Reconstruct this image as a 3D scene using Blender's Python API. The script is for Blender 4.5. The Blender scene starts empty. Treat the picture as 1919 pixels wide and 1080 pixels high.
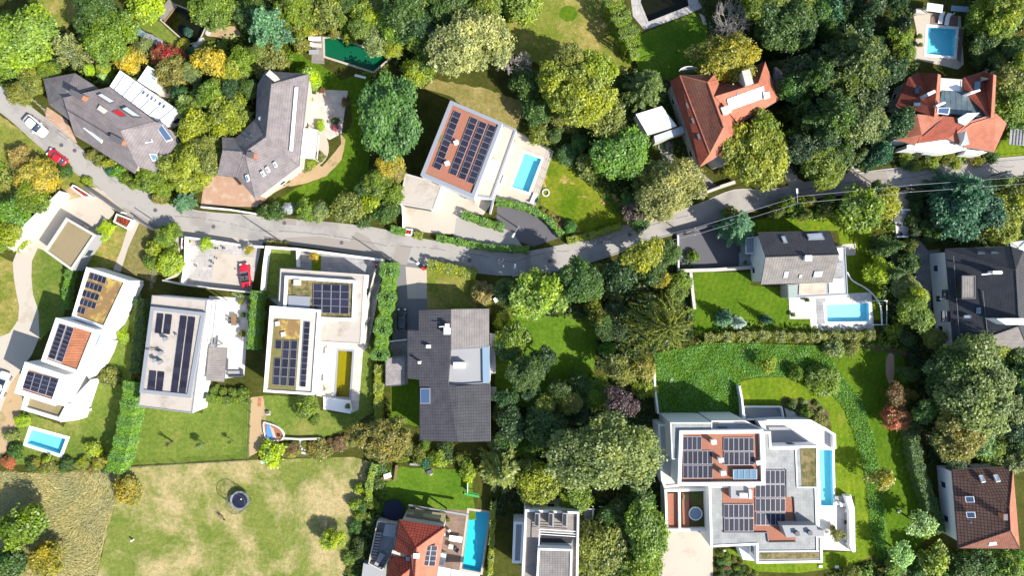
import bpy, bmesh, math, random
import numpy as np
from mathutils import Vector, Matrix
from mathutils.geometry import tessellate_polygon
R = math.radians
S = bpy.context.scene
C = S.collection
random.seed(7); RNG = np.random.default_rng(7)

# ---------------------------------------------------------------- camera
H = 115.0; F = 1279.3; CX, CY = 959.5, 540.0       # drone height in metres, focal length and centre of the 1919 px wide photo
cam = bpy.data.objects.new("camera", bpy.data.cameras.new("camera")); C.objects.link(cam)
cam.location = (0, 0, H); cam.rotation_euler = (0, 0, 0)
cam.data.lens = 24.0; cam.data.sensor_width = 36.0; cam.data.clip_end = 600.0; cam.data.clip_start = 1.0
S.camera = cam
# ---------------------------------------------------------------- light
SUN_EL, SUN_AZ = 40.0, -34.0                        # azimuth measured from +X, so the sun stands to the lower right
sd = Vector((math.cos(R(SUN_EL))*math.cos(R(SUN_AZ)), math.cos(R(SUN_EL))*math.sin(R(SUN_AZ)), math.sin(R(SUN_EL))))
sl = bpy.data.lights.new("sun", 'SUN'); sl.energy = 4.8; sl.angle = R(0.55); sl.color = (1.0, 0.955, 0.88)
so = bpy.data.objects.new("sun", sl); C.objects.link(so); so.rotation_euler = sd.to_track_quat('Z', 'Y').to_euler(); so.location = sd*200
w = bpy.data.worlds.new("World"); S.world = w; w.use_nodes = True
wn = w.node_tree; wn.nodes.clear()
sky = wn.nodes.new('ShaderNodeTexSky'); sky.sky_type = 'NISHITA'; sky.sun_disc = False
sky.sun_elevation = R(SUN_EL); sky.sun_rotation = R(90.0-SUN_AZ); sky.air_density = 1.0; sky.dust_density = 1.0
bg = wn.nodes.new('ShaderNodeBackground'); bg.inputs['Strength'].default_value = 0.12
wo = wn.nodes.new('ShaderNodeOutputWorld')
wn.links.new(sky.outputs[0], bg.inputs[0]); wn.links.new(bg.outputs[0], wo.inputs[0])
S.view_settings.view_transform = 'Standard'; S.view_settings.look = 'None'
S.view_settings.exposure = 1.0; S.view_settings.gamma = 1.0
S.render.engine = 'CYCLES'
S.cycles.max_bounces = 8; S.cycles.transparent_max_bounces = 12; S.cycles.diffuse_bounces = 3
S.cycles.use_denoising = True

# ---------------------------------------------------------------- measures
def W(px, py, z=0.0):
    """the point at height z that the photo shows at pixel (px, py)"""
    s = (H-z)/F
    return Vector(((px-CX)*s, (CY-py)*s, z))
def M(npx, z=0.0): return npx*(H-z)/F
def lin(c):
    c = c/255.0
    return c/12.92 if c <= 0.04045 else ((c+0.055)/1.055)**2.4
KALB = 1.75
def A(r, g, b, k=1.0):
    """base colour of a level surface whose sunlit sRGB tone is r,g,b"""
    return tuple(min(0.82, max(0.004, lin(x)/KALB*k)) for x in (r, g, b)) + (1.0,)

# ---------------------------------------------------------------- objects
ORG = {}
def tag(o, label=None, cat=None, group=None, kind=None):
    if label: o['label'] = label
    if cat: o['category'] = cat
    if group: o['group'] = group
    if kind: o['kind'] = kind
    return o
def empty(name, loc, label, cat, group=None):
    o = bpy.data.objects.new(name, None); C.objects.link(o)
    o.location = loc; o.empty_display_size = 0.5; ORG[o.name] = Vector(loc)
    return tag(o, label, cat, group)
class MB:
    def __init__(s): s.v = []; s.f = []; s.m = []; s.uv = []
    def face(s, pts, m=0, uv=None):
        i = len(s.v); s.v += [tuple(p) for p in pts]; s.f.append(tuple(range(i, i+len(pts)))); s.m.append(m)
        if uv is None:
            p = [Vector(q) for q in pts]; n = Vector((0, 0, 0))
            for a in range(len(p)):
                n += (p[a]-p[0]).cross(p[(a+1) % len(p)]-p[0])
            n = n.normalized() if n.length > 1e-9 else Vector((0, 0, 1))
            if abs(n.z) > 0.995: u, w_ = Vector((1, 0, 0)), Vector((0, 1, 0))
            else: u = Vector((0, 0, 1)).cross(n).normalized(); w_ = n.cross(u).normalized()
            uv = [(q.dot(u), q.dot(w_)) for q in p]
        s.uv.append(uv)
    def sheet(s, poly, z, holes=(), m=0):
        loops = [[Vector((p[0], p[1], 0)) for p in poly]] + [[Vector((p[0], p[1], 0)) for p in h] for h in holes]
        flat = [p for l in loops for p in l]
        for t in tessellate_polygon(loops):
            p = [flat[i] for i in t]
            if (p[1]-p[0]).cross(p[2]-p[0]).z < 0: p.reverse()
            s.face([(q.x, q.y, z) for q in p], m)
    def sides(s, poly, z0, z1, m=0, inward=False):
        poly = ccw(poly)
        for a in range(len(poly)):
            p, q = poly[a], poly[(a+1) % len(poly)]
            if inward: p, q = q, p
            s.face([(p[0], p[1], z0), (q[0], q[1], z0), (q[0], q[1], z1), (p[0], p[1], z1)], m)
    def prism(s, poly, z0, z1, m=0, top=True, bottom=False, holes=()):
        s.sides(poly, z0, z1, m)
        if top: s.sheet(poly, z1, holes, m)
    def ring(s, outer, inner, z0, z1, m=0):
        outer, inner = ccw(outer), ccw(inner)
        s.sides(outer, z0, z1, m); s.sides(inner, z0, z1, m, inward=True)
        n = len(outer)
        for a in range(n):
            b = (a+1) % n
            s.face([(outer[a][0], outer[a][1], z1), (outer[b][0], outer[b][1], z1), (inner[b][0], inner[b][1], z1), (inner[a][0], inner[a][1], z1)], m)
    def box(s, c, sx, sy, z0, z1, rot=0.0, m=0):
        cs, sn = math.cos(rot), math.sin(rot)
        p = [(c[0]+x*cs-y*sn, c[1]+x*sn+y*cs) for x, y in ((-sx/2, -sy/2), (sx/2, -sy/2), (sx/2, sy/2), (-sx/2, sy/2))]
        s.sides(p, z0, z1, m)
        s.face([(q[0], q[1], z1) for q in p], m); s.face([(q[0], q[1], z0) for q in reversed(p)], m)
    def tube(s, p0, p1, r0, r1=None, n=8, m=0, caps=True):
        p0, p1 = Vector(p0), Vector(p1); r1 = r0 if r1 is None else r1
        d = (p1-p0).normalized(); a = d.orthogonal().normalized(); b = d.cross(a)
        ca = [p0+(a*math.cos(2*math.pi*i/n)+b*math.sin(2*math.pi*i/n))*r0 for i in range(n)]
        cb = [p1+(a*math.cos(2*math.pi*i/n)+b*math.sin(2*math.pi*i/n))*r1 for i in range(n)]
        for i in range(n):
            j = (i+1) % n; s.face([ca[i], ca[j], cb[j], cb[i]], m)
        if caps: s.face(list(reversed(ca)), m); s.face(cb, m)
    def lathe(s, c, prof, n=24, m=0):
        for (r0, z0), (r1, z1) in zip(prof, prof[1:]):
            for i in range(n):
                a, b = 2*math.pi*i/n, 2*math.pi*(i+1)/n
                q = [(c[0]+r0*math.cos(a), c[1]+r0*math.sin(a), c[2]+z0), (c[0]+r0*math.cos(b), c[1]+r0*math.sin(b), c[2]+z0),
                     (c[0]+r1*math.cos(b), c[1]+r1*math.sin(b), c[2]+z1), (c[0]+r1*math.cos(a), c[1]+r1*math.sin(a), c[2]+z1)]
                if r0 < 1e-6: q = [q[0], q[2], q[3]]
                elif r1 < 1e-6: q = q[:3]
                s.face(q, m)
    def build(s, name, mats, parent=None, smooth=False):
        if not isinstance(mats, (list, tuple)): mats = [mats]
        org = ORG.get(parent.name, Vector((0, 0, 0))) if parent else Vector((0, 0, 0))
        me = bpy.data.meshes.new(name)
        me.from_pydata([(x-org.x, y-org.y, z-org.z) for x, y, z in s.v], [], s.f)
        for mt in mats: me.materials.append(mt)
        me.polygons.foreach_set('material_index', s.m)
        ul = me.uv_layers.new(name='UVMap')
        ul.data.foreach_set('uv', [c for f in s.uv for p in f for c in p])
        if smooth:
            bm = bmesh.new(); bm.from_mesh(me); bmesh.ops.remove_doubles(bm, verts=bm.verts, dist=0.0005); bm.to_mesh(me); bm.free()
            me.polygons.foreach_set('use_smooth', [True]*len(me.polygons))
        me.update()
        o = bpy.data.objects.new(name, me); C.objects.link(o)
        if parent: o.parent = parent
        ORG[o.name] = org
        return o
def ccw(poly):
    a = sum(poly[i][0]*poly[(i+1) % len(poly)][1]-poly[(i+1) % len(poly)][0]*poly[i][1] for i in range(len(poly)))
    return list(poly) if a > 0 else list(reversed(poly))
def inset(poly, d):
    """the polygon moved inwards by d on every side"""
    p = [Vector((q[0], q[1])) for q in ccw(poly)]; out = []
    n = len(p)
    for i in range(n):
        a, b, c = p[i-1], p[i], p[(i+1) % n]
        d1, d2 = (b-a).normalized(), (c-b).normalized()
        n1, n2 = Vector((-d1.y, d1.x)), Vector((-d2.y, d2.x))
        k = n1+n2
        k = k/max(0.25, k.dot(n1)) if k.length > 1e-6 else n1
        out.append((b.x+k.x*d, b.y+k.y*d))
    return out
def PW(pts, z=0.0): return [tuple(W(x, y, z))[:2] for x, y in pts]
def smoothpoly(pts, n=6, closed=True):
    out = []; k = len(pts)
    rng = range(k) if closed else range(k-1)
    for i in rng:
        g = (lambda j: pts[j % k]) if closed else (lambda j: pts[max(0, min(k-1, j))])
        p0, p1, p2, p3 = g(i-1), g(i), g(i+1), g(i+2)
        for t in range(n):
            t /= n
            out.append(tuple(0.5*((2*p1[c])+(-p0[c]+p2[c])*t+(2*p0[c]-5*p1[c]+4*p2[c]-p3[c])*t*t+(-p0[c]+3*p1[c]-3*p2[c]+p3[c])*t**3) for c in (0, 1)))
    if not closed: out.append(tuple(pts[-1][:2]))
    return out
def centroid(pts): return (sum(p[0] for p in pts)/len(pts), sum(p[1] for p in pts)/len(pts))

# ---------------------------------------------------------------- materials
def newmat(name):
    m = bpy.data.materials.new(name); m.use_nodes = True; nt = m.node_tree
    for n in list(nt.nodes): nt.nodes.remove(n)
    o = nt.nodes.new('ShaderNodeOutputMaterial'); return m, nt, o
def N(nt, t, **k):
    n = nt.nodes.new('ShaderNode'+t)
    for a, b in k.items():
        if a.startswith('i_'): n.inputs[a[2:].replace('_', ' ')].default_value = b
        else: setattr(n, a, b)
    return n
def ramp(nt, fac, stops):
    r = N(nt, 'ValToRGB'); e = r.color_ramp.elements
    while len(e) < len(stops): e.new(0.5)
    for x, (p, c) in zip(e, stops): x.position = p; x.color = c
    nt.links.new(fac, r.inputs[0]); return r.outputs[0]
def mix(nt, f, a, b, mode='MIX'):
    m = N(nt, 'Mix', data_type='RGBA', blend_type=mode)
    for s, i in ((f, 0), (a, 6), (b, 7)):
        if isinstance(s, bpy.types.NodeSocket): nt.links.new(s, m.inputs[i])
        else: m.inputs[i].default_value = s
    return m.outputs[2]
def noise(nt, co, scale, detail=4, rough=0.55, dist=0.0):
    n = N(nt, 'TexNoise', i_Scale=scale, i_Detail=detail, i_Roughness=rough, i_Distortion=dist); nt.links.new(co, n.inputs['Vector']); return n.outputs['Fac']
def sc(c, k): return tuple(min(0.9, x*k) for x in c[:3])+(1,)
def surf(name, col, rough=0.8, var=0.12, scale=1.2, fine=9.0, bump=0.0, spec=0.3, metal=0.0, stain=None, uvw=False, coat=0.0):
    m, nt, o = newmat(name); L = nt.links
    g = N(nt, 'NewGeometry'); co = g.outputs['Position']
    f1, f2 = noise(nt, co, scale, 5), noise(nt, co, fine, 3)
    c = mix(nt, f1, sc(col, 1-var), sc(col, 1+var)); c = mix(nt, 0.5, c, mix(nt, f2, sc(col, 1-var*1.2), sc(col, 1+var*1.2)))
    if stain:
        s = ramp(nt, noise(nt, co, stain[1], 6, 0.65), [(stain[2], (0, 0, 0, 1)), (stain[3], (1, 1, 1, 1))])
        c = mix(nt, s, c, stain[0])
    p = N(nt, 'BsdfPrincipled', i_Roughness=rough, i_Metallic=metal); p.inputs['Specular IOR Level'].default_value = spec
    if coat: p.inputs['Coat Weight'].default_value = coat; p.inputs['Coat Roughness'].default_value = 0.05
    L.new(c, p.inputs['Base Color'])
    if bump:
        b = N(nt, 'Bump', i_Strength=bump, i_Distance=0.05); L.new(f2, b.inputs['Height']); L.new(b.outputs[0], p.inputs['Normal'])
    L.new(p.outputs[0], o.inputs[0]); return m
def tiled(name, col, gap, bw=0.3, rh=0.4, mortar=0.03, var=0.18, rough=0.75, bump=0.4, offset=0.5, stain=None, spec=0.3, metal=0.0):
    """courses laid in the plane of each face: UV runs along the eave and up the slope, in metres"""
    m, nt, o = newmat(name); L = nt.links
    u = N(nt, 'UVMap'); b = N(nt, 'TexBrick', offset=offset, squash=1.0)
    L.new(u.outputs[0], b.inputs['Vector'])
    b.inputs['Scale'].default_value = 1.0; b.inputs['Brick Width'].default_value = bw; b.inputs['Row Height'].default_value = rh
    b.inputs['Mortar Size'].default_value = mortar; b.inputs['Mortar Smooth'].default_value = 0.3; b.inputs['Bias'].default_value = 0.0
    b.inputs['Color1'].default_value = sc(col, 1-var); b.inputs['Color2'].default_value = sc(col, 1+var); b.inputs['Mortar'].default_value = gap
    g = N(nt, 'NewGeometry'); f = noise(nt, g.outputs['Position'], 0.7, 6, 0.65)
    c = mix(nt, 1.0, b.outputs['Color'], ramp(nt, f, [(0.3, (0.72, 0.73, 0.73, 1)), (0.72, (1.2, 1.19, 1.17, 1))]), 'MULTIPLY')
    if stain:
        s = ramp(nt, noise(nt, g.outputs['Position'], stain[1], 7, 0.7), [(stain[2], (0, 0, 0, 1)), (stain[3], (1, 1, 1, 1))]); c = mix(nt, s, c, stain[0])
    p = N(nt, 'BsdfPrincipled', i_Roughness=rough, i_Metallic=metal); p.inputs['Specular IOR Level'].default_value = spec
    L.new(c, p.inputs['Base Color'])
    bp = N(nt, 'Bump', i_Strength=bump, i_Distance=0.04, invert=True); L.new(b.outputs['Fac'], bp.inputs['Height']); L.new(bp.outputs[0], p.inputs['Normal'])
    L.new(p.outputs[0], o.inputs[0]); return m
def grassy(name, a, b, dry=None, dry_at=(0.5, 0.62), dscale=0.12, stripe=None, dark=None, sheen=1.0, blades=7.0):
    m, nt, o = newmat(name); L = nt.links
    g = N(nt, 'NewGeometry'); co = g.outputs['Position']
    c = mix(nt, ramp(nt, noise(nt, co, 0.25, 5, 0.6), [(0.35, (0, 0, 0, 1)), (0.65, (1, 1, 1, 1))]), a, b)
    if dry:
        mp = N(nt, 'Mapping'); mp.inputs['Location'].default_value = (random.uniform(0, 90), random.uniform(0, 90), 0); L.new(co, mp.inputs[0])
        f = noise(nt, mp.outputs[0], dscale, 9, 0.68, 0.25)
        c = mix(nt, ramp(nt, f, [(dry_at[0], (0, 0, 0, 1)), (dry_at[1], (1, 1, 1, 1))]), c, dry)
    if stripe:
        mp = N(nt, 'Mapping'); mp.inputs['Rotation'].default_value = (0, 0, R(stripe)); L.new(co, mp.inputs[0])
        wv = N(nt, 'TexWave', i_Scale=0.32, i_Distortion=1.2, i_Detail=2.0); L.new(mp.outputs[0], wv.inputs[0])
        c = mix(nt, 0.09, c, ramp(nt, wv.outputs['Fac'], [(0.2, sc(a, 0.6)), (0.8, sc(b, 1.35))]))
    if dark:
        c = mix(nt, ramp(nt, noise(nt, co, 0.55, 6, 0.7), [(0.52, (0, 0, 0, 1)), (0.7, (1, 1, 1, 1))]), c, dark)
    fine = noise(nt, co, blades, 4, 0.8)
    c = mix(nt, 1.0, c, ramp(nt, fine, [(0.3, (0.5, 0.53, 0.46, 1)), (0.7, (1.5, 1.46, 1.42, 1))]), 'MULTIPLY')
    c = mix(nt, 1.0, c, ramp(nt, noise(nt, co, 1.7, 4, 0.7), [(0.3, (0.66, 0.72, 0.66, 1)), (0.7, (1.3, 1.22, 1.14, 1))]), 'MULTIPLY')
    p = N(nt, 'BsdfPrincipled', i_Roughness=0.95); p.inputs['Specular IOR Level'].default_value = 0.1
    bp = N(nt, 'Bump', i_Strength=0.9, i_Distance=0.12); L.new(fine, bp.inputs['Height']); L.new(bp.outputs[0], p.inputs['Normal'])
    L.new(c, p.inputs['Base Color']); L.new(p.outputs[0], o.inputs[0]); return m
def foliage(name, turning=False):
    """leaf: colour of the tree comes from the object colour, each leaf and each bough varies"""
    m, nt, o = newmat(name); L = nt.links
    oi = N(nt, 'ObjectInfo'); at = N(nt, 'Attribute', attribute_name='tint'); bt = N(nt, 'Attribute', attribute_name='bough')
    h = N(nt, 'HueSaturation'); L.new(oi.outputs['Color'], h.inputs['Color'])
    v = N(nt, 'MapRange', i_From_Min=0.0, i_From_Max=1.0, i_To_Min=0.6, i_To_Max=1.45); L.new(at.outputs['Fac'], v.inputs['Value']); vb = N(nt, 'MapRange', i_From_Min=0.0, i_From_Max=1.0, i_To_Min=1.2, i_To_Max=0.8); L.new(bt.outputs['Fac'], vb.inputs['Value']); vm = N(nt, 'Math', operation='MULTIPLY'); L.new(v.outputs[0], vm.inputs[0]); L.new(vb.outputs[0], vm.inputs[1]); L.new(vm.outputs[0], h.inputs['Value'])
    u = N(nt, 'MapRange', i_From_Min=0.0, i_From_Max=1.0, i_To_Min=0.482, i_To_Max=0.512); L.new(bt.outputs['Fac'], u.inputs['Value']); L.new(u.outputs[0], h.inputs['Hue'])
    u2 = N(nt, 'MapRange', i_From_Min=0.0, i_From_Max=1.0, i_To_Min=1.12, i_To_Max=0.9); L.new(bt.outputs['Fac'], u2.inputs['Value']); L.new(u2.outputs[0], h.inputs['Saturation'])
    d = N(nt, 'BsdfDiffuse'); t = N(nt, 'BsdfTranslucent'); gl = N(nt, 'BsdfGlossy', i_Roughness=0.5); gl.inputs['Color'].default_value = (0.9, 0.95, 0.85, 1)
    hc = h.outputs[0]
    if turning:      # leaves turn bough by bough: some still green, some dull brown
        tc = N(nt, 'TexCoord'); f = noise(nt, tc.outputs['Object'], 0.45, 4, 0.7)
        hc = mix(nt, ramp(nt, f, [(0.42, (0, 0, 0, 1)), (0.6, (1, 1, 1, 1))]), hc, mix(nt, 0.62, hc, (0.11, 0.15, 0.02, 1)))
        hc = mix(nt, ramp(nt, noise(nt, tc.outputs['Object'], 1.1, 4, 0.7), [(0.56, (0, 0, 0, 1)), (0.7, (0.7, 0.7, 0.7, 1))]), hc, (0.17, 0.10, 0.035, 1))
    L.new(hc, d.inputs['Color'])
    L.new(mix(nt, 1.0, hc, (1.1, 1.2, 0.62, 1), 'MULTIPLY'), t.inputs['Color'])
    m1 = N(nt, 'MixShader', i_Fac=0.38); L.new(d.outputs[0], m1.inputs[1]); L.new(t.outputs[0], m1.inputs[2])
    m2 = N(nt, 'MixShader', i_Fac=0.035); L.new(m1.outputs[0], m2.inputs[1]); L.new(gl.outputs[0], m2.inputs[2])
    L.new(m2.outputs[0], o.inputs[0]); return m
def glass(name, col, rough=0.08, metal=0.0, spec=0.8):
    m, nt, o = newmat(name); p = N(nt, 'BsdfPrincipled', i_Roughness=rough, i_Metallic=metal); p.inputs['Base Color'].default_value = col
    p.inputs['Specular IOR Level'].default_value = spec; nt.links.new(p.outputs[0], o.inputs[0]); return m
def water(name, tint, spec_rough=0.03, wave=0.25, depthless=None):
    m, nt, o = newmat(name); L = nt.links
    g = N(nt, 'NewGeometry'); n = noise(nt, g.outputs['Position'], 3.0, 4, 0.6)
    bp = N(nt, 'Bump', i_Strength=wave, i_Distance=0.05); L.new(n, bp.inputs['Height'])
    lw = N(nt, 'LayerWeight', i_Blend=0.5); L.new(bp.outputs[0], lw.inputs['Normal'])
    pw = N(nt, 'Math', operation='POWER'); L.new(lw.outputs['Facing'], pw.inputs[0]); pw.inputs[1].default_value = 4.0
    fr = N(nt, 'Math', operation='MULTIPLY_ADD'); L.new(pw.outputs[0], fr.inputs[0]); fr.inputs[1].default_value = 0.85; fr.inputs[2].default_value = 0.025
    gl = N(nt, 'BsdfGlossy', i_Roughness=spec_rough); L.new(bp.outputs[0], gl.inputs['Normal'])
    if depthless is None:
        t = N(nt, 'BsdfTransparent'); t.inputs['Color'].default_value = tint; body = t
    else:
        body = N(nt, 'BsdfDiffuse'); L.new(mix(nt, ramp(nt, noise(nt, g.outputs['Position'], 0.6, 5), [(0.35, (0, 0, 0, 1)), (0.7, (1, 1, 1, 1))]), tint, depthless), body.inputs['Color'])
    x = N(nt, 'MixShader'); L.new(fr.outputs[0], x.inputs[0]); L.new(body.outputs[0], x.inputs[1]); L.new(gl.outputs[0], x.inputs[2])
    L.new(x.outputs[0], o.inputs[0]); return m
def solarmat():
    m, nt, o = newmat('solar_cells'); L = nt.links
    u = N(nt, 'UVMap'); b = N(nt, 'TexBrick', offset=0.0); L.new(u.outputs[0], b.inputs['Vector'])
    b.inputs['Scale'].default_value = 1.0; b.inputs['Brick Width'].default_value = 1/6; b.inputs['Row Height'].default_value = 0.1
    b.inputs['Mortar Size'].default_value = 0.006; b.inputs['Mortar Smooth'].default_value = 0.2
    b.inputs['Color1'].default_value = (0.010, 0.010, 0.02, 1); b.inputs['Color2'].default_value = (0.015, 0.015, 0.03, 1); b.inputs['Mortar'].default_value = (0.05, 0.05, 0.065, 1)
    oi = N(nt, 'ObjectInfo'); rr = N(nt, 'MapRange', i_From_Min=0.0, i_From_Max=1.0, i_To_Min=0.8, i_To_Max=1.5); L.new(oi.outputs['Random'], rr.inputs['Value'])
    c = mix(nt, 1.0, b.outputs['Color'], rr.outputs[0], 'MULTIPLY')
    p = N(nt, 'BsdfPrincipled', i_Roughness=0.38); p.inputs['Specular IOR Level'].default_value = 0.2
    L.new(c, p.inputs['Base Color']); L.new(p.outputs[0], o.inputs[0]); return m
K1 = (0, 0, 0, 1)
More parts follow.
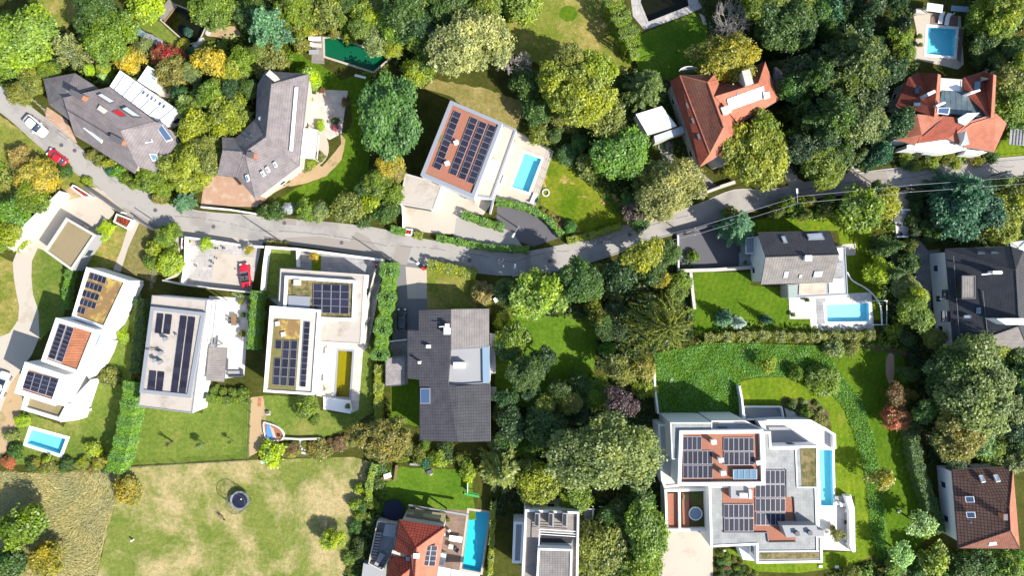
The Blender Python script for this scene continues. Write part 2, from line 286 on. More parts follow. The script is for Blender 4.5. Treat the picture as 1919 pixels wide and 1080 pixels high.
MT = dict(
    road=surf('asphalt_road', A(190, 184, 176), 0.9, 0.06, 0.35, 22, 0.15, stain=(A(168, 163, 158), 0.16, 0.5, 0.62)),
    patch=surf('asphalt_patch', A(174, 165, 156), 0.9, 0.06, 0.5, 20, 0.15),
    asphalt=surf('asphalt_yard', A(140, 138, 140), 0.9, 0.08, 0.5, 20, 0.15),
    dark_asphalt=surf('asphalt_dark', A(112, 110, 114), 0.9, 0.1, 0.5, 20, 0.15),
    concrete=surf('pale_concrete', A(216, 203, 186), 0.85, 0.05, 0.4, 14, 0.1, stain=(A(196, 180, 160), 0.3, 0.56, 0.72)),
    beige=surf('beige_concrete', A(218, 206, 188), 0.85, 0.06, 0.5, 14, 0.1, stain=(A(190, 172, 148), 0.25, 0.55, 0.72)),
    kerb=surf('kerb_stone', A(196, 188, 178), 0.85, 0.08, 1.0, 10),
    slab=tiled('stone_slabs', A(206, 200, 196), A(160, 154, 150), 0.9, 0.9, 0.02, 0.05, 0.7, 0.2),
    grey_slab=tiled('grey_slabs', A(184, 183, 184), A(150, 150, 152), 1.0, 0.6, 0.02, 0.06, 0.7, 0.2),
    cream_slab=tiled('cream_slabs', A(238, 226, 212), A(214, 200, 186), 0.8, 0.8, 0.012, 0.03, 0.7, 0.1),
    white_slab=tiled('white_slabs', A(250, 244, 238), A(224, 218, 212), 1.0, 1.0, 0.012, 0.02, 0.7, 0.1),
    terracotta=surf('terracotta_gravel', A(208, 168, 140), 0.95, 0.14, 0.9, 14, 0.5, stain=(A(226, 200, 176), 0.5, 0.5, 0.66)),
    cobble=tiled('cobbles', A(182, 174, 172), A(140, 132, 130), 0.3, 0.3, 0.03, 0.12, 0.85, 0.5),
    gravel=surf('grey_gravel', A(176, 168, 158), 0.95, 0.2, 1.5, 12, 0.7),
    soil=surf('soil', A(116, 98, 70), 0.95, 0.35, 0.9, 5, 0.9, stain=(A(96, 112, 46), 0.9, 0.45, 0.58)),
    sand=surf('sand', A(206, 176, 134), 0.95, 0.14, 0.5, 9, 0.4, stain=(A(150, 140, 76), 0.4, 0.56, 0.7)),
    deck=tiled('wood_deck', A(158, 132, 116), A(110, 90, 80), 6.0, 0.14, 0.012, 0.12, 0.7, 0.3),
    deck_pale=tiled('pale_wood_deck', A(236, 212, 192), A(200, 176, 158), 6.0, 0.14, 0.012, 0.05, 0.7, 0.2),
    deck_grey=tiled('grey_wood_deck', A(168, 158, 150), A(120, 112, 108), 6.0, 0.14, 0.012, 0.08, 0.7, 0.2),
    white=surf('white_render', (0.72, 0.71, 0.695, 1), 0.8, 0.05, 0.8, 6, stain=((0.6, 0.585, 0.555, 1), 0.9, 0.54, 0.8)),
    offwhite=surf('cream_render', A(226, 218, 206), 0.85, 0.05, 0.5, 5, stain=(A(196, 186, 172), 0.5, 0.58, 0.75)),
    green_render=surf('pale_green_render', A(176, 192, 184), 0.85, 0.05, 0.5, 5),
    greywall=surf('grey_render', A(180, 180, 182), 0.85, 0.06, 0.5, 5),
    metal=surf('grey_metal_trim', A(178, 182, 190), 0.45, 0.04, 0.6, 6, metal=0.2, spec=0.5),
    dmetal=surf('dark_metal', A(96, 98, 104), 0.5, 0.08, 0.8, 8, metal=0.2, spec=0.5),
    black=surf('black_plastic', (0.015, 0.015, 0.018, 1), 0.6, 0.2, 2, 8),
    navy=surf('navy_fabric', (0.012, 0.014, 0.035, 1), 0.7, 0.2, 1, 6),
    whitep=surf('white_paint', (0.74, 0.74, 0.73, 1), 0.45, 0.04, 1, 5, spec=0.5),
    redgravel=surf('red_roof_gravel', A(186, 122, 98), 0.95, 0.3, 2.4, 6, 0.8, stain=(A(160, 138, 108), 0.8, 0.5, 0.74)),
    beigegravel=surf('beige_roof_gravel', A(210, 199, 187), 0.95, 0.12, 1.2, 6, 0.6, stain=(A(178, 166, 152), 0.4, 0.5, 0.7)),
    sedum=surf('sedum_roof', A(146, 130, 86), 0.95, 0.35, 2.2, 7, 0.9, stain=(A(122, 130, 58), 1.1, 0.45, 0.6)),
    sedum_brown=surf('brown_sedum', A(160, 128, 84), 0.95, 0.35, 2.2, 6, 0.7, stain=(A(206, 178, 96), 0.7, 0.5, 0.62)),
    sedum_grey=surf('dry_roof_turf', A(168, 150, 116), 0.95, 0.14, 1.2, 9, 0.6, stain=(A(128, 140, 72), 0.3, 0.55, 0.7)),
    sedum_moss=surf('mossy_roof_turf', A(158, 140, 96), 0.95, 0.35, 2.6, 11, 0.9, stain=(A(96, 100, 54), 1.4, 0.42, 0.6)),
    paver=tiled('roof_pavers', A(180, 182, 180), A(158, 160, 160), 0.5, 0.5, 0.015, 0.035, 0.8, 0.2, 0.0),
    timber=tiled('orange_timber', A(206, 134, 96), A(150, 90, 62), 8.0, 0.42, 0.04, 0.06, 0.7, 0.4),
    t_grey=tiled('grey_tiles', A(158, 148, 148), A(124, 115, 118), 0.3, 0.42, 0.03, 0.06, 0.75, 0.5),
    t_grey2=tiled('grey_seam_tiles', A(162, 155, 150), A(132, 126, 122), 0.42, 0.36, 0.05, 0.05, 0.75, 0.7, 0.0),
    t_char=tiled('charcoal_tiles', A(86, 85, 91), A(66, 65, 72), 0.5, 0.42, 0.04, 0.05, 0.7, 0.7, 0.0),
    t_slate_shade=tiled('shaded_slate_tiles', A(66, 68, 76), A(46, 48, 56), 0.4, 0.36, 0.03, 0.08, 0.6, 0.5),  # darkened in the colour for a slope turned from the sun
    t_seam=tiled('grey_standing_seam', A(158, 150, 146), A(120, 114, 112), 0.4, 30.0, 0.03, 0.02, 0.6, 0.6, 0.0),
    t_bluemetal=tiled('blue_grey_standing_seam', A(120, 138, 146), A(74, 88, 98), 0.9, 30.0, 0.04, 0.02, 0.45, 0.7, 0.0, metal=0.2),
    t_orange_lit=tiled('lit_orange_tiles', A(214, 134, 106), A(184, 106, 82), 0.26, 0.36, 0.02, 0.05, 0.8, 0.4, 0.5, stain=(A(206, 140, 112), 0.5, 0.52, 0.68)),  # sunlit tone in the colour, for tiled slopes turned to the sun
    t_redrow=tiled('red_tiles', A(206, 96, 72), A(140, 54, 42), 0.5, 0.44, 0.06, 0.06, 0.75, 0.8, 0.0),
    t_red_toned=tiled('slope_toned_red_tiles', A(166, 106, 86), A(122, 74, 60), 0.3, 0.4, 0.05, 0.1, 0.8, 0.7, stain=(A(150, 116, 96), 0.4, 0.55, 0.7)),  # tile toned by slope: the shading is put into the colour
    t_red_shade=tiled('shaded_red_tiles', A(178, 92, 70), A(130, 62, 48), 0.26, 0.36, 0.02, 0.08, 0.8, 0.4, stain=(A(150, 84, 68), 0.4, 0.52, 0.7)),  # shaded copy of the orange tiles, for slopes turned from the sun
    t_brown=tiled('brown_tiles', A(132, 98, 86), A(82, 58, 52), 0.5, 0.46, 0.07, 0.06, 0.75, 0.8, 0.0),
    brick=surf('brick_chimney', A(214, 134, 96), 0.9, 0.2, 3, 9),
    lead=surf('lead_flashing', A(110, 108, 112), 0.6, 0.06, 1, 6),
    pglass=glass('skylight_glass', (0.1, 0.19, 0.26, 1), 0.12), wglass=glass('window_glass', (0.03, 0.045, 0.06, 1), 0.06),
    bglass=glass('blue_solar_glass', (0.05, 0.09, 0.17, 1), 0.25), palegl=glass('pale_roof_glass', (0.42, 0.46, 0.5, 1), 0.25), glasswhite=glass('white_roof_glazing', (0.8, 0.8, 0.8, 1), 0.3),
    red=surf('red_fabric', (0.45, 0.03, 0.04, 1), 0.6, 0.1), cells=solarmat(), frame=surf('panel_frame', (0.45, 0.46, 0.5, 1), 0.4, 0.03, metal=0.5, spec=0.5),
    pool_tile=surf('pool_tile', (0.26, 0.66, 0.76, 1), 0.4, 0.06, 0.5, 6), pool_deep=surf('deep_pool_tile', (0.09, 0.5, 0.66, 1), 0.4, 0.05, 0.5, 6),
    pool_teal=surf('teal_pool_tile', (0.05, 0.5, 0.62, 1), 0.4, 0.08, 0.5, 6), pool_pale=surf('pale_pool_tile', (0.42, 0.76, 0.86, 1), 0.4, 0.04, 0.5, 6),
    pool_yellow=surf('yellow_pool_liner', (0.30, 0.27, 0.01, 1), 0.5, 0.1, 0.4, 5), pool_green=surf('green_pool_liner', (0.012, 0.15, 0.10, 1), 0.5, 0.2, 0.4, 5),
    pond_bed=surf('pond_bed', (0.02, 0.024, 0.01, 1), 0.8, 0.4, 0.4, 3),
    water=water('pool_water', (0.72, 0.93, 0.97, 1), wave=0.7), water_green=water('green_water', (0.45, 0.75, 0.6, 1)), water_yellow=water('yellow_water', (0.8, 0.78, 0.3, 1), wave=0.1),
    pond=water('pond_water', (0.5, 0.5, 0.3, 1), 0.02, 0.15),
    bark=surf('bark', (0.09, 0.065, 0.045, 1), 0.95, 0.3, 2, 9, 0.6), barepale=surf('bare_pale_wood', (0.42, 0.38, 0.34, 1), 0.95, 0.2, 2, 9),
    leaf=foliage('leaves'), leaf_autumn=foliage('autumn_leaves', True), wood=surf('weathered_wood', A(150, 122, 92), 0.85, 0.2, 1.5, 9),
    tyre=surf('tyre_rubber', (0.02, 0.02, 0.02, 1), 0.8, 0.1), rim=surf('alloy_rim', (0.5, 0.5, 0.52, 1), 0.3, 0.05, metal=0.7),
    carwhite=surf('white_car_paint', (0.75, 0.76, 0.78, 1), 0.3, 0.01, coat=0.6, spec=0.5), carred=surf('red_car_paint', (0.5, 0.012, 0.025, 1), 0.3, 0.03, coat=0.6, spec=0.5),
    carblack=surf('black_car_paint', (0.012, 0.016, 0.028, 1), 0.25, 0.05, coat=0.8, spec=0.5), carglass=glass('car_glass', (0.02, 0.03, 0.045, 1), 0.05),
    lampglass=glass('lamp_lens', (0.75, 0.75, 0.72, 1), 0.2), redlens=glass('red_lens', (0.4, 0.01, 0.01, 1), 0.2),
    mesh_net=surf('dark_net', (0.05, 0.05, 0.05, 1), 0.9), blue=surf('blue_paint', (0.08, 0.22, 0.55, 1), 0.5, 0.1), greenp=surf('green_paint', (0.05, 0.28, 0.06, 1), 0.6, 0.1),
    mint=surf('mint_paint', (0.35, 0.62, 0.55, 1), 0.6, 0.05), olivebeam=surf('olive_beam', A(150, 142, 104), 0.8, 0.08), brown=surf('brown_wood', A(176, 118, 84), 0.8, 0.15, 2, 8),
    paleblue=surf('pale_blue_membrane', A(150, 178, 200), 0.6, 0.05), canvas=surf('white_canvas', (0.75, 0.74, 0.71, 1), 0.9, 0.03),
)
# ---------------------------------------------------------------- pools cut into the ground (outline of the basin, pixels at ground level)
POOLS = {
 'house3': [(983, 287), (1015, 298), (991, 361), (959, 350)],
 'left': [(59, 805), (124, 823), (113, 852), (50, 832)],
 'yellow': [(634, 657), (661, 659), (655, 746), (629, 744)],
 'topright': [(1739, 50), (1792, 54), (1788, 106), (1736, 101)],
 'garden': [(1547, 571), (1628, 568), (1629, 603), (1550, 604)],
 'villa': [(1534, 843), (1560, 844), (1562, 949), (1538, 949)],
 'bottom': [(879, 957), (917, 962), (901, 1074), (865, 1067)],
 'green': [(608, 72), (628, 69), (731, 108), (700, 134), (609, 105)],
 'pond': [(327, 8), (362, 22), (386, 48), (372, 78), (352, 82), (302, 37)],
 'dark': [(1200, 4), (1204, -14), (1286, -14), (1291, 11), (1215, 41)],
}
def inside(p, poly):
    c = False; n = len(poly)
    for i in range(n):
        (x1, y1), (x2, y2) = poly[i][:2], poly[i-1][:2]
        if (y1 > p[1]) != (y2 > p[1]) and p[0] < (x2-x1)*(p[1]-y1)/(y2-y1)+x1: c = not c
    return c
def jitter(poly, amp=0.1, step=0.8):
    out = []
    for i in range(len(poly)):
        a, b = Vector(poly[i]), Vector(poly[(i+1) % len(poly)])
        k = max(1, int((b-a).length/step))
        for j in range(k):
            p = a.lerp(b, j/k)
            out.append((p.x+random.uniform(-amp, amp), p.y+random.uniform(-amp, amp)))
    return out
LAYER = [0]
def area(name, px, mat, z, smooth=0, rough=0.0, cut=True, kind='structure', thick=0.0):
    """one surface of the ground, lying z metres above the soil"""
    poly = PW(px)
    if smooth: poly = smoothpoly(poly, smooth)
    if rough: poly = jitter(poly, rough)
    LAYER[0] += 1
    holes = []
    if cut:
        for k, q in POOLS.items():
            ins = [inside(p, poly) for p in PW(q)]
            if all(ins): holes.append(inset(PW(q), 0.0))
            elif any(ins): print('PARTIAL POOL', k, name, px[:2])
    mb = MB(); mb.sheet(poly, z, holes)
    if thick: mb.sides(poly, z-thick, z)
    o = mb.build(name, mat); tag(o, kind=kind); return o
G = MB(); B_ = 420
G.sheet([(-B_, -B_), (B_, -B_), (B_, B_), (-B_, B_)], 0.0, [PW(q) for q in POOLS.values()])
tag(G.build('ground', grassy('undergrowth_soil', A(74, 80, 34), A(96, 100, 44), dry=A(104, 92, 60), dry_at=(0.55, 0.7), dscale=0.2)), kind='structure')
g_lush = grassy('lush_lawn', A(92, 132, 34), A(116, 152, 46), dry=A(140, 150, 70), dry_at=(.55, .75))
g_deep = grassy('deep_lawn', A(88, 126, 26), A(112, 142, 36), stripe=20)
g_mow = grassy('mown_lawn', A(104, 138, 30), A(138, 160, 42), stripe=-8, dry=A(164, 164, 74), dry_at=(0.6, 0.8))
g_std = grassy('garden_lawn', A(112, 138, 56), A(138, 154, 72), dry=A(172, 166, 98), dry_at=(0.52, 0.72), dscale=0.15)
g_dry = grassy('patchy_lawn', A(124, 142, 66), A(146, 156, 80), dry=A(208, 190, 144), dry_at=(0.45, 0.59), dscale=0.085)
g_dry2 = grassy('dry_lawn', A(126, 142, 52), A(152, 156, 76), dry=A(196, 176, 112), dry_at=(0.46, 0.62), dscale=0.14)
g_mead = grassy('meadow_grass', A(140, 142, 84), A(164, 158, 104), dry=A(196, 180, 138), dry_at=(0.45, 0.7), dscale=0.2, blades=4)
g_path = grassy('path_lawn', A(96, 130, 22), A(150, 158, 50), dry=A(214, 182, 120), dry_at=(0.57, 0.62), dscale=0.16)
g_straw = grassy('straw_lawn', A(150, 142, 84), A(172, 160, 104), dry=A(196, 176, 130), dry_at=(0.5, 0.7), dscale=0.3)
# meadows and lawns
area('lawn', [(243, 876), (470, 863), (662, 857), (700, 868), (690, 935), (665, 975), (640, 1100), (178, 1100), (204, 985), (222, 930), (232, 895)], g_dry, .008)
area('meadow', [(-20, 882), (90, 886), (205, 878), (236, 880), (222, 930), (204, 985), (176, 1100), (-20, 1100)], g_mead, .012, rough=.15)
area('lawn', [(255, 762), (380, 775), (383, 748), (472, 745), (466, 860), (240, 873)], g_std, .008, rough=.05)
area('sand_strip', [(244, 765), (258, 762), (262, 800), (256, 840), (244, 872), (233, 872), (240, 820)], MT['sand'], .014, rough=.15)
area('lawn', [(492, 742), (594, 744), (600, 770), (655, 778), (664, 650), (694, 645), (700, 770), (660, 800), (600, 822), (528, 826), (500, 790)], g_std, .008, smooth=0, rough=.1)
area('lawn', [(255, 520), (265, 560), (262, 610), (252, 680), (240, 735), (232, 800), (205, 868), (20, 872), (30, 800), (38, 768), (120, 800), (170, 700), (225, 600)], g_std, .008, rough=.1)
area('lawn', [(86, 455), (84, 470), (135, 508), (128, 540), (120, 590), (74, 640), (74, 632), (72, 582), (62, 552), (59, 520), (60, 490), (70, 464)], g_std, .008)
area('lawn', [(-20, 470), (24, 492), (26, 520), (30, 545), (36, 575), (34, 600), (18, 624), (-20, 640)], g_dry2, .008)
area('lawn', [(176, 452), (205, 413), (240, 433), (228, 470), (213, 505), (150, 500), (140, 508), (160, 470)], g_dry2, .008)
area('lawn', [(262, 418), (296, 436), (300, 470), (292, 530), (225, 508), (240, 465)], grassy('sparse_lawn', A(142, 138, 84), A(162, 150, 104), dry=A(120, 138, 50), dry_at=(0.5, 0.64)), .008)
area('lawn', [(640, 150), (600, 120), (575, 110), (555, 85), (530, 105), (535, 140), (590, 170), (655, 180), (660, 230), (640, 262), (640, 300), (600, 335), (555, 352), (520, 375), (510, 400), (690, 400), (695, 130)], g_deep, .008, rough=.08)
area('lawn', [(1012, 322), (1034, 290), (1075, 312), (1100, 345), (1150, 360), (1185, 400), (1180, 425), (1075, 440), (1062, 420), (1003, 390), (1006, 352)], g_path, .008, rough=.1)
area('lawn', [(940, -20), (1150, -20), (1185, 60), (1190, 110), (1170, 140), (1120, 135), (1060, 150), (1010, 120), (960, 100), (950, 60)], g_dry2, .008, rough=.15)
area('lawn', [(1065+17*math.cos(a*.35), 25+15*math.sin(a*.35)) for a in range(18)], g_deep, .020, rough=.06)
area('lawn', [(1196, 66), (1250, 44), (1300, 24), (1325, 50), (1322, 90), (1330, 130), (1290, 140), (1250, 150), (1195, 130)], g_lush, .008, rough=.1)
area('lawn', [(1300, 511), (1415, 511), (1405, 535), (1476, 541), (1478, 588), (1518, 600), (1520, 623), (1305, 628), (1292, 580)], g_deep, .008)
area('lawn', [(1400, 418), (1440, 408), (1560, 408), (1625, 410), (1640, 455), (1648, 520), (1655, 600), (1635, 600), (1636, 548), (1590, 552), (1570, 432), (1412, 440)], g_mow, .008)
area('lawn', [(1387, 716), (1420, 708), (1470, 708), (1530, 722), (1560, 735), (1590, 770), (1610, 830), (1620, 900), (1640, 1000), (1640, 1040), (1600, 1060), (1500, 1075), (1345, 1070), (1342, 1030), (1560, 1036), (1600, 1034), (1602, 930), (1562, 930), (1558, 800), (1480, 770), (1392, 772)], g_mow, .016)
area('lawn', [(1545, 645), (1640, 640), (1690, 660), (1700, 700), (1712, 800), (1730, 880), (1750, 1000), (1700, 1045), (1640, 1050), (1648, 1000), (1640, 900), (1634, 830), (1600, 740), (1560, 690)], g_deep, .008, rough=.1)
area('lawn', [(925, 600), (1000, 592), (1100, 595), (1118, 640), (1112, 710), (1075, 720), (1050, 765), (930, 760)], g_lush, .008, rough=.15)
area('lawn', [(1020, 598), (1100, 592), (1116, 650), (1104, 690), (1060, 688), (1034, 668), (1028, 630)], g_lush, .016, smooth=4, rough=.1)
area('lawn', [(742, 876), (868, 880), (885, 905), (892, 975), (700, 960), (704, 895)], g_lush, .008, rough=.12)
area('lawn', [(800, 506), (893, 524), (922, 540), (920, 590), (800, 582)], g_dry2, .008)
area('lawn', [(795, 165), (810, 148), (900, 165), (985, 190), (965, 245), (880, 205), (842, 180)], g_straw, .008, rough=.2)
area('lawn', [(40, -20), (175, -20), (150, 30), (118, 60), (85, 50)], g_dry2, .008, rough=.2)
area('lawn', [(250, 38), (298, 40), (340, 78), (335, 95), (318, 92), (285, 62), (262, 52)], g_std, .008, rough=.08)
area('lawn', [(-20, 205), (15, 225), (60, 262), (110, 300), (152, 329), (192, 357), (182, 366), (140, 368), (113, 360), (50, 420), (20, 465), (-20, 480)], g_dry2, .008, rough=.15)
area('lawn', [(735, 645), (785, 706), (786, 800), (730, 790)], g_deep, .008, rough=.1)
area('lawn', [(1890, 245), (1940, 262), (1940, 295), (1850, 300), (1862, 288)], g_mow, .008)
area('lawn', [(1905, 480), (1940, 480), (1940, 620), (1912, 620)], g_mow, .008)
area('lawn', [(1226, 662), (1330, 642), (1440, 645), (1545, 648), (1572, 700), (1612, 745), (1640, 830), (1655, 930), (1664, 1040), (1650, 1050), (1632, 1000), (1620, 890), (1602, 820), (1582, 770), (1556, 736), (1500, 706), (1420, 706), (1386, 712), (1391, 774), (1230, 776)], grassy('ivy_base', A(76, 116, 40), A(96, 136, 46)), .024)
area('soil_bed', [(1463, 748), (1475, 746), (1530, 752), (1552, 772), (1558, 800), (1500, 780), (1465, 772)], MT['soil'], .028, rough=.06)
area('soil_bed', [(470, 745), (492, 742), (500, 790), (528, 826), (480, 850), (466, 858)], MT['sand'], .012, rough=.1)
area('soil_bed', [(530, 832), (600, 828), (672, 806), (680, 835), (600, 855), (530, 858)], MT['soil'], .020, rough=.1)
area('soil_bed', [(112, 360), (140, 350), (158, 362), (172, 371), (150, 378), (104, 382)], MT['sand'], .016, rough=.1)
area('soil_bed', [(1012, 383), (1060, 412), (1060, 436), (1040, 428), (1006, 396)], MT['soil'], .016, rough=.1)
area('soil_bed', [(1345, 1030), (1372, 1040), (1420, 1075), (1425, 1100), (1346, 1100)], MT['soil'], .022, rough=.1)
area('soil_bed', [(0, 770), (30, 690), (38, 700), (44, 760), (10, 850), (-20, 880), (-20, 780)], MT['sand'], .012, rough=.1)
area('soil_bed', [(1560, 632), (1700, 655), (1698, 668), (1600, 650)], MT['soil'], .018, rough=.1)
area('path', [(1662, 668), (1674, 665), (1676, 700), (1668, 720), (1660, 700)], MT['terracotta'], .018, smooth=4)
area('soil_bed', [(575, 300), (604, 312), (640, 270), (638, 250), (648, 262), (640, 300), (612, 330), (570, 345), (540, 350), (560, 330)], MT['sand'], .018, rough=.05)
# road and its kerbs
N_EDGE = [(-30, 150), (0, 160), (40, 188), (80, 218), (118, 248), (142, 270), (195, 317), (262, 355), (300, 377), (375, 397), (480, 405), (655, 420), (730, 432), (792, 447), (880, 462), (960, 474), (1000, 469), (1060, 457), (1110, 443), (1165, 425), (1210, 415), (1305, 385), (1375, 357), (1439, 357), (1514, 342), (1611, 325), (1689, 315), (1800, 304), (1950, 291)]
S_EDGE = [(-30, 192), (0, 208), (30, 232), (72, 270), (110, 300), (152, 329), (192, 357), (225, 388), (262, 412), (310, 431), (345, 437), (445, 452), (499, 455), (600, 466), (720, 487), (800, 497), (900, 513), (960, 517), (1020, 513), (1085, 497), (1155, 475), (1200, 455), (1255, 440), (1335, 417), (1440, 386), (1520, 372), (1614, 360), (1689, 350), (1800, 338), (1950, 328)]
area('road', smoothpoly(N_EDGE, 4, False)+list(reversed(smoothpoly(S_EDGE, 4, False))), MT['road'], .04)
for k, q in enumerate(([(372, 397), (388, 399), (382, 425), (364, 421)], [(232, 388), (262, 404), (310, 430), (292, 436), (225, 397)], [(522, 408), (556, 411), (555, 423), (521, 420)],
          [(535, 446), (600, 443), (655, 453), (668, 434), (690, 445), (716, 474), (720, 486), (600, 466), (545, 458)], [(745, 457), (772, 462), (762, 497), (736, 492)], [(984, 477), (994, 476), (997, 514), (985, 515)],
          [(1600, 328), (1660, 320), (1670, 350), (1612, 358)])):
    area('road_patch', q, MT['patch'], .046+.002*k)
area('pavement', [(338, 431), (445, 446), (494, 452), (490, 462), (446, 461), (335, 443)], MT['concrete'], .054)
for nm, ed, sgn in (('kerb', N_EDGE, 1), ('kerb', S_EDGE, -1)):
    runs = [(0, 10)] if sgn > 0 else [(0, 6)]
    runs += [(18, 28)] if sgn > 0 else [(17, 29)]
    for a, b in runs:
        ln = [Vector(p) for p in PW(smoothpoly(ed[a:b+1], 4, False))]
        mb = MB(); L1, L2 = [], []
        for i, p in enumerate(ln):
            d = (ln[min(i+1, len(ln)-1)]-ln[max(i-1, 0)]).normalized(); n = Vector((-d.y, d.x))*sgn
            L1.append(p); L2.append(p+n*0.16)
        for i in range(len(ln)-1):
            q = [L1[i], L1[i+1], L2[i+1], L2[i]]
            mb.sides(q, 0.0, 0.15); mb.sheet(ccw(q), 0.15)
        tag(mb.build(nm, MT['kerb']), kind='structure')
# drives, courts and paths
area('driveway', [(140, 372), (180, 362), (216, 398), (178, 440), (150, 424), (125, 409), (84, 470), (71, 465), (60, 490), (59, 520), (62, 552), (72, 582), (74, 632), (60, 665), (20, 720), (0, 775), (-20, 800), (-20, 640), (18, 624), (34, 600), (36, 575), (30, 545), (26, 520), (24, 492), (36, 460), (104, 382)], MT['beige'], .018)
area('driveway', [(156, 349), (192, 354), (237, 386), (226, 398), (212, 392), (176, 368)], MT['concrete'], .022)
area('path', [(245, 410), (263, 415), (240, 465), (226, 510), (212, 506), (228, 465)], MT['concrete'], .020)
area('courtyard', [(345, 444), (490, 461), (470, 548), (336, 530)], MT['slab'], .018)
area('courtyard', [(404, 473), (440, 478), (478, 483), (462, 546), (394, 536)], MT['concrete'], .026)
area('path', [(330, 440), (346, 443), (346, 500), (335, 500), (325, 470)], MT['concrete'], .022)
area('terrace', [(500, 465), (560, 470), (720, 489), (708, 560), (690, 650), (680, 660), (600, 640), (530, 580), (505, 560)], MT['grey_slab'], .020)
area('lawn', [(501, 466), (556, 472), (556, 502), (524, 502), (520, 560), (489, 560)], g_std, .026)
area('lawn', [(585, 476), (602, 478), (601, 512), (584, 510)], g_mow, .026)
area('terrace', [(600, 638), (682, 640), (672, 768), (656, 776), (606, 768), (604, 744), (590, 742)], MT['cream_slab'], .032)
area('driveway', [(736, 486), (800, 499), (800, 585), (783, 618), (764, 640), (735, 640)], MT['asphalt'], .020)
area('driveway', [(760, 500), (800, 505), (800, 560), (764, 560)], MT['concrete'], .024)
area('yard', [(724, 640), (764, 636), (762, 720), (722, 722)], MT['cobble'], .022)
area('driveway', [(748, 380), (811, 388), (829, 350), (880, 366), (925, 376), (905, 404), (866, 398), (858, 440), (800, 436), (757, 428)], MT['beige'], .018)
area('driveway', [(862, 404), (905, 412), (960, 435), (985, 470), (920, 460), (850, 444), (855, 410)], MT['road'], .024)
area('terrace', [(915, 270), (968, 247), (1036, 287), (1002, 388), (925, 376), (888, 372)], MT['beige'], .028)
area('yard', [(932, 384), (975, 392), (1030, 416), (1052, 445), (1000, 462), (960, 448), (930, 412)], MT['dark_asphalt'], .018)
area('driveway', [(1268, 442), (1340, 422), (1400, 440), (1412, 470), (1412, 503), (1271, 506)], MT['dark_asphalt'], .020)
area('driveway', [(1240, 900), (1336, 900), (1336, 1100), (1234, 1100)], MT['beige'], .018)
area('driveway', [(1228, 262), (1262, 262), (1262, 300), (1300, 310), (1345, 350), (1310, 372), (1250, 320)], MT['cobble'], .018)
area('driveway', [(1562, 300), (1585, 296), (1614, 322), (1580, 334)], MT['concrete'], .018)
area('driveway', [(1478, 300), (1496, 335), (1516, 346), (1480, 352), (1470, 330)], MT['beige'], .018)
area('forecourt', [(386, 322), (470, 330), (500, 360), (482, 388), (376, 386)], MT['terracotta'], .018)
area('path', [(480, 372), (560, 312), (580, 318), (548, 344), (512, 362), (488, 384)], MT['terracotta'], .020)
area('forecourt', [(88, 200), (125, 225), (145, 268), (120, 262), (84, 228)], MT['terracotta'], .018)
area('path', [(1714, 440), (1740, 470), (1762, 466), (1745, 530), (1744, 600), (1724, 590), (1712, 500)], MT['cobble'], .018)
area('path', [(1674, 362), (1706, 352), (1720, 395), (1700, 430), (1676, 400)], MT['beige'], .018)
area('terrace', [(1478, 556), (1633, 548), (1638, 620), (1520, 622), (1518, 598), (1480, 598)], MT['white_slab'], .026)
area('terrace', [(1528, 560), (1546, 559), (1549, 607), (1531, 608)], MT['grey_slab'], .034)
area('terrace', [(1596, 457), (1604, 457), (1603, 478), (1588, 479), (1566, 462), (1582, 458)], MT['cream_slab'], .022)
area('terrace', [(578, 166), (652, 170), (640, 250), (618, 262), (580, 240), (568, 225)], MT['cream_slab'], .020)
area('terrace', [(568, 232), (590, 232), (612, 258), (616, 285), (604, 306), (578, 318), (562, 314)], MT['beige'], .030, smooth=3)
area('terrace', [(584, 100), (585, 66), (607, 68), (608, 120), (584, 118)], MT['deck_grey'], .022)
area('terrace', [(1186, 30), (1180, -20), (1300, -20), (1316, 14), (1290, 26), (1208, 56)], MT['slab'], .022)
area('terrace', [(1712, 30), (1738, 24), (1800, 30), (1806, 120), (1795, 130), (1712, 110), (1718, 60)], MT['beige'], .022)
area('terrace', [(1744, 26), (1796, 30), (1794, 52), (1742, 48)], MT['deck'], .030)
area('terrace', [(1794, 52), (1806, 55), (1800, 118), (1790, 108)], MT['deck'], .030)
area('terrace', [(392, 555), (470, 560), (462, 640), (458, 705), (385, 715)], MT['white_slab'], .020)
area('terrace', [(836, 955), (880, 958), (866, 1075), (815, 1080)], MT['deck'], .020)
area('terrace', [(1470, 765), (1530, 790), (1562, 812), (1566, 930), (1595, 928), (1604, 1034), (1520, 1030), (1500, 900)], MT['white_slab'], .030)
area('gravel', [(1290, 775), (1396, 777), (1394, 792), (1290, 790)], MT['gravel'], .020)
area('path', [(330, 80), (345, 76), (352, 92), (372, 96), (368, 108), (345, 106), (330, 100)], MT['concrete'], .020)
area('path', [(385, 48), (440, 50), (455, 66), (420, 72), (392, 68)], MT['sand'], .020, rough=.1)
area('terrace', [(300, 150), (325, 158), (322, 185), (300, 180), (285, 165)], MT['beige'], .020)
area('terrace', [(1070, 962), (1160, 950), (1155, 990), (1078, 990)], MT['deck'], .020)
area('path', [(1310, 24), (1320, 30), (1325, 46), (1318, 46)], MT['beige'], .020)
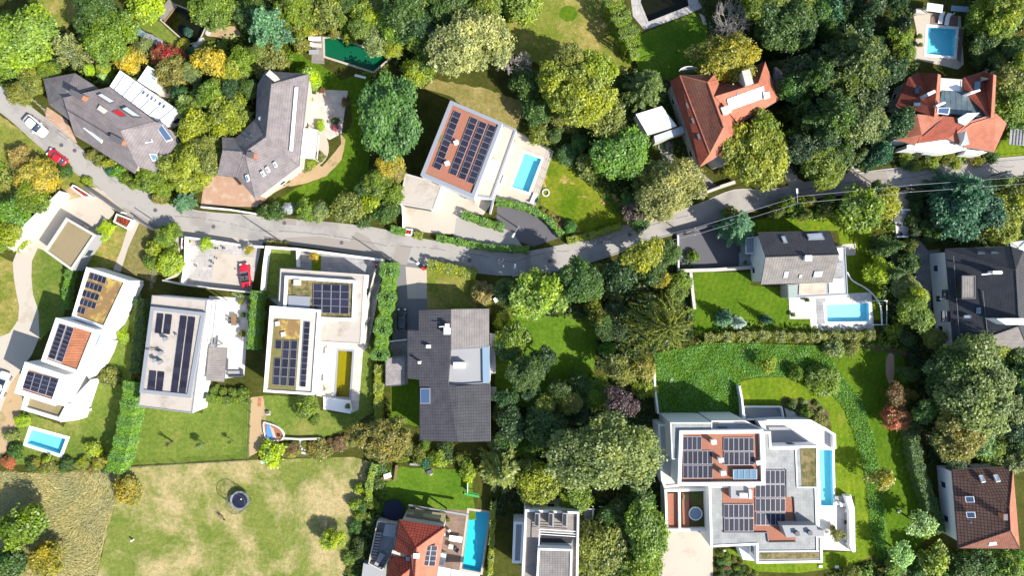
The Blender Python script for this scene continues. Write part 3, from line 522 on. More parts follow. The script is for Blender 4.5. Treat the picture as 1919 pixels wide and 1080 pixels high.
# ---------------------------------------------------------------- building parts
def window_on(parent, p, d, n, w_, z0, z1, fm='white'):
    """a framed window on the wall point p, wall direction d, outward normal n"""
    c = Vector((p[0], p[1]))
    ang = math.atan2(d.y, d.x)
    f = MB(); t = 0.07
    def bar(u0, u1, za, zb, out=0.05):
        cc = c+d*((u0+u1)/2)+n*(out/2-0.02)
        f.box((cc.x, cc.y), abs(u1-u0), out+0.04, za, zb, ang)
    bar(-w_/2, w_/2, z1-t, z1); bar(-w_/2, w_/2, z0, z0+t); bar(-w_/2, -w_/2+t, z0+t, z1-t); bar(w_/2-t, w_/2, z0+t, z1-t)
    if w_ > 1.3: bar(-t/2, t/2, z0+t, z1-t)
    fo = f.build('window', MT[fm], parent)
    g = MB(); cc = c+n*0.012
    g.box((cc.x, cc.y), w_-2*t, 0.03, z0+t, z1-t, ang); g.build('pane', MT['wglass'], fo)
def windows(parent, poly, z0, z1, every=4.2, w_=1.1, fm='white', skip=(), allsides=False, maxn=16):
    """windows storey by storey in the walls that can be seen from the air"""
    poly = ccw(poly); n = len(poly); cnt = 0
    for i in range(n):
        a, b = Vector(poly[i][:2]), Vector(poly[(i+1) % n][:2]); L = (b-a).length
        if L < 2.0 or i in skip: continue
        d = (b-a)/L; nn = Vector((d.y, -d.x)); mid = (a+b)/2
        if not allsides and nn.dot(-mid) < 0.15*mid.length: continue
        k = max(1, int(L/every)); fl = max(1, int((z1-z0)/2.7))
        for s in range(fl):
            za = z0+0.9+s*2.75
            if za+1.3 > z1: break
            for j in range(k):
                if cnt >= maxn: return
                window_on(parent, a+d*(L*(j+0.5)/k), d, nn, w_, za, za+1.25, fm); cnt += 1
def flat(parent, px, z, pw=0.3, ph=0.25, wall='white', roof='beigegravel', cap='metal', z0=0.0, win=True, zt=None, wp=None, every=4.4, maxn=3):
    o = PW(px, z); inn = inset(o, pw)
    mb = MB(); mb.sides(o, z0, z-0.1); mb.build('wall', MT[wall], parent)
    mb = MB(); mb.ring(inset(o, -0.03), inn, z-0.12, z); mb.sides(inn, z-ph, z-0.12, inward=True); mb.build('parapet', MT[cap], parent)
    mb = MB(); mb.sheet(inn, z-ph); ro = mb.build('roof', MT[roof], parent)
    if win: windows(parent, o, z0, z-0.5, every=every, maxn=maxn, fm='dmetal')
    return o
def pitched(parent, V, faces, mats, fm=None, thick=0.22, wall='white', z0=0.0, ins=0.45, win=True, name='roof', wallpx=None, maxn=4):
    P = [W(*v) for v in V]
    mb = MB(); em = {}
    for k, f in enumerate(faces):
        pts = [P[i] for i in f]
        nz = sum(((pts[a]-pts[0]).cross(pts[(a+1) % len(pts)]-pts[0])).z for a in range(len(pts)))
        idx = list(f)
        if nz < 0: idx.reverse()
        mb.face([P[i] for i in idx], fm[k] if fm else 0)
        for a in range(len(idx)):
            e = (idx[a], idx[(a+1) % len(idx)]); em[e] = em.get(e, 0)+1
    bd = [e for e in em if (e[1], e[0]) not in em]
    for a, b in bd:                                     # fascia
        p, q = P[a], P[b]; dn = Vector((0, 0, -thick))
        mb.face([p+dn, q+dn, q, p], 0)
    mb.build(name, [MT[m] for m in (mats if isinstance(mats, (list, tuple)) else [mats])], parent)
    # ridge and hip caps
    rg = MB(); n_r = 0
    for (a, b) in em:
        if a < b and (b, a) in em:
            p, q = P[a], P[b]
            if p.z+q.z > 0: rg.tube(p+Vector((0, 0, 0.01)), q+Vector((0, 0, 0.01)), 0.09, n=6); n_r += 1
    if n_r: rg.build('ridge_cap', MT[(mats if isinstance(mats, (list, tuple)) else [mats])[0]], parent)
    # walls under the eaves
    nxt = dict(bd); start = bd[0][0]; loop = [start]
    while nxt.get(loop[-1]) not in (None, start) and len(loop) < 60: loop.append(nxt[loop[-1]])
    lp = [P[i] for i in loop]; flat2 = [(p.x, p.y) for p in lp]
    ii = inset(flat2, ins)
    if sum(flat2[i][0]*flat2[(i+1) % len(flat2)][1]-flat2[(i+1) % len(flat2)][0]*flat2[i][1] for i in range(len(flat2))) < 0: ii = list(reversed(ii))
    wb = MB()
    for i in range(len(ii)):
        j = (i+1) % len(ii); za, zb = lp[i].z-thick*1.2, lp[j].z-thick*1.2
        wb.face([(ii[i][0], ii[i][1], z0), (ii[j][0], ii[j][1], z0), (ii[j][0], ii[j][1], zb), (ii[i][0], ii[i][1], za)])
    wb.build('wall', MT[wall], parent)
    if win: windows(parent, ii, z0, min(p.z for p in lp)-0.2, maxn=maxn)
    # gutters on level eaves
    for a, b in bd:
        if abs(P[a].z-P[b].z) < 0.4 and P[a].z < 7.5:
            gb = MB(); gb.tube(P[a]+Vector((0, 0, -0.1)), P[b]+Vector((0, 0, -0.1)), 0.075, n=6); gb.build('gutter', MT['lead'], parent)
    return P
def chimney(parent, px, py, z, w_=0.7, l=1.0, h=1.2, rot=0.0, mat='brick', deep=1.5, cap='lead'):
    c = W(px, py, z+h)
    mb = MB(); mb.box((c.x, c.y), l, w_, z-deep, z+h, R(rot)); o = mb.build('chimney', MT[mat], parent)
    cp = MB(); cp.box((c.x, c.y), l+.16, w_+.16, z+h, z+h+.08, R(rot)); cp.build('cap', MT[mat if mat in ('whitep', 'offwhite', 'metal') else cap], o)
    return o
def vent(parent, px, py, z, r=0.2, h=0.5, mat='whitep'):
    c = W(px, py, z+h); mb = MB(); mb.lathe((c.x, c.y, z-.2), [(r, 0), (r, h*.7+.2), (r*1.35, h*.7+.2), (r*1.35, h+.2), (0, h+.28)], 10); return mb.build('roof_vent', MT[mat], parent)
def skylight(parent, quad, zs, mat='pglass', frame='lead', t=0.12, fr=0.09, name='skylight'):
    """quad of pixels with the roof height at each corner"""
    P = [W(x, y, z) for (x, y), z in zip(quad, zs)]
    n = (P[1]-P[0]).cross(P[2]-P[0]).normalized()
    if n.z < 0: P.reverse(); n = -n
    c = sum(P, Vector())/4
    mb = MB(); up = [p+n*t for p in P]; dn = [p-n*0.15 for p in P]
    inn = [c+(u-c)*(1-fr*2/((p-c).length+.01)) if True else u for u, p in zip(up, P)]
    inn = [c+n*t+(p-c)*max(0.5, 1-fr*1.6/(p-c).length) for p in P]
    for i in range(4):
        j = (i+1) % 4
        mb.face([dn[i], dn[j], up[j], up[i]]); mb.face([up[i], up[j], inn[j], inn[i]])
    o = mb.build(name, MT[frame], parent)
    g = MB(); g.face([p-n*0.02 for p in inn]); g.build('pane', MT[mat], o); return o
PM = {}
def panel_mesh(dark=False):
    key = 'd' if dark else 'm'
    if key in PM: return PM[key]
    mb = MB(); x = 0.47; y = 0.48
    o = [(-.5, -.5), (.5, -.5), (.5, .5), (-.5, .5)]; i = [(-x, -y), (x, -y), (x, y), (-x, y)]
    mb.sides(o, -0.5, 0.5)
    for a in range(4):
        b = (a+1) % 4; mb.face([(o[a][0], o[a][1], .5), (o[b][0], o[b][1], .5), (i[b][0], i[b][1], .5), (i[a][0], i[a][1], .5)])
    mb.face([(p[0], p[1], .45) for p in i], 1, uv=[(0, 0), (1, 0), (1, 1), (0, 1)])
    ob = mb.build('solar_panel', [MT['black' if dark else 'frame'], MT['cells']]); PM[key] = ob.data; bpy.data.objects.remove(ob); return PM[key]
def solar(parent, quad, nx, ny, z, zs=None, gap=0.04, tilt=0.0, lift=0.12, dark=False):
    """a field of panels filling the traced quad (NW, NE, SE, SW) at roof height z"""
    zz = zs or [z]*4
    P = [W(x, y, h+lift) for (x, y), h in zip(quad, zz)]; me = panel_mesh(dark); org = ORG[parent.name]
    for j in range(ny):
        for i in range(nx):
            def bl(u, v): return (P[0]*(1-u)*(1-v)+P[1]*u*(1-v)+P[2]*u*v+P[3]*(1-u)*v)
            u0, u1, v0, v1 = i/nx, (i+1)/nx, j/ny, (j+1)/ny
            c = bl((u0+u1)/2, (v0+v1)/2); U = bl(u1, (v0+v1)/2)-bl(u0, (v0+v1)/2); V = bl((u0+u1)/2, v0)-bl((u0+u1)/2, v1)
            X = U.normalized(); Z = U.cross(V).normalized(); Y = Z.cross(X)
            if tilt:
                q = Matrix.Rotation(R(tilt), 3, X); Y = q @ Y; Z = q @ Z; c.z += abs(math.sin(R(tilt)))*V.length/2
            sx, sy = U.length-gap, V.length-gap
            o = bpy.data.objects.new('solar_panel', me); C.objects.link(o); o.parent = parent
            m = Matrix((X*sx, Y*sy, Z*0.05)).transposed().to_4x4(); m.translation = c-org
            o.matrix_local = m
def house(name, px, py, label, cat='house', group=None): return empty(name, W(px, py, 0), label, cat, group)
def slabtop(parent, name, px, z, mat, t=0.1):
    mb = MB(); mb.prism(PW(px, z), z-t, z); return mb.build(name, MT[mat], parent)
def beam(parent, name, a, b, z, w_=0.15, h=0.2, mat='whitep'):
    p, q = W(*a, z), W(*b, z); d = (q-p); mb = MB(); mb.box(((p.x+q.x)/2, (p.y+q.y)/2), d.length, w_, z-h, z, math.atan2(d.y, d.x)); return mb.build(name, MT[mat], parent)
def block(parent, name, px, z, mat, z0=0.0):
    mb = MB(); mb.prism(PW(px, z), z0, z); return mb.build(name, MT[mat], parent)

# ---- long grey-roofed house above the bend
h = house('grey_roof_house', 205, 230, 'long grey tiled house beside the road bend with two brick chimneys')
pitched(h, [(81, 148, 5), (140, 137, 5), (182, 164, 5.2), (118, 184, 7.6), (131, 226, 5.6), (92, 196, 4.6)], [(0, 1, 2, 3), (0, 3, 4, 5)], 't_grey', wall='offwhite', maxn=4)
pitched(h, [(118, 183, 8.6), (204, 163, 6.2), (291, 228, 6.0), (226, 245, 8.6), (258, 312, 5.4), (252, 325, 4.4), (170, 272, 4.4), (140, 254, 4.8), (309, 232, 5.4), (331, 269, 4.6), (290, 322, 4.4)],
        [(0, 1, 2, 3), (0, 3, 4, 5, 6, 7), (3, 2, 8, 9, 10, 4)], 't_grey', wall='offwhite')
for a in ((143, 177, 7.6, 26), (218, 261, 6.9, 28)): chimney(h, a[0], a[1], a[2], 0.7, 2.0, 1.6, -a[3])
chimney(h, 191, 205, 7.0, 0.6, 1.1, 1.3, -35, 'offwhite')
skylight(h, [(182, 178), (190, 175), (216, 191), (207, 194)], [7.6, 7.3, 7.1, 7.4], 'palegl')
for q, m in (([(209, 209), (222, 205), (237, 217), (226, 220)], 'redlens'), ([(227, 204), (237, 200), (265, 220), (250, 219)], 'palegl')):
    skylight(h, q, [7.7, 7.2, 7.2, 7.6], m, 'dmetal')
skylight(h, [(241, 245), (271, 240), (287, 266), (257, 271)], [7.5, 6.2, 5.7, 6.6], 'bglass', 'whitep')
skylight(h, [(290, 234), (303, 233), (324, 262), (312, 266)], [5.8, 5.5, 4.9, 5.2], 'bglass', 'whitep')
skylight(h, [(280, 288), (294, 289), (297, 299), (286, 302)], [5.4, 5.1, 4.8, 5.1], 'pglass', 'whitep')
skylight(h, [(156, 240), (162, 240), (192, 262), (190, 268)], [6.2, 6.2, 6.2, 5.9], 'palegl', 'whitep', fr=.05)
sn = MB(); p, q = W(125, 192, 8.0), W(222, 250, 8.2)
for i in range(26):
    c = p.lerp(q, i/25); sn.box((c.x-.5, c.y-.9), .35, .12, c.z-.55, c.z-.35, R(-28))
sn.build('snow_guard', MT['dmetal'], h)
a = empty('glazed_annex', W(260, 190, 0), 'white ribbed glass annex roof running along the north side of the grey house', 'annex')
flat(a, [(225, 132), (336, 208), (303, 233), (205, 163)], 3.6, 0.1, 0.06, 'white', 'glasswhite', 'whitep', maxn=4)
for i in range(13):
    t = i/12; beam(a, 'rib', (225+111*t, 132+76*t), (205+98*t, 163+70*t), 3.68, 0.07, 0.12, 'metal' if i % 2 else 'whitep')
for i in range(6):
    x, y = 268+7.6*i, 168+5.2*i; skylight(a, [(x+1, y-1), (x+6, y+3), (x+1, y+11), (x-4, y+8)], [3.62]*4, 'bglass', 'whitep', t=.04)
flat(a, [(277, 123), (300, 137), (282, 167), (258, 151)], 2.8, 0.12, 0.06, 'white', 'palegl', 'whitep', win=False)
t = empty('picnic_table', W(237, 134, 0), 'dark roofed shelter corner standing among white stones north of the grey house', 'shelter') if False else None

# ---- grey house with two hipped wings
h = house('grey_hipped_house', 505, 250, 'grey-brown house with angled hipped wings and a long white strip on its roof')
pitched(h, [(497, 133, 5), (579, 139, 5), (509, 158, 9), (499, 257, 9), (560, 311, 5), (482, 160, 5.2), (479, 222, 5.8), (459, 285, 8), (479, 373, 4.6), (443, 332, 5.2), (441, 259, 5.2), (407, 328, 4.8), (417, 282, 7.4), (416, 257, 5.2)],
        [(0, 1, 2), (2, 1, 4, 3), (0, 2, 3, 6, 5), (3, 4, 8, 7), (7, 8, 9), (3, 7, 10, 6), (7, 9, 11, 12), (7, 12, 13, 10)], 't_grey', wall='offwhite', ins=.5)
skylight(h, [(552, 163), (558, 163), (548, 283), (542, 282)], [6.9, 6.5, 6.3, 6.7], 'glasswhite', 'whitep', fr=.04)
chimney(h, 510, 142, 6.8, .8, 1.6, 1.6, -40, 'offwhite'); chimney(h, 469, 290, 7.6, .7, 1.0, 1.2, -10); vent(h, 489, 222, 6.5, .28, .6)
for x, y in ((492, 326), (501, 318), (515, 309)): skylight(h, [(x-4, y-4), (x, y-6), (x+5, y+3), (x+1, y+5)], [6.6, 6.8, 6.2, 6.0], 'pglass', 'whitep')
skylight(h, [(460, 329), (464, 327), (468, 338), (464, 341)], [6.3, 6.5, 6.3, 6.1], 'pglass', 'whitep')
for x, y in ((463, 260), (471, 254)): skylight(h, [(x-3, y), (x, y-3), (x+4, y), (x+1, y+3)], [7.2, 7.3, 7.6, 7.4], 'pglass', 'dmetal')
a = empty('awning', W(575, 265, 0), 'cream fabric awning over the curved terrace of the hipped grey house', 'awning')
mb = MB(); mb.prism(PW([(569, 240), (594, 243), (590, 298), (563, 296)], 3.0), 2.9, 3.0); mb.build('canopy', MT['canvas'], a)
beam(a, 'rail', (598, 254), (594, 298), 2.9, .12, .15)
for x, y in ((594, 243), (590, 298)):
    p = W(x, y, 2.9); mb = MB(); mb.tube((p.x-.05, p.y, 0), (p.x-.05, p.y, 2.9), .05); mb.build('post', MT['whitep'], a)

# ---- modern house with a red gravel roof
h = house('flat_roof_villa', 880, 280, 'flat-roofed modern villa with red gravel roof and four slanted columns of solar panels')
flat(h, [(844, 188), (942, 230), (888, 371), (788, 328)], 7, 0.55, 0.3, 'white', 'redgravel', 'metal')
flat(h, [(943, 231), (968, 243), (922, 372), (890, 368)], 3.6, 0.3, 0.2, 'white', 'concrete', 'metal', win=False)
block(h, 'annex_roof', [(913, 294), (936, 302), (924, 340), (904, 332)], 4.2, 'white', 3.0)
solar(h, [(851, 206), (865, 213), (825, 320), (811, 313)], 1, 10, 6.75)
for (x0, y0), (x1, y1) in (((882, 218), (841, 325)), ((899, 226), (858, 333)), ((917, 232), (875, 341))):
    solar(h, [(x0, y0), (x0+14, y0+6), (x1+14, y1+5), (x1, y1)], 1, 10, 6.75)
for x, y in ((855, 267), (838, 306)): chimney(h, x, y, 6.7, .5, .6, .6, 20, 'whitep', .1)
block(h, 'sedum_patch', [(826, 252), (831, 254), (827, 267), (821, 265)], 6.78, 'sedum', 6.6)
g = empty('garage', W(788, 355, 0), 'white garage with a pale flat roof left of the solar villa', 'garage')
flat(g, [(760, 325), (829, 345), (812, 393), (747, 382)], 3.2, 0.15, 0.08, 'white', 'beigegravel', 'offwhite', win=False)
f = MB(); pts = PW([(812, 393), (747, 382)], 3.2); mb = MB()
a_, b_ = Vector(pts[0]), Vector(pts[1]); d = (b_-a_).normalized(); mb.box(tuple((a_+b_)/2-Vector((-d.y, d.x))*0.0+Vector((0, -.04))), 4.6, .06, 0.05, 2.4, math.atan2(d.y, d.x)); mb.build('garage_door', MT['dmetal'], g)

# ---- orange-roofed house under the yellow tree
h = house('orange_roof_house', 1345, 210, 'big orange-tiled house with white roof glazing and round balconies under the mustard-yellow tree')
pitched(h, [(1256, 151, 5), (1274, 141, 6.8), (1326, 154, 9), (1356, 238, 9), (1311, 313, 5), (1330, 288, 6.6), (1391, 266, 5), (1338, 140, 6.6), (1345, 150, 6.6), (1290, 125, 5.2)],
        [(0, 1, 5, 4), (1, 2, 3, 5), (3, 4, 5), (3, 6, 4), (2, 8, 6, 3), (1, 7, 2), (2, 7, 8)], ['t_orange_lit', 't_red_shade', 't_red_toned'], fm=[1, 2, 2, 0, 0, 2, 0], wall='offwhite')  # one tile in lit and shaded colours, chosen by each slope's sun
pitched(h, [(1335, 182, 6.2), (1350, 150, 5.4), (1434, 116, 5.4), (1421, 156, 8.8), (1340, 181, 8.8), (1461, 186, 5.2), (1384, 232, 5.2), (1366, 215, 5.6)],
        [(4, 1, 2, 3), (3, 2, 5), (4, 3, 5, 6, 7)], ['t_orange_lit', 't_red_toned'], fm=[1, 0, 0], wall='offwhite')  # north slope painted in the shaded tone, the others in the lit one
for i in range(4):
    x, y = 1362+17.3*i, 187-6.2*i
    skylight(h, [(x, y-2), (x+16.5, y-8), (x+20.5, y+14), (x+4, y+20)], [8.3, 8.3, 7.1, 7.1], 'glasswhite', 'metal', fr=.04)
    if i: skylight(h, [(x, y-8), (x+4, y-9.5), (x+6, y-1), (x+2, y+.5)], [8.4, 8.4, 8.0, 8.0], 'lead' if False else 'pglass', 'lead', t=.2)
for q in ([(1346, 184), (1358, 180), (1362, 190), (1350, 195)], [(1430, 172), (1441, 171), (1443, 182), (1432, 186)]): skylight(h, q, [8, 8, 7.5, 7.5], 'glasswhite', 'metal')
chimney(h, 1401, 145, 8.0, 1.1, 2.2, 1.6, 105, 'offwhite'); chimney(h, 1361, 206, 7.6, 1.1, 1.3, 1.2, 20, 'offwhite'); chimney(h, 1344, 207, 7.4, .3, .3, .5, 0, 'lead')
for x, y in ((1287, 199), (1297, 227), (1308, 257)):
    p = W(x, y, 5.9); mb = MB(); mb.box((p.x, p.y), .9, .35, 5.5, 6.4, R(-70)); mb.build('dormer_vent', MT['lead'], h)
for cx, cy, rx, ry, a0, a1 in ((1446, 152, 24, 27, -70, 75), (1292, 136, 20, 12, 35, 160)):
    pts = [(cx+rx*math.cos(R(a_)), cy-ry*math.sin(R(a_))) for a_ in np.linspace(a0, a1, 9)]
    b = MB(); b.prism(PW(pts, 4.4), 3.2, 4.4); bal = b.build('balcony', MT['greywall'], h)
    b = MB(); wp = [W(x, y, 5.4) for x, y in pts]
    for i in range(8): b.tube(wp[i], wp[i+1], .05, n=6); b.tube(wp[i], wp[i]-Vector((0, 0, 1)), .03, n=5)
    for i in range(8): b.tube(wp[i]-Vector((0, 0, .5)), wp[i+1]-Vector((0, 0, .5)), .03, n=5)
    b.build('railing', MT['whitep'], bal)
pitched(h, [(1380, 236, 4.6), (1440, 205, 4.6), (1428, 217, 3.8), (1404, 232, 3.8), (1388, 240, 3.8)], [(0, 1, 2, 3, 4)], 't_orange_lit', wall='offwhite', win=False)
block(h, 'porch', [(1330, 294), (1376, 276), (1384, 300), (1344, 312)], 3.2, 'offwhite')
g = empty('carport', W(1228, 235, 0), 'white flat-roofed carport joined to the orange-roofed house by a short grey roof', 'carport')
flat(g, [(1192, 214), (1240, 199), (1268, 236), (1214, 252)], 3.0, 0.1, 0.05, 'white', 'glasswhite', 'whitep', win=False)
flat(g, [(1226, 255), (1279, 236), (1284, 248), (1228, 268)], 2.7, 0.08, 0.04, 'offwhite', 'palegl', 'offwhite', win=False)

# ---- red house with slate-blue roof terrace
h = house('red_roof_mansion', 1780, 210, 'rambling red-tiled house with a blue-grey metal roof and white dormers above the road')
pitched(h, [(1702, 146, 4.70), (1722, 135, 4.70), (1757, 138, 7.22), (1750, 218, 7.22), (1679, 196, 4.20), (1763, 140, 6.22), (1759, 217, 6.22)], [(0, 1, 2, 3, 4), (2, 5, 6, 3)], ['t_red_shade', 't_orange_lit'], fm=[0, 1], wall='offwhite')  # shade of the west slope and light of the east strip painted in
pitched(h, [(1805, 146, 5.04), (1843, 134, 5.04), (1861, 139, 7.56), (1856, 220, 7.56), (1807, 174, 5.38), (1867, 141, 6.38), (1863, 221, 6.38)], [(0, 1, 2, 3, 4), (2, 5, 6, 3)], ['t_red_shade', 't_orange_lit'], fm=[0, 1], wall='offwhite')  # again a shaded west slope and a lit east strip by colour
flat(h, [(1763, 146), (1803, 149), (1801, 174), (1761, 170)], 5.5, .15, .1, 'white', 'canvas', 'offwhite', win=False)
pitched(h, [(1766, 169, 5.54), (1851, 176, 5.54), (1856, 221, 6.38), (1756, 209, 6.38)], [(0, 1, 2, 3)], 't_bluemetal', wall='white', win=False)
pitched(h, [(1719, 214, 6.55), (1768, 219, 6.55), (1727, 252, 6.22), (1715, 272, 4.20), (1681, 262, 4.03), (1685, 240, 4.54)], [(0, 1, 2, 3, 4, 5)], ['t_orange_lit'], wall='white', win=False)
pitched(h, [(1766, 217, 6.64), (1826, 225, 6.64), (1812, 229, 6.55), (1776, 260, 4.20), (1720, 268, 4.20), (1726, 253, 6.05)], [(0, 1, 2, 3, 4, 5)], 't_red_shade', wall='white', win=False)  # middle slope's shadow is put into its darker tile colour
pitched(h, [(1866, 212, 6.64), (1887, 231, 5.54), (1863, 285, 4.03), (1812, 276, 4.03), (1776, 260, 4.20), (1820, 226, 6.64)], [(0, 1, 2, 3, 4, 5)], 't_orange_lit', wall='white')
pitched(h, [(1679, 196, 4.20), (1735, 212, 4.70), (1719, 216, 4.54), (1690, 205, 3.86)], [(0, 1, 2, 3)], 't_red_toned', wall='white', win=False)
for q, m in (([(1715, 163), (1724, 162), (1723, 176), (1714, 176)], 'pglass'), ([(1712, 192), (1727, 192), (1727, 199), (1711, 199)], 'pglass'), ([(1826, 152), (1839, 151), (1837, 168), (1824, 169)], 'pglass')):
    skylight(h, q, [5.7, 6.2, 6.2, 5.7], m, 'dmetal')
skylight(h, [(1757, 202), (1780, 202), (1777, 215), (1755, 212)], [6.8]*4, 'bglass', 'whitep')
for pts, za in (([(1738, 174), (1752, 168), (1754, 173), (1740, 180)], 8.0), ([(1754, 197), (1770, 190), (1773, 193), (1757, 201)], 7.8), ([(1818, 172), (1836, 167), (1838, 170), (1822, 174)], 7.6)):
    block(h, 'chimney', pts, za, 'whitep', za-2.4)
pitched(h, [(1795, 222, 7.06), (1812, 212, 7.90), (1836, 211, 7.06), (1808, 235, 6.72), (1796, 230, 6.72)], [(0, 1, 2, 3, 4)], 'palegl', wall='white', z0=6, ins=.15, win=False, name='dormer_roof')
pitched(h, [(1810, 243, 6.89), (1817, 270, 5.04), (1800, 274, 4.54), (1806, 262, 5.38)], [(0, 1, 2, 3)], 'palegl', wall='white', z0=4, ins=.1, win=False, name='dormer_roof')
flat(h, [(1700, 272), (1756, 262), (1800, 263), (1812, 280), (1770, 288), (1700, 278)], 3.6, .2, .1, 'white', 'white_slab', 'whitep')
flat(h, [(1812, 280), (1850, 285), (1832, 292), (1808, 288)], 3.0, .15, .1, 'white', 'white_slab', 'whitep', win=False)

h = house('red_roof_cottage', 1622, 0, 'small house with a hipped orange-red roof at the top edge of the photo')
pitched(h, [(1600, -30, 4.8), (1648, -30, 4.8), (1639, 28, 4.2), (1631, 23, 4.4), (1609, 22, 4.4), (1628, 2, 6.8), (1624, -30, 6.8)], [(6, 1, 2, 3, 5), (5, 3, 4), (0, 6, 5, 4)], ['t_orange_lit', 't_red_shade'], fm=[0, 0, 1], wall='white')  # west slope takes the shaded tile colour, the others the lit one

# ---- charcoal gabled house with the rectangular pool
h = house('gabled_house', 1495, 500, 'charcoal-tiled gabled house with white walls, just above the rectangular garden pool')
pitched(h, [(1420, 436, 5.6), (1555, 433, 5.6), (1573, 477, 8.6), (1435, 482, 8.6), (1561, 529, 5.4), (1426, 533, 5.4)], [(0, 1, 2, 3), (3, 2, 4, 5)], ['t_char', 't_grey2'], fm=[0, 1], wall='white')  # slope towards the sun gets a lighter tile, its light painted in
for q, zz in (([(1463, 443), (1471, 443), (1476, 455), (1468, 455)], [6.2, 6.2, 7, 7]), ([(1511, 439), (1540, 437), (1545, 448), (1515, 449)], [6.1, 6.1, 6.8, 6.8]),
              ([(1470, 508), (1479, 508), (1476, 521), (1467, 521)], [6.9, 6.9, 6.1, 6.1]), ([(1498, 514), (1504, 514), (1502, 521), (1496, 521)], [6.5, 6.5, 6.1, 6.1]), ([(1526, 508), (1543, 507), (1540, 519), (1523, 520)], [6.9, 6.9, 6.2, 6.2])):
    skylight(h, q, zz, 'palegl', 'metal')
chimney(h, 1515, 484, 8.2, .7, .9, .9, 0, 'whitep'); 
a = empty('garden_annex', W(1540, 530, 0), 'grey framed flat annex with pale roof bays wrapping the charcoal gabled house', 'annex')
flat(a, [(1571, 465), (1584, 464), (1589, 552), (1477, 559), (1476, 534), (1562, 530), (1574, 478)], 3.2, .12, .1, 'greywall', 'metal', 'metal', win=False)
slabtop(a, 'roof_bay', [(1498, 532), (1547, 530), (1548, 552), (1497, 553)], 3.26, 'deck_pale'); slabtop(a, 'roof_bay', [(1553, 523), (1580, 522), (1582, 549), (1554, 550)], 3.27, 'canvas')
slabtop(a, 'roof_bay', [(1569, 465), (1579, 464), (1578, 488), (1573, 489)], 3.27, 'canvas'); slabtop(a, 'roof_bay', [(1567, 492), (1578, 490), (1580, 521), (1562, 522)], 3.26, 'grey_slab')
slabtop(a, 'roof_bay', [(1477, 536), (1492, 535), (1493, 557), (1478, 558)], 3.27, 'green_render')
p_ = empty('entrance_porch', W(1395, 480, 0), 'small grey entrance porch with a white door at the west gable of the charcoal house', 'porch')
flat(p_, [(1397, 446), (1414, 444), (1414, 475), (1398, 476)], 2.8, .1, .06, 'green_render', 'metal', 'whitep', win=False)
slabtop(p_, 'landing', [(1386, 473), (1412, 472), (1412, 498), (1386, 499)], .5, 'greywall', .48)

# ---- black-roofed house at the right edge
h = house('black_roof_house', 1840, 560, 'black-tiled house with a tall white wall at the right edge of the photo')
pitched(h, [(1772, 467, 5.2), (1894, 462, 5.2), (1903, 507, 9.6), (1909, 611, 9.6), (1787, 655, 5.2), (1926, 653, 5.2), (1936, 500, 5.6), (1918, 470, 5.4)],
        [(0, 2, 3, 4), (0, 1, 2), (4, 3, 5), (2, 1, 7, 6, 5, 3)], ['t_slate_shade', 't_char', 't_grey2'], fm=[0, 1, 2, 1], wall='white', ins=.5)  # slopes shaded by colour: west darkest, south hip palest
for q in ([(1830, 472), (1843, 472), (1846, 476), (1832, 476)], [(1855, 472), (1870, 472), (1872, 476), (1857, 476)]): skylight(h, q, [6.0, 6.0, 6.4, 6.4], 'pglass', 'dmetal')
skylight(h, [(1830, 577), (1838, 577), (1838, 588), (1830, 588)], [7.1, 7.3, 7.3, 7.1], 'pglass', 'metal')
skylight(h, [(1806, 591), (1820, 591), (1820, 597), (1806, 597)], [6.3, 6.8, 6.8, 6.3], 'palegl', 'metal')
flat(h, [(1803, 517), (1828, 517), (1828, 560), (1803, 560)], 7.4, .12, .1, 't_slate_shade', 't_grey2', 'lead', z0=5.5, win=False)
block(h, 'chimney', [(1868, 598), (1885, 597), (1925, 597), (1925, 609), (1885, 609)], 10.2, 'whitep', 6)
beam(h, 'antenna_mast', (1840, 515), (1879, 511), 8.9, .18, .18, 'whitep'); block(h, 'roof_vent', [(1861, 508), (1878, 508), (1878, 514), (1861, 514)], 9.2, 'whitep', 8)
for (x0, y0, x1, y1) in ((1768, 543, 1780, 562), (1766, 583, 1781, 604), (1760, 560, 1780, 561)): block(h, 'balcony', [(x0, y0), (x1, y0), (x1, y1), (x0, y1)], 4.8, 'dmetal', 4.4)
beam(h, 'snow_guard', (1787, 480), (1799, 645), 6.1, .08, .1, 'lead'); beam(h, 'snow_guard', (1842, 545), (1851, 628), 7.6, .08, .1, 'lead')
g = empty('parasol', W(1905, 463, 0), 'large square white parasol at the top right corner of the black-roofed house', 'parasol')
pitched(g, [(1893, 454, 2.6), (1926, 450, 2.6), (1930, 478, 2.6), (1896, 478, 2.6), (1911, 464, 3.2)], [(0, 1, 4), (1, 2, 4), (2, 3, 4), (3, 0, 4)], 'canvas', wall='canvas', z0=2.4, ins=.05, win=False, thick=.05, name='canopy')
p = W(1911, 464, 3); mb = MB(); mb.tube((p.x, p.y, 0), (p.x, p.y, 3.1), .04); mb.build('post', MT['wood'], g)

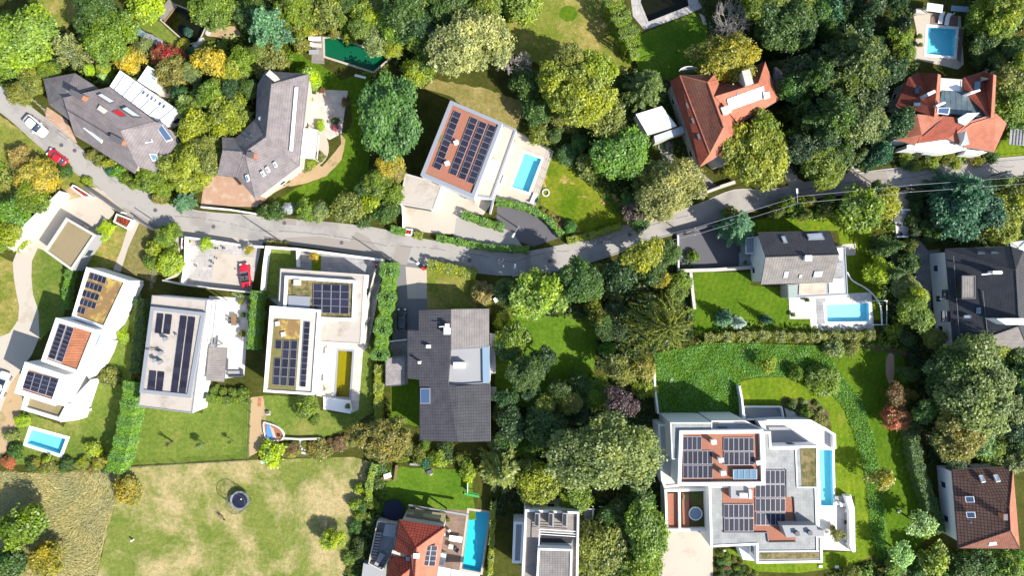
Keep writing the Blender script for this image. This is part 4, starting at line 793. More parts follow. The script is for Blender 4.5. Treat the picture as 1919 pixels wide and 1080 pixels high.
# ---- brown hipped house, lower right
h = house('brown_roof_house', 1840, 950, 'brown-tiled hipped house with five roof windows, behind the hedge at the lower right')
pitched(h, [(1784, 881, 5.2), (1898, 875, 5.2), (1891, 952, 9.2), (1893, 995, 9.2), (1796, 1028, 5.2), (1911, 1029, 5.2)], [(0, 1, 2), (0, 2, 3, 4), (4, 3, 5), (1, 5, 3, 2)], ['t_brown', 't_orange_lit', 't_red_toned'], fm=[0, 0, 2, 1], wall='white', ins=.7)  # sunny east and south slopes lit by redder, paler tile colours
for q, zz, m in (([(1834, 892), (1841, 892), (1847, 904), (1840, 905)], [6.2, 6.2, 6.9, 6.9], 'palegl'), ([(1861, 891), (1869, 891), (1875, 903), (1867, 904)], [6.2, 6.2, 6.9, 6.9], 'palegl'),
                 ([(1808, 931), (1825, 931), (1827, 942), (1810, 942)], [6.4, 7.1, 7.1, 6.4], 'bglass'), ([(1810, 960), (1827, 960), (1829, 971), (1812, 971)], [6.4, 7.1, 7.1, 6.4], 'bglass'),
                 ([(1854, 1017), (1866, 1015), (1868, 1021), (1852, 1023)], [6.4, 6.7, 6.2, 6.0], 'palegl')): skylight(h, q, zz, m, 'whitep')
chimney(h, 1884, 970, 8.4, .5, .8, 1.2, 90, 'brick'); vent(h, 1819, 980, 6.8, .12, .9, 'lead')

# ---- the big white villa
v = lambda x, y: (1220+x/3.1775, 740+y/3.1775)
V = lambda *a: [v(*p) for p in a]
h = house('white_villa', 1400, 920, 'large white modern villa with stepped flat roofs, red gravel and many solar panels', 'villa')
flat(h, V((345, 545), (672, 541), (665, 224), (712, 222), (716, 312), (995, 306), (1002, 838), (1019, 850), (1022, 1001), (630, 1007), (628, 897), (356, 910)), 6.2, .3, .14, 'white', 'paver', 'whitep', maxn=10)
flat(h, V((172, 216), (667, 212), (679, 540), (160, 545)), 9.2, .5, .6, 'white', 'redgravel', 'whitep', maxn=8)
flat(h, V((116, 168), (362, 168), (362, 214), (170, 218), (160, 385), (126, 385)), 8.7, .1, .06, 'white', 'paver', 'whitep', win=False)
flat(h, V((362, 158), (560, 156), (668, 212), (363, 214)), 8.0, .1, .06, 'white', 'greywall', 'whitep', win=False)
for q in (((362, 168), (405, 168), (415, 177), (365, 177)), ((395, 192), (448, 192), (455, 200), (400, 200)), ((490, 162), (556, 162), (582, 178), (520, 178))): slabtop(h, 'roof_slot', V(*q), 8.04, 'dmetal')
flat(h, V((42, 178), (118, 180), (128, 385), (160, 390), (162, 548), (80, 555), (62, 510)), 4.6, .3, .2, 'white', 'offwhite', 'whitep', win=False)
for q in (((425, 548), (618, 545), (618, 610), (806, 612), (852, 616), (862, 880), (700, 882), (690, 822), (432, 820)),): slabtop(h, 'gravel_bed', V(*q), 6.10, 'redgravel', .02)
slabtop(h, 'sedum_bed', V((888, 318), (982, 318), (984, 548), (900, 546)), 6.11, 'sedum_moss', .03); slabtop(h, 'sedum_bed', V((648, 944), (1000, 942), (1000, 978), (648, 982)), 6.11, 'sedum_moss', .03)
for a_, b_ in (((862, 322), (872, 552)), ((872, 554), (982, 554)), ((716, 325), (864, 325)), ((978, 556), (990, 936)), ((640, 936), (1000, 934))): beam(h, 'roof_edge', v(*a_), v(*b_), 6.24, .16, .2)
for a_, b_ in (((806, 450), (808, 612)), ((852, 616), (862, 780)), ((432, 822), (690, 824)), ((700, 882), (864, 880)), ((692, 822), (700, 882))): beam(h, 'roof_edge', v(*a_), v(*b_), 6.34, .14, .25, 'dmetal')
block(h, 'parapet_wall', V((780, 780), (985, 780), (990, 805), (1030, 812), (1033, 845), (806, 852)), 8.2, 'greywall', 6)
slabtop(h, 'lift_housing', V((475, 540), (560, 545), (600, 570), (600, 622), (476, 620)), 7.3, 'greywall', 1.2)
block(h, 'roof_hatch', V((530, 590), (575, 590), (575, 614), (530, 614)), 7.8, 'whitep', 7.2)
block(h, 'roof_hatch', V((585, 570), (602, 572), (602, 622), (586, 622)), 8.0, 'whitep', 6)
for (x0, y0, x1, y1, n_, z_) in ((190, 250, 301, 330, 4, 8.6), (190, 335, 366, 416, 6, 8.6), (190, 420, 368, 500, 6, 8.6), (432, 257, 613, 337, 6, 8.6), (434, 341, 615, 421, 6, 8.6),
        (682, 450, 797, 532, 4, 6.1), (622, 536, 799, 614, 6, 6.1), (622, 620, 800, 698, 6, 6.1), (624, 704, 800, 780, 6, 6.1), (433, 653, 611, 734, 6, 6.1), (436, 738, 611, 816, 6, 6.1)):
    solar(h, V((x0, y0), (x1, y0), (x1, y1), (x0, y1)), n_, 1, z_, lift=.15)
skylight(h, V((485, 445), (628, 443), (628, 502), (486, 503)), [9.0]*4, 'pglass', 'metal', t=.3)
for i in (1, 2, 3): beam(h, 'glazing_bar', v(485+36*i, 447), v(486+36*i, 501), 9.36, .08, .1, 'metal')
for x, y in ((375, 285), (418, 392), (432, 470)): chimney(h, *v(x, y), 8.6, .5, .6, 1.2, 10, 'whitep')
for x, y in ((640, 408), (872, 830), (948, 826)): chimney(h, *v(x, y), 8.2 if x > 700 else 8.9, .5, .5, .5, 10, 'lead' if x > 700 else 'whitep', .3)
g = flat(h, V((82, 568), (355, 562), (360, 812), (90, 815)), 3.6, .35, .9, 'white', 'soil', 'whitep', win=False)
slabtop(h, 'gravel_bed', V((98, 590), (160, 588), (163, 800), (103, 802)), 2.95, 'redgravel', .1); slabtop(h, 'court_floor', V((185, 590), (225, 590), (228, 795), (190, 795)), 2.9, 'redgravel', .1)
beam(h, 'roof_edge', v(170, 575), v(172, 810), 3.61, .35, .8); block(h, 'sedum_patch', V((190, 598), (220, 598), (220, 625), (190, 625)), 3.0, 'sedum', 2.7)
p = W(*v(264, 709), 3.1); mb = MB(); mb.lathe((p.x, p.y, 2.7), [(1.0, 0), (1.0, .45), (.86, .55), (0, .62)], 28); mb.build('dome_light', MT['paleblue'], h)
mb = MB(); mb.lathe((p.x, p.y, 2.7), [(1.0, .44), (1.12, .44), (1.12, .56), (.95, .56)], 28); mb.build('dome_rim', MT['whitep'], h)
t = empty('raised_terrace', W(1505, 800, 0), 'white walled upper terrace at the north-east corner of the large white villa', 'terrace')
flat(t, V((640, 160), (945, 152), (1085, 235), (1085, 325), (1000, 308), (716, 312), (712, 222), (665, 205)), 3.0, .25, .1, 'white', 'white_slab', 'whitep', win=False)
block(t, 'wall_cap', V((945, 152), (955, 152), (1100, 236), (1103, 325), (1086, 325), (1084, 242)), 3.9, 'whitep', 2.8)
block(t, 'cloth_sail', V((690, 150), (945, 150), (940, 157), (690, 160)), 4.0, 'whitep', 2.9)
block(t, 'wall_cap', V((700, 194), (812, 194), (905, 270), (985, 302), (880, 296), (830, 290), (720, 296)), 3.3, 'greywall', 2.9)
w_ = empty('terrace_wall', W(1600, 980, 0), 'white angled parapet wall closing the east terrace of the white villa', 'wall')
block(w_, 'wall', V((1160, 608), (1192, 606), (1213, 678), (1217, 940), (1200, 940), (1184, 905), (1183, 700)), 1.5, 'white'); block(w_, 'bench', V((1095, 606), (1160, 606), (1182, 700), (1184, 905), (1160, 880), (1160, 690), (1140, 640), (1095, 625)), .45, 'greywall')
w_ = empty('light_well', W(1432, 775, 0), 'sunken white light well north of the white villa beside the mown lawn', 'light well')
flat(w_, V((548, 72), (780, 72), (795, 140), (560, 155)), 1.2, .15, .9, 'white', 'greywall', 'whitep', win=False)
w_ = empty('porch', W(1408, 1040, 0), 'small grey and white corner porch under the south edge of the white villa', 'porch')
block(w_, 'wall', V((520, 902), (628, 900), (628, 992), (548, 985)), 2.6, 'white')

# ---- charcoal house in the middle
h = house('charcoal_house', 842, 704, 'wide charcoal-tiled house in the middle of the photo with pale seamed roof panels')
pitched(h, [(785, 582, 5.6), (845, 580, 6.4), (845, 655, 6.4), (840, 722, 6.4), (855, 724, 6.4), (857, 829, 6.4), (787, 826, 5.6), (786, 711, 5.6), (764, 709, 5.3), (764, 620, 5.3), (785, 620, 5.6)],
        [(0, 1, 2, 3, 4, 5, 6, 7, 8, 9, 10)], 't_char', wall='white', ins=.3, win=False)
pitched(h, [(845, 580, 6.5), (916, 579, 5.9), (916, 650, 5.9), (845, 655, 6.5)], [(0, 1, 2, 3)], 't_seam', wall='white', ins=.12, win=False)
pitched(h, [(855, 724, 6.4), (918, 719, 5.7), (919, 828, 5.7), (857, 829, 6.4)], [(0, 1, 2, 3)], 't_char', wall='white', ins=.12, win=False)
flat(h, [(839, 656), (917, 651), (918, 718), (840, 723)], 5.9, .12, .3, 'white', 'greywall', 'metal', win=False)
slabtop(h, 'roof_light', [(904, 651), (916, 650), (917, 718), (905, 717)], 6.0, 'paleblue', .3); skylight(h, [(788, 728), (806, 728), (806, 757), (788, 757)], [5.8, 6.0, 6.0, 5.8], 'bglass', 'metal')
chimney(h, 838, 621, 6.4, .9, .9, .8, 0, 'whitep'); beam(h, 'roof_pipe', (823, 613), (838, 612), 7.4, .12, .12); chimney(h, 838, 611, 6.4, .5, .5, 1.0, 0, 'whitep')
chimney(h, 803, 650, 6.0, .35, .6, .5, 0, 'whitep'); chimney(h, 786, 680, 5.8, .25, .3, 1.1, 0, 'whitep'); chimney(h, 861, 685, 5.8, .8, 1.8, 1.0, 0, 'whitep', .4)
slabtop(h, 'eaves_ledge', [(918, 625), (929, 626), (929, 700), (918, 701)], 3.0, 'greywall', .15); slabtop(h, 'eaves_ledge', [(918, 725), (930, 726), (930, 752), (918, 752)], 2.6, 'greywall', .15)
sh = empty('shed', W(742, 700, 0), 'low shed with a stained grey roof between the hedge and the charcoal house', 'shed')
flat(sh, [(722, 671), (759, 669), (761, 722), (722, 725)], 2.2, .1, .05, 'offwhite', surf and 'cobble', 'dmetal', win=False)

# ---- white house with the long beige roof
q4 = lambda x, y: (x/4, 540+y/4)
Q = lambda *a: [q4(*p) for p in a]
h = house('long_flat_house', 325, 660, 'long white house with a beige gravel roof and two long black strips of solar panels')
flat(h, Q((1140, 55), (1552, 92), (1440, 940), (1040, 888)), 5.4, .12, .1, 'white', 'beigegravel', 'metal')
flat(h, Q((1130, 140), (1535, 185), (1425, 825), (1046, 785)), 6.0, .55, .22, 'greywall', 'beigegravel', 'metal', z0=5.2, win=False)
for qd, nx, ny in ((Q((1180, 192), (1226, 196), (1208, 342), (1162, 338)), 1, 4), (Q((1242, 198), (1290, 203), (1272, 348), (1224, 343)), 1, 4), (Q((1354, 210), (1402, 214), (1328, 790), (1281, 785)), 1, 12),
                   (Q((1414, 216), (1464, 222), (1390, 797), (1342, 792)), 1, 12), (Q((1122, 622), (1172, 626), (1158, 774), (1106, 768)), 1, 4), (Q((1184, 628), (1233, 633), (1216, 778), (1170, 774)), 1, 4)):
    solar(h, qd, nx, ny, 5.82, gap=.0, dark=True)
for x, y in ((1232, 385), (1198, 490), (1155, 545), (1195, 560)): chimney(h, *q4(x, y), 5.82, .4, .45, .9, 20, 'metal')
vent(h, *q4(1312, 347), 5.82, .12, .4, 'lead'); beam(h, 'roof_pipe', q4(1090, 460), q4(1190, 466), 6.3, .12, .12, 'lead')
a = empty('steel_frame', W(398, 600, 0), 'slender grey steel frame standing against the east wall of the long beige-roofed house', 'frame')
for p0, p1 in (((1550, 92), (1625, 98)), ((1618, 98), (1582, 440)), ((1552, 95), (1508, 470))): beam(a, 'beam', q4(*p0), q4(*p1), 4.6, .16, .2, 'greywall')
for p0 in ((1620, 98), (1584, 436)):
    p = W(*q4(*p0), 4.5); mb = MB(); mb.box((p.x, p.y), .14, .14, 0, 4.5); mb.build('post', MT['greywall'], a)
a = empty('terrace_awning', W(406, 682, 0), 'grey ribbed awning on the east terrace of the long beige-roofed house', 'awning')
pitched(a, Q((1566, 440), (1700, 448), (1678, 706), (1544, 694)) and [(391.5, 650, 3.4), (425, 652, 2.9), (419.5, 716.5, 2.9), (386, 713.5, 3.4)], [(0, 1, 2, 3)], 't_seam', wall='metal', z0=2.7, ins=.05, win=False, thick=.08, name='canopy')

# ---- white house with the yellow pool
h = house('terraced_flat_house', 590, 620, 'white house of two flat blocks with mossy solar roofs beside the yellow-green pool')
flat(h, [(526, 504), (683, 515), (676, 645), (600, 641), (598, 576), (522, 576)], 4.4, .12, .1, 'white', 'beigegravel', 'offwhite', maxn=6)
flat(h, [(534, 517), (667, 526), (664, 602), (530, 597)], 5.2, .45, .3, 'white', 'sedum_moss', 'whitep', z0=4.2, win=False)
solar(h, [(587, 532), (655, 534), (654, 589), (586, 586)], 4, 4, 5.0, lift=.08)
slabtop(h, 'roof_light', [(540, 554), (581, 556), (580, 578), (540, 577)], 5.1, 'metal', .2); chimney(h, 557, 530, 4.9, .8, 1.0, .5, 0, 'offwhite')
flat(h, [(506, 574), (599, 581), (588, 741), (494, 735)], 5.8, .35, .3, 'white', 'offwhite', 'whitep')
slabtop(h, 'sedum_bed', [(514, 597), (563, 600), (554, 733), (502, 729)], 5.54, 'sedum', .04); slabtop(h, 'sedum_bed', [(520, 599), (563, 601), (561, 637), (519, 634)], 5.56, 'sedum_brown', .04)
solar(h, [(516.5, 637), (529, 638), (527, 655), (515.5, 654)], 1, 1, 5.55)
for i, (x0, y0, x1, y1, n_) in enumerate(((514, 671, 511, 722, 3), (531, 638, 525, 723, 5), (545.5, 638, 540, 724, 5))): solar(h, [(x0, y0), (x0+12.5, y0+.8), (x1+12.5, y1+.8), (x1, y1)], 1, n_, 5.55)
solar(h, [(570, 603), (581.5, 604), (573, 726), (562, 725)], 1, 11, 5.55)
for x, y in ((520, 607), (531, 627)): chimney(h, x, y, 5.4, .6, .6, .4, 10, 'offwhite', .3)
a = empty('pool_surround', W(648, 765, 0), 'pale stone platform at the foot of the yellow-green pool', 'platform')
block(a, 'slab', [(606, 744), (657, 752), (660, 768), (656, 776), (640, 773), (606, 766)], .35, 'canvas')

# ---- stepped white house with the orange timber roof
h = house('stepped_white_house', 150, 640, 'narrow white house stepping downhill in three blocks with an orange timber roof')
flat(h, [(162, 501), (240, 526), (197, 618), (134, 595)], 4.8, .5, .3, 'white', 'sedum_brown', 'whitep', win=False)
for i, (x, y) in enumerate(((170, 511), (162.5, 527), (156.5, 543), (151, 558.5), (146, 573.5))):
    n_ = 4 if i < 4 else 2; solar(h, [(x, y), (x+7.6*n_, y+2.5*n_), (x-3.6+7.6*n_, y+11.5+2.5*n_), (x-3.6, y+11.5)], n_, 1, 4.55, gap=.03)
flat(h, [(105, 596), (181, 619), (148, 702), (77, 677)], 6.6, .55, .3, 'white', 'timber', 'whitep', win=False)
slabtop(h, 'gravel_bed', [(110, 604), (139, 613), (115, 683), (84, 674)], 6.36, 'beigegravel', .05)
solar(h, [(111, 607), (124, 611), (103, 675), (90, 670)], 1, 8, 6.38); solar(h, [(126, 612), (139, 616), (117, 680), (105, 675)], 1, 8, 6.38)
flat(h, [(47, 679), (123, 704), (103, 761), (27, 737)], 7.0, .8, .3, 'white', 'terracotta', 'whitep', win=False)
solar(h, [(51, 695.5), (110, 711.5), (100, 745.5), (42, 727.5)], 4, 4, 6.75)
flat(h, [(47, 738), (130, 758), (113, 790), (40, 768)], 3.4, .5, .6, 'white', 'sedum_grey', 'whitep', win=False)
flat(h, [(238, 528), (252, 532), (208, 622), (196, 618)], 3.0, .15, .2, 'white', 'white_slab', 'whitep', win=False)
block(h, 'stair_wall', [(167, 712), (190, 690), (205, 660), (212, 640), (205, 636), (186, 668), (160, 700)], 1.4, 'white'); block(h, 'side_wing', [(125, 760), (170, 712), (145, 788), (113, 792)], 2.6, 'white')
for (x, y) in ((186, 634), (179, 648)): pass
for a_, b_ in (((182, 625), (172, 650)), ((186, 628), (177, 648))): beam(h, 'window', a_, b_, 5.4, .5, .08, 'pglass')
# ---- garage with the turf roof
g = empty('turf_garage', W(130, 455, 0), 'low garage with a dry turf roof inside the bend of the concrete drive', 'garage')
flat(g, [(124, 408), (179, 440), (134, 507), (83, 470)], 3.0, .35, .3, 'greywall', 'sedum_grey', 'offwhite', maxn=3)

# ---- bottom: red hipped house
z = lambda x, y: (660+x/7.107, 930+y/7.107)
h = house('red_hipped_house', 785, 1040, 'red-tiled hipped house beside the long teal pool at the bottom edge')
pitched(h, [(749, 975, 6), (834, 989, 6), (815, 1100, 6), (781, 1027, 9), (776, 1100, 9), (770, 1043, 8.4), (738, 1034, 6)], [(0, 1, 3), (1, 2, 4, 3), (0, 3, 5, 6), (5, 3, 4)], ['t_redrow', 't_orange_lit'], fm=[0, 1, 0, 1], wall='offwhite', win=False, ins=.3)  # east slope's sunlight painted in with the paler tile
pitched(h, [(731, 1043, 5.9), (789, 1051, 7.6), (753, 1079, 8.6), (748, 1100, 8.6), (722, 1100, 5.9), (800, 1100, 7.2)], [(0, 1, 2), (0, 2, 3, 4), (2, 1, 5, 3)], ['t_redrow', 't_orange_lit'], fm=[0, 0, 1], wall='offwhite', win=False, ins=.3)  # same split: red tile in shade, paler tile where lit
solar(h, [z(970, 665), z(1140, 668), z(1105, 940), z(930, 928)], 2, 4, 7.2, zs=[7.7, 7.2, 7.2, 7.7])
chimney(h, *z(855, 800), 8.2, .6, .8, .9, 0, 'whitep'); chimney(h, *z(745, 840), 6.6, .5, .5, .7, 0, 'metal'); skylight(h, [z(725, 1022), z(850, 1020), z(845, 1066), z(715, 1066)], [7.6, 7.4, 7.6, 7.9], 'bglass', 'metal')
beam(h, 'roof_valley', z(530, 745), z(830, 830), 6.4, .5, .3, 'offwhite')
a = empty('pergola', W(795, 965, 0), 'olive-coloured beam pergola on the north side of the red hipped house', 'pergola')
for p0, p1, ww in (((905, 175), (850, 345), 1.5), ((1225, 235), (1180, 400), .7), ((745, 190), (1240, 250), .35), ((715, 260), (1200, 345), .35)): beam(a, 'beam', z(*p0), z(*p1), 3.4+ww*.05, ww, .25, 'olivebeam')
for p0 in ((745, 195), (1235, 250)):
    p = W(*z(*p0), 3.2); mb = MB(); mb.box((p.x, p.y), .2, .2, 0, 3.2); mb.build('post', MT['olivebeam'], a)
beam(a, 'beam', z(750, 130), z(1550, 260), 3.0, .3, .3, 'greywall')
a = empty('entrance_court', W(715, 1010, 0), 'sunken grey entrance stair and court with pale rims, left of the red hipped house', 'entrance court')
flat(a, [z(335, 335), z(600, 380), z(560, 740), z(400, 1000), z(215, 905)], 2.2, .12, 1.2, 'offwhite', 'grey_slab', 'offwhite', win=False)
for i in range(11):
    y = 500+38*i; beam(a, 'step', z(318-i*9, y), z(395-i*9, y+8), 1.05+.1*(11-i)*.8, .3, .1+.08*(11-i), 'greywall')
block(a, 'ramp', [z(370, 760), z(440, 790), z(330, 950), z(280, 940)], 1.9, 'greywall', .9)
block(a, 'porch_roof', [z(440, 380), z(585, 395), z(570, 560), z(410, 530)], 2.7, 'metal', 2.4)
block(a, 'terrace', [z(150, 900), z(430, 970), z(420, 1200), z(110, 1200)], 2.0, 'greywall')
a = empty('patio_awning', W(850, 1075, 0), 'long white awning across the bottom of the deck beside the turquoise pool', 'awning')
block(a, 'canopy', [z(1150, 945), z(1310, 975), z(1300, 1120), z(1130, 1120)], 2.8, 'canvas', 2.7); block(a, 'canopy', [z(1325, 980), z(1700, 1050), z(1690, 1120), z(1315, 1120)], 2.8, 'canvas', 2.7)
beam(a, 'rail', z(1318, 975), z(1308, 1120), 2.85, .1, .2, 'greywall')
# ---- bottom: white modern house
y_ = lambda x, y: (940+x/6.75, 920+y/6.75)
h = house('white_terrace_house', 1030, 1030, 'white modern house with three dark roof slots at the bottom edge')
Y = lambda *a: [y_(*p) for p in a]
flat(h, Y((300, 245), (980, 275), (965, 1180), (255, 1180)), 7.0, .3, .5, 'white', 'deck_grey', 'whitep', maxn=6)
flat(h, Y((463, 735), (892, 748), (880, 1180), (440, 1180)), 8.2, .25, .15, 'white', 't_grey2', 'whitep', z0=6, win=False)
for x in (455, 630, 805): block(h, 'roof_slot', Y((x-30, 285), (x+35, 290), (x+28, 470), (x-35, 445)), 7.9, 'greywall', 6.4); 
for x in (452, 627, 802): slabtop(h, 'roof_slot', Y((x-22, 300), (x+18, 302), (x+14, 455), (x-28, 438)), 7.92, 'black', .04)
slabtop(h, 'roof_well', Y((505, 535), (930, 560), (880, 665), (500, 655)), 6.56, 'black', .04); slabtop(h, 'roof_well', Y((505, 665), (885, 672), (885, 740), (500, 735)), 6.58, 'green_render', .04)
for y0 in (500, 535, 565): beam(h, 'rail', y_(480, y0-10), y_(935, y0+20), 7.8, .09, .09)
beam(h, 'rail', y_(480, 490), y_(470, 740), 7.8, .12, .12)
a = empty('side_wing', W(962, 1020, 0), 'low blue-grey flat-roofed wing at the west side of the white terrace house', 'annex')
flat(a, Y((155, 398), (290, 400), (262, 925), (135, 920)), 4.0, .4, .2, 'white', 'greywall', 'whitep', win=False)
# ---------------------------------------------------------------- pools
def pool(key, label, tile, wat, coping='whitep', cw=0.35, depth=0.95, level=-0.12, cz=0.06, cname='swimming_pool', shelf=None, category='pool'):
    q = PW(POOLS[key]); c = centroid(q)
    r = empty(cname, (c[0], c[1], 0), label, category)
    mb = MB(); mb.sides(q, -depth, 0.0, inward=True); mb.sheet(q, -depth); mb.build('basin', MT[tile], r)
    mb = MB(); mb.ring(inset(q, -cw), inset(q, 0.03), -0.02, cz); mb.build('coping', MT[coping], r)
    mb = MB(); mb.sheet(inset(q, 0.002), level); mb.build('water', MT[wat], r)
    if shelf:
        mb = MB(); s = PW(shelf); mb.prism(s, -depth, -0.55); mb.build('step', MT[tile], r)
    return r
pool('house3', 'turquoise rectangular pool on the beige deck of the solar villa', 'pool_tile', 'water', shelf=[(983.5, 288), (1014, 298), (1012, 303), (982, 293)])
pool('left', 'small tilted turquoise pool with a white rim at the foot of the stepped white house', 'pool_tile', 'water', cw=.5)
pool('yellow', 'narrow yellow-green pool in the cream terrace right of the mossy solar roof', 'pool_yellow', 'water_yellow', 'metal', .3, 1.1, shelf=[(634.5, 657.5), (642, 658), (641, 667), (634, 667)])
pool('topright', 'square bright turquoise pool with a wooden deck near the top right corner', 'pool_tile', 'water', cw=.4, shelf=[(1739.5, 51), (1748, 51.5), (1746, 101.5), (1736.5, 100.5)])
pool('garden', 'rectangular blue pool on the white terrace below the charcoal gabled house', 'pool_pale', 'water', 'canvas', .4)
pool('villa', 'long narrow blue pool along the east side of the large white villa', 'pool_tile', 'water', cw=.3)
pool('bottom', 'long teal pool beside the wooden deck at the bottom edge', 'pool_teal', 'water', 'concrete', .35)
pool('green', 'dark green natural pool with a slanted stone edge above the hipped grey house', 'pool_green', 'water_green', 'concrete', .3)
pool('pond', 'dark murky garden pond near the top left, edged with stones', 'pond_bed', 'pond', 'concrete', .18, 1.0, -.06, .05, 'garden_pond', category='pond')
pool('dark', 'black-green swimming pond inside a pale stone terrace at the top edge', 'pond_bed', 'pond', 'slab', .35, 1.5, cname='swimming_pond', category='pond')
# ---------------------------------------------------------------- leaves
def leafmesh(name, P, Nn, size, asp=0.6, tint=None, bough=None, T=None, wood=None):
    """one small four-cornered leaf per point, facing Nn; tint varies leaf by leaf, bough branch by branch"""
    n = len(P); Nn = Nn/np.maximum(1e-6, np.linalg.norm(Nn, axis=1, keepdims=True))
    if T is None: T = RNG.normal(size=(n, 3))
    T = T-(T*Nn).sum(1, keepdims=True)*Nn; T /= np.maximum(1e-6, np.linalg.norm(T, axis=1, keepdims=True))
    Bn = np.cross(Nn, T); s = np.asarray(size).reshape(-1, 1)*np.ones((n, 1)); b = s*asp
    V = np.stack([P+T*s, P+Bn*b+Nn*s*.12, P-T*s, P-Bn*b+Nn*s*.12], 1).reshape(-1, 3)
    me = bpy.data.meshes.new(name); me.vertices.add(4*n); me.vertices.foreach_set('co', V.astype(np.float32).ravel())
    me.loops.add(4*n); me.loops.foreach_set('vertex_index', np.arange(4*n, dtype=np.int32))
    me.polygons.add(n); me.polygons.foreach_set('loop_start', np.arange(0, 4*n, 4, dtype=np.int32)); me.polygons.foreach_set('loop_total', np.full(n, 4, dtype=np.int32))
    a = me.attributes.new('tint', 'FLOAT', 'FACE'); a.data.foreach_set('value', (RNG.random(n) if tint is None else tint).astype(np.float32))
    a = me.attributes.new('bough', 'FLOAT', 'FACE'); a.data.foreach_set('value', (RNG.random(n) if bough is None else bough).astype(np.float32))
    me.materials.append(MT['leaf']); me.update(calc_edges=True); return me
def unit(n):
    v = RNG.normal(size=(n, 3)); return v/np.linalg.norm(v, axis=1, keepdims=True)
def broadleaf(Rr, hz, zc, leaf, nclump, nleaf, lump=0.3, low=-0.35, droop=0.0):
    """crown of boughs: leaf shells round clump centres spread through an uneven ellipsoid"""
    ax = RNG.uniform(.84, 1.12, 3); cen = []; ph = RNG.uniform(0, 6.28, 3)
    while len(cen) < nclump:
        d = unit(1)[0]
        if d[2] < low: continue
        r = RNG.uniform(.3, .8)**.6*.84
        az = math.atan2(d[1], d[0]); lob = 1+.14*math.sin(2*az+ph[0])+.12*math.sin(3*az+ph[1])+.08*math.sin(5*az+ph[2])
        c = d*r*np.array([Rr*ax[0]*lob, Rr*ax[1]*lob, hz])
        if cen and min(np.linalg.norm(c-q[0]) for q in cen) < Rr*lump*.42: 
            if RNG.random() < .8: continue
        cen.append((c, Rr*lump*RNG.uniform(.55, 1.15), RNG.random()))
    w_ = np.array([q[1]**2 for q in cen]); w_ /= w_.sum(); idx = RNG.choice(len(cen), nleaf, p=w_)
    Cc = np.array([q[0] for q in cen])[idx]; rr = np.array([q[1] for q in cen])[idx][:, None]; bo = np.array([q[2] for q in cen])[idx]
    d = unit(nleaf); d[:, 2] = np.where(d[:, 2] < -.3, -d[:, 2], d[:, 2])
    rad = rr*(RNG.uniform(.45, 1.0, (nleaf, 1))**.5*1.06+RNG.normal(0, .12, (nleaf, 1)))
    P = Cc+d*rad*np.array([1, 1, .8])
    tw = RNG.integers(0, nleaf//7, nleaf); P = P[tw]+RNG.normal(0, leaf*1.15, (nleaf, 3))*np.array([1, 1, .6]); d = d[tw]; bo = bo[tw]; tl = RNG.random(nleaf)[tw]
    keep = np.ones(nleaf, bool)
    for c, r, _ in cen: keep &= ~(np.linalg.norm((P-c)/np.array([1, 1, .8]), axis=1) < r*.5)
    P, d, bo, tl = P[keep], d[keep], bo[keep], tl[keep]; P[:, 2] += zc
    Nn = d*.55+unit(len(P))*.6+np.array([0, 0, .5])
    t = np.clip(RNG.normal(.5, .16, len(P))+(tl-.5)*.45, 0, 1)
    return leafmesh('crown', P, Nn, leaf*RNG.uniform(.55, 1.5, len(P)), .62, t, np.clip(bo*.7+.3*RNG.random(len(P)), 0, 1))
def spruce(Rr, h, nb=120, droop=.28, leaf=.34, zmin=.06, feather=.34, flat_=.3):
    Ps, Ns, Ts, Bo = [], [], [], []
    for i in range(nb):
        t = (i+.5)/nb; z0 = h*(1-t**.9*(1-zmin)); L = Rr*(t**.75)*RNG.uniform(.78, 1.12)+.12; az = i*2.399+RNG.uniform(-.3, .3)
        ns = max(3, int(L/.17)); b = RNG.random()
        for s in range(ns):
            u = (s+.5)/ns; c = np.array([math.cos(az)*L*u, math.sin(az)*L*u, z0-droop*L*u*u+.06*L*u])
            fw = feather*L*(1-u)*.55+.16
            ax = np.array([math.cos(az), math.sin(az), -.2])
            sd_ = np.array([-math.sin(az), math.cos(az), 0])
            for sgn in (-1, 1):
                for k in range(max(1, int(fw/.24))):
                    q = (k+RNG.uniform(.2, .8))*.24
                    if q > fw+.1: continue
                    Ps.append(c+sgn*sd_*q+ax*q*.5+np.array([0, 0, -.14*q])+RNG.normal(0, .03, 3)); Ts.append(ax*.8+sgn*sd_*RNG.uniform(.4, 1.0)); Ns.append(np.array([0, 0, 1])+RNG.normal(0, flat_, 3)); Bo.append(b)
    P = np.array(Ps); return leafmesh('crown', P, np.array(Ns), leaf*RNG.uniform(.7, 1.2, len(P)), .36, np.clip(RNG.normal(.5, .18, len(P)), 0, 1), np.array(Bo)*.8+.1, np.array(Ts))
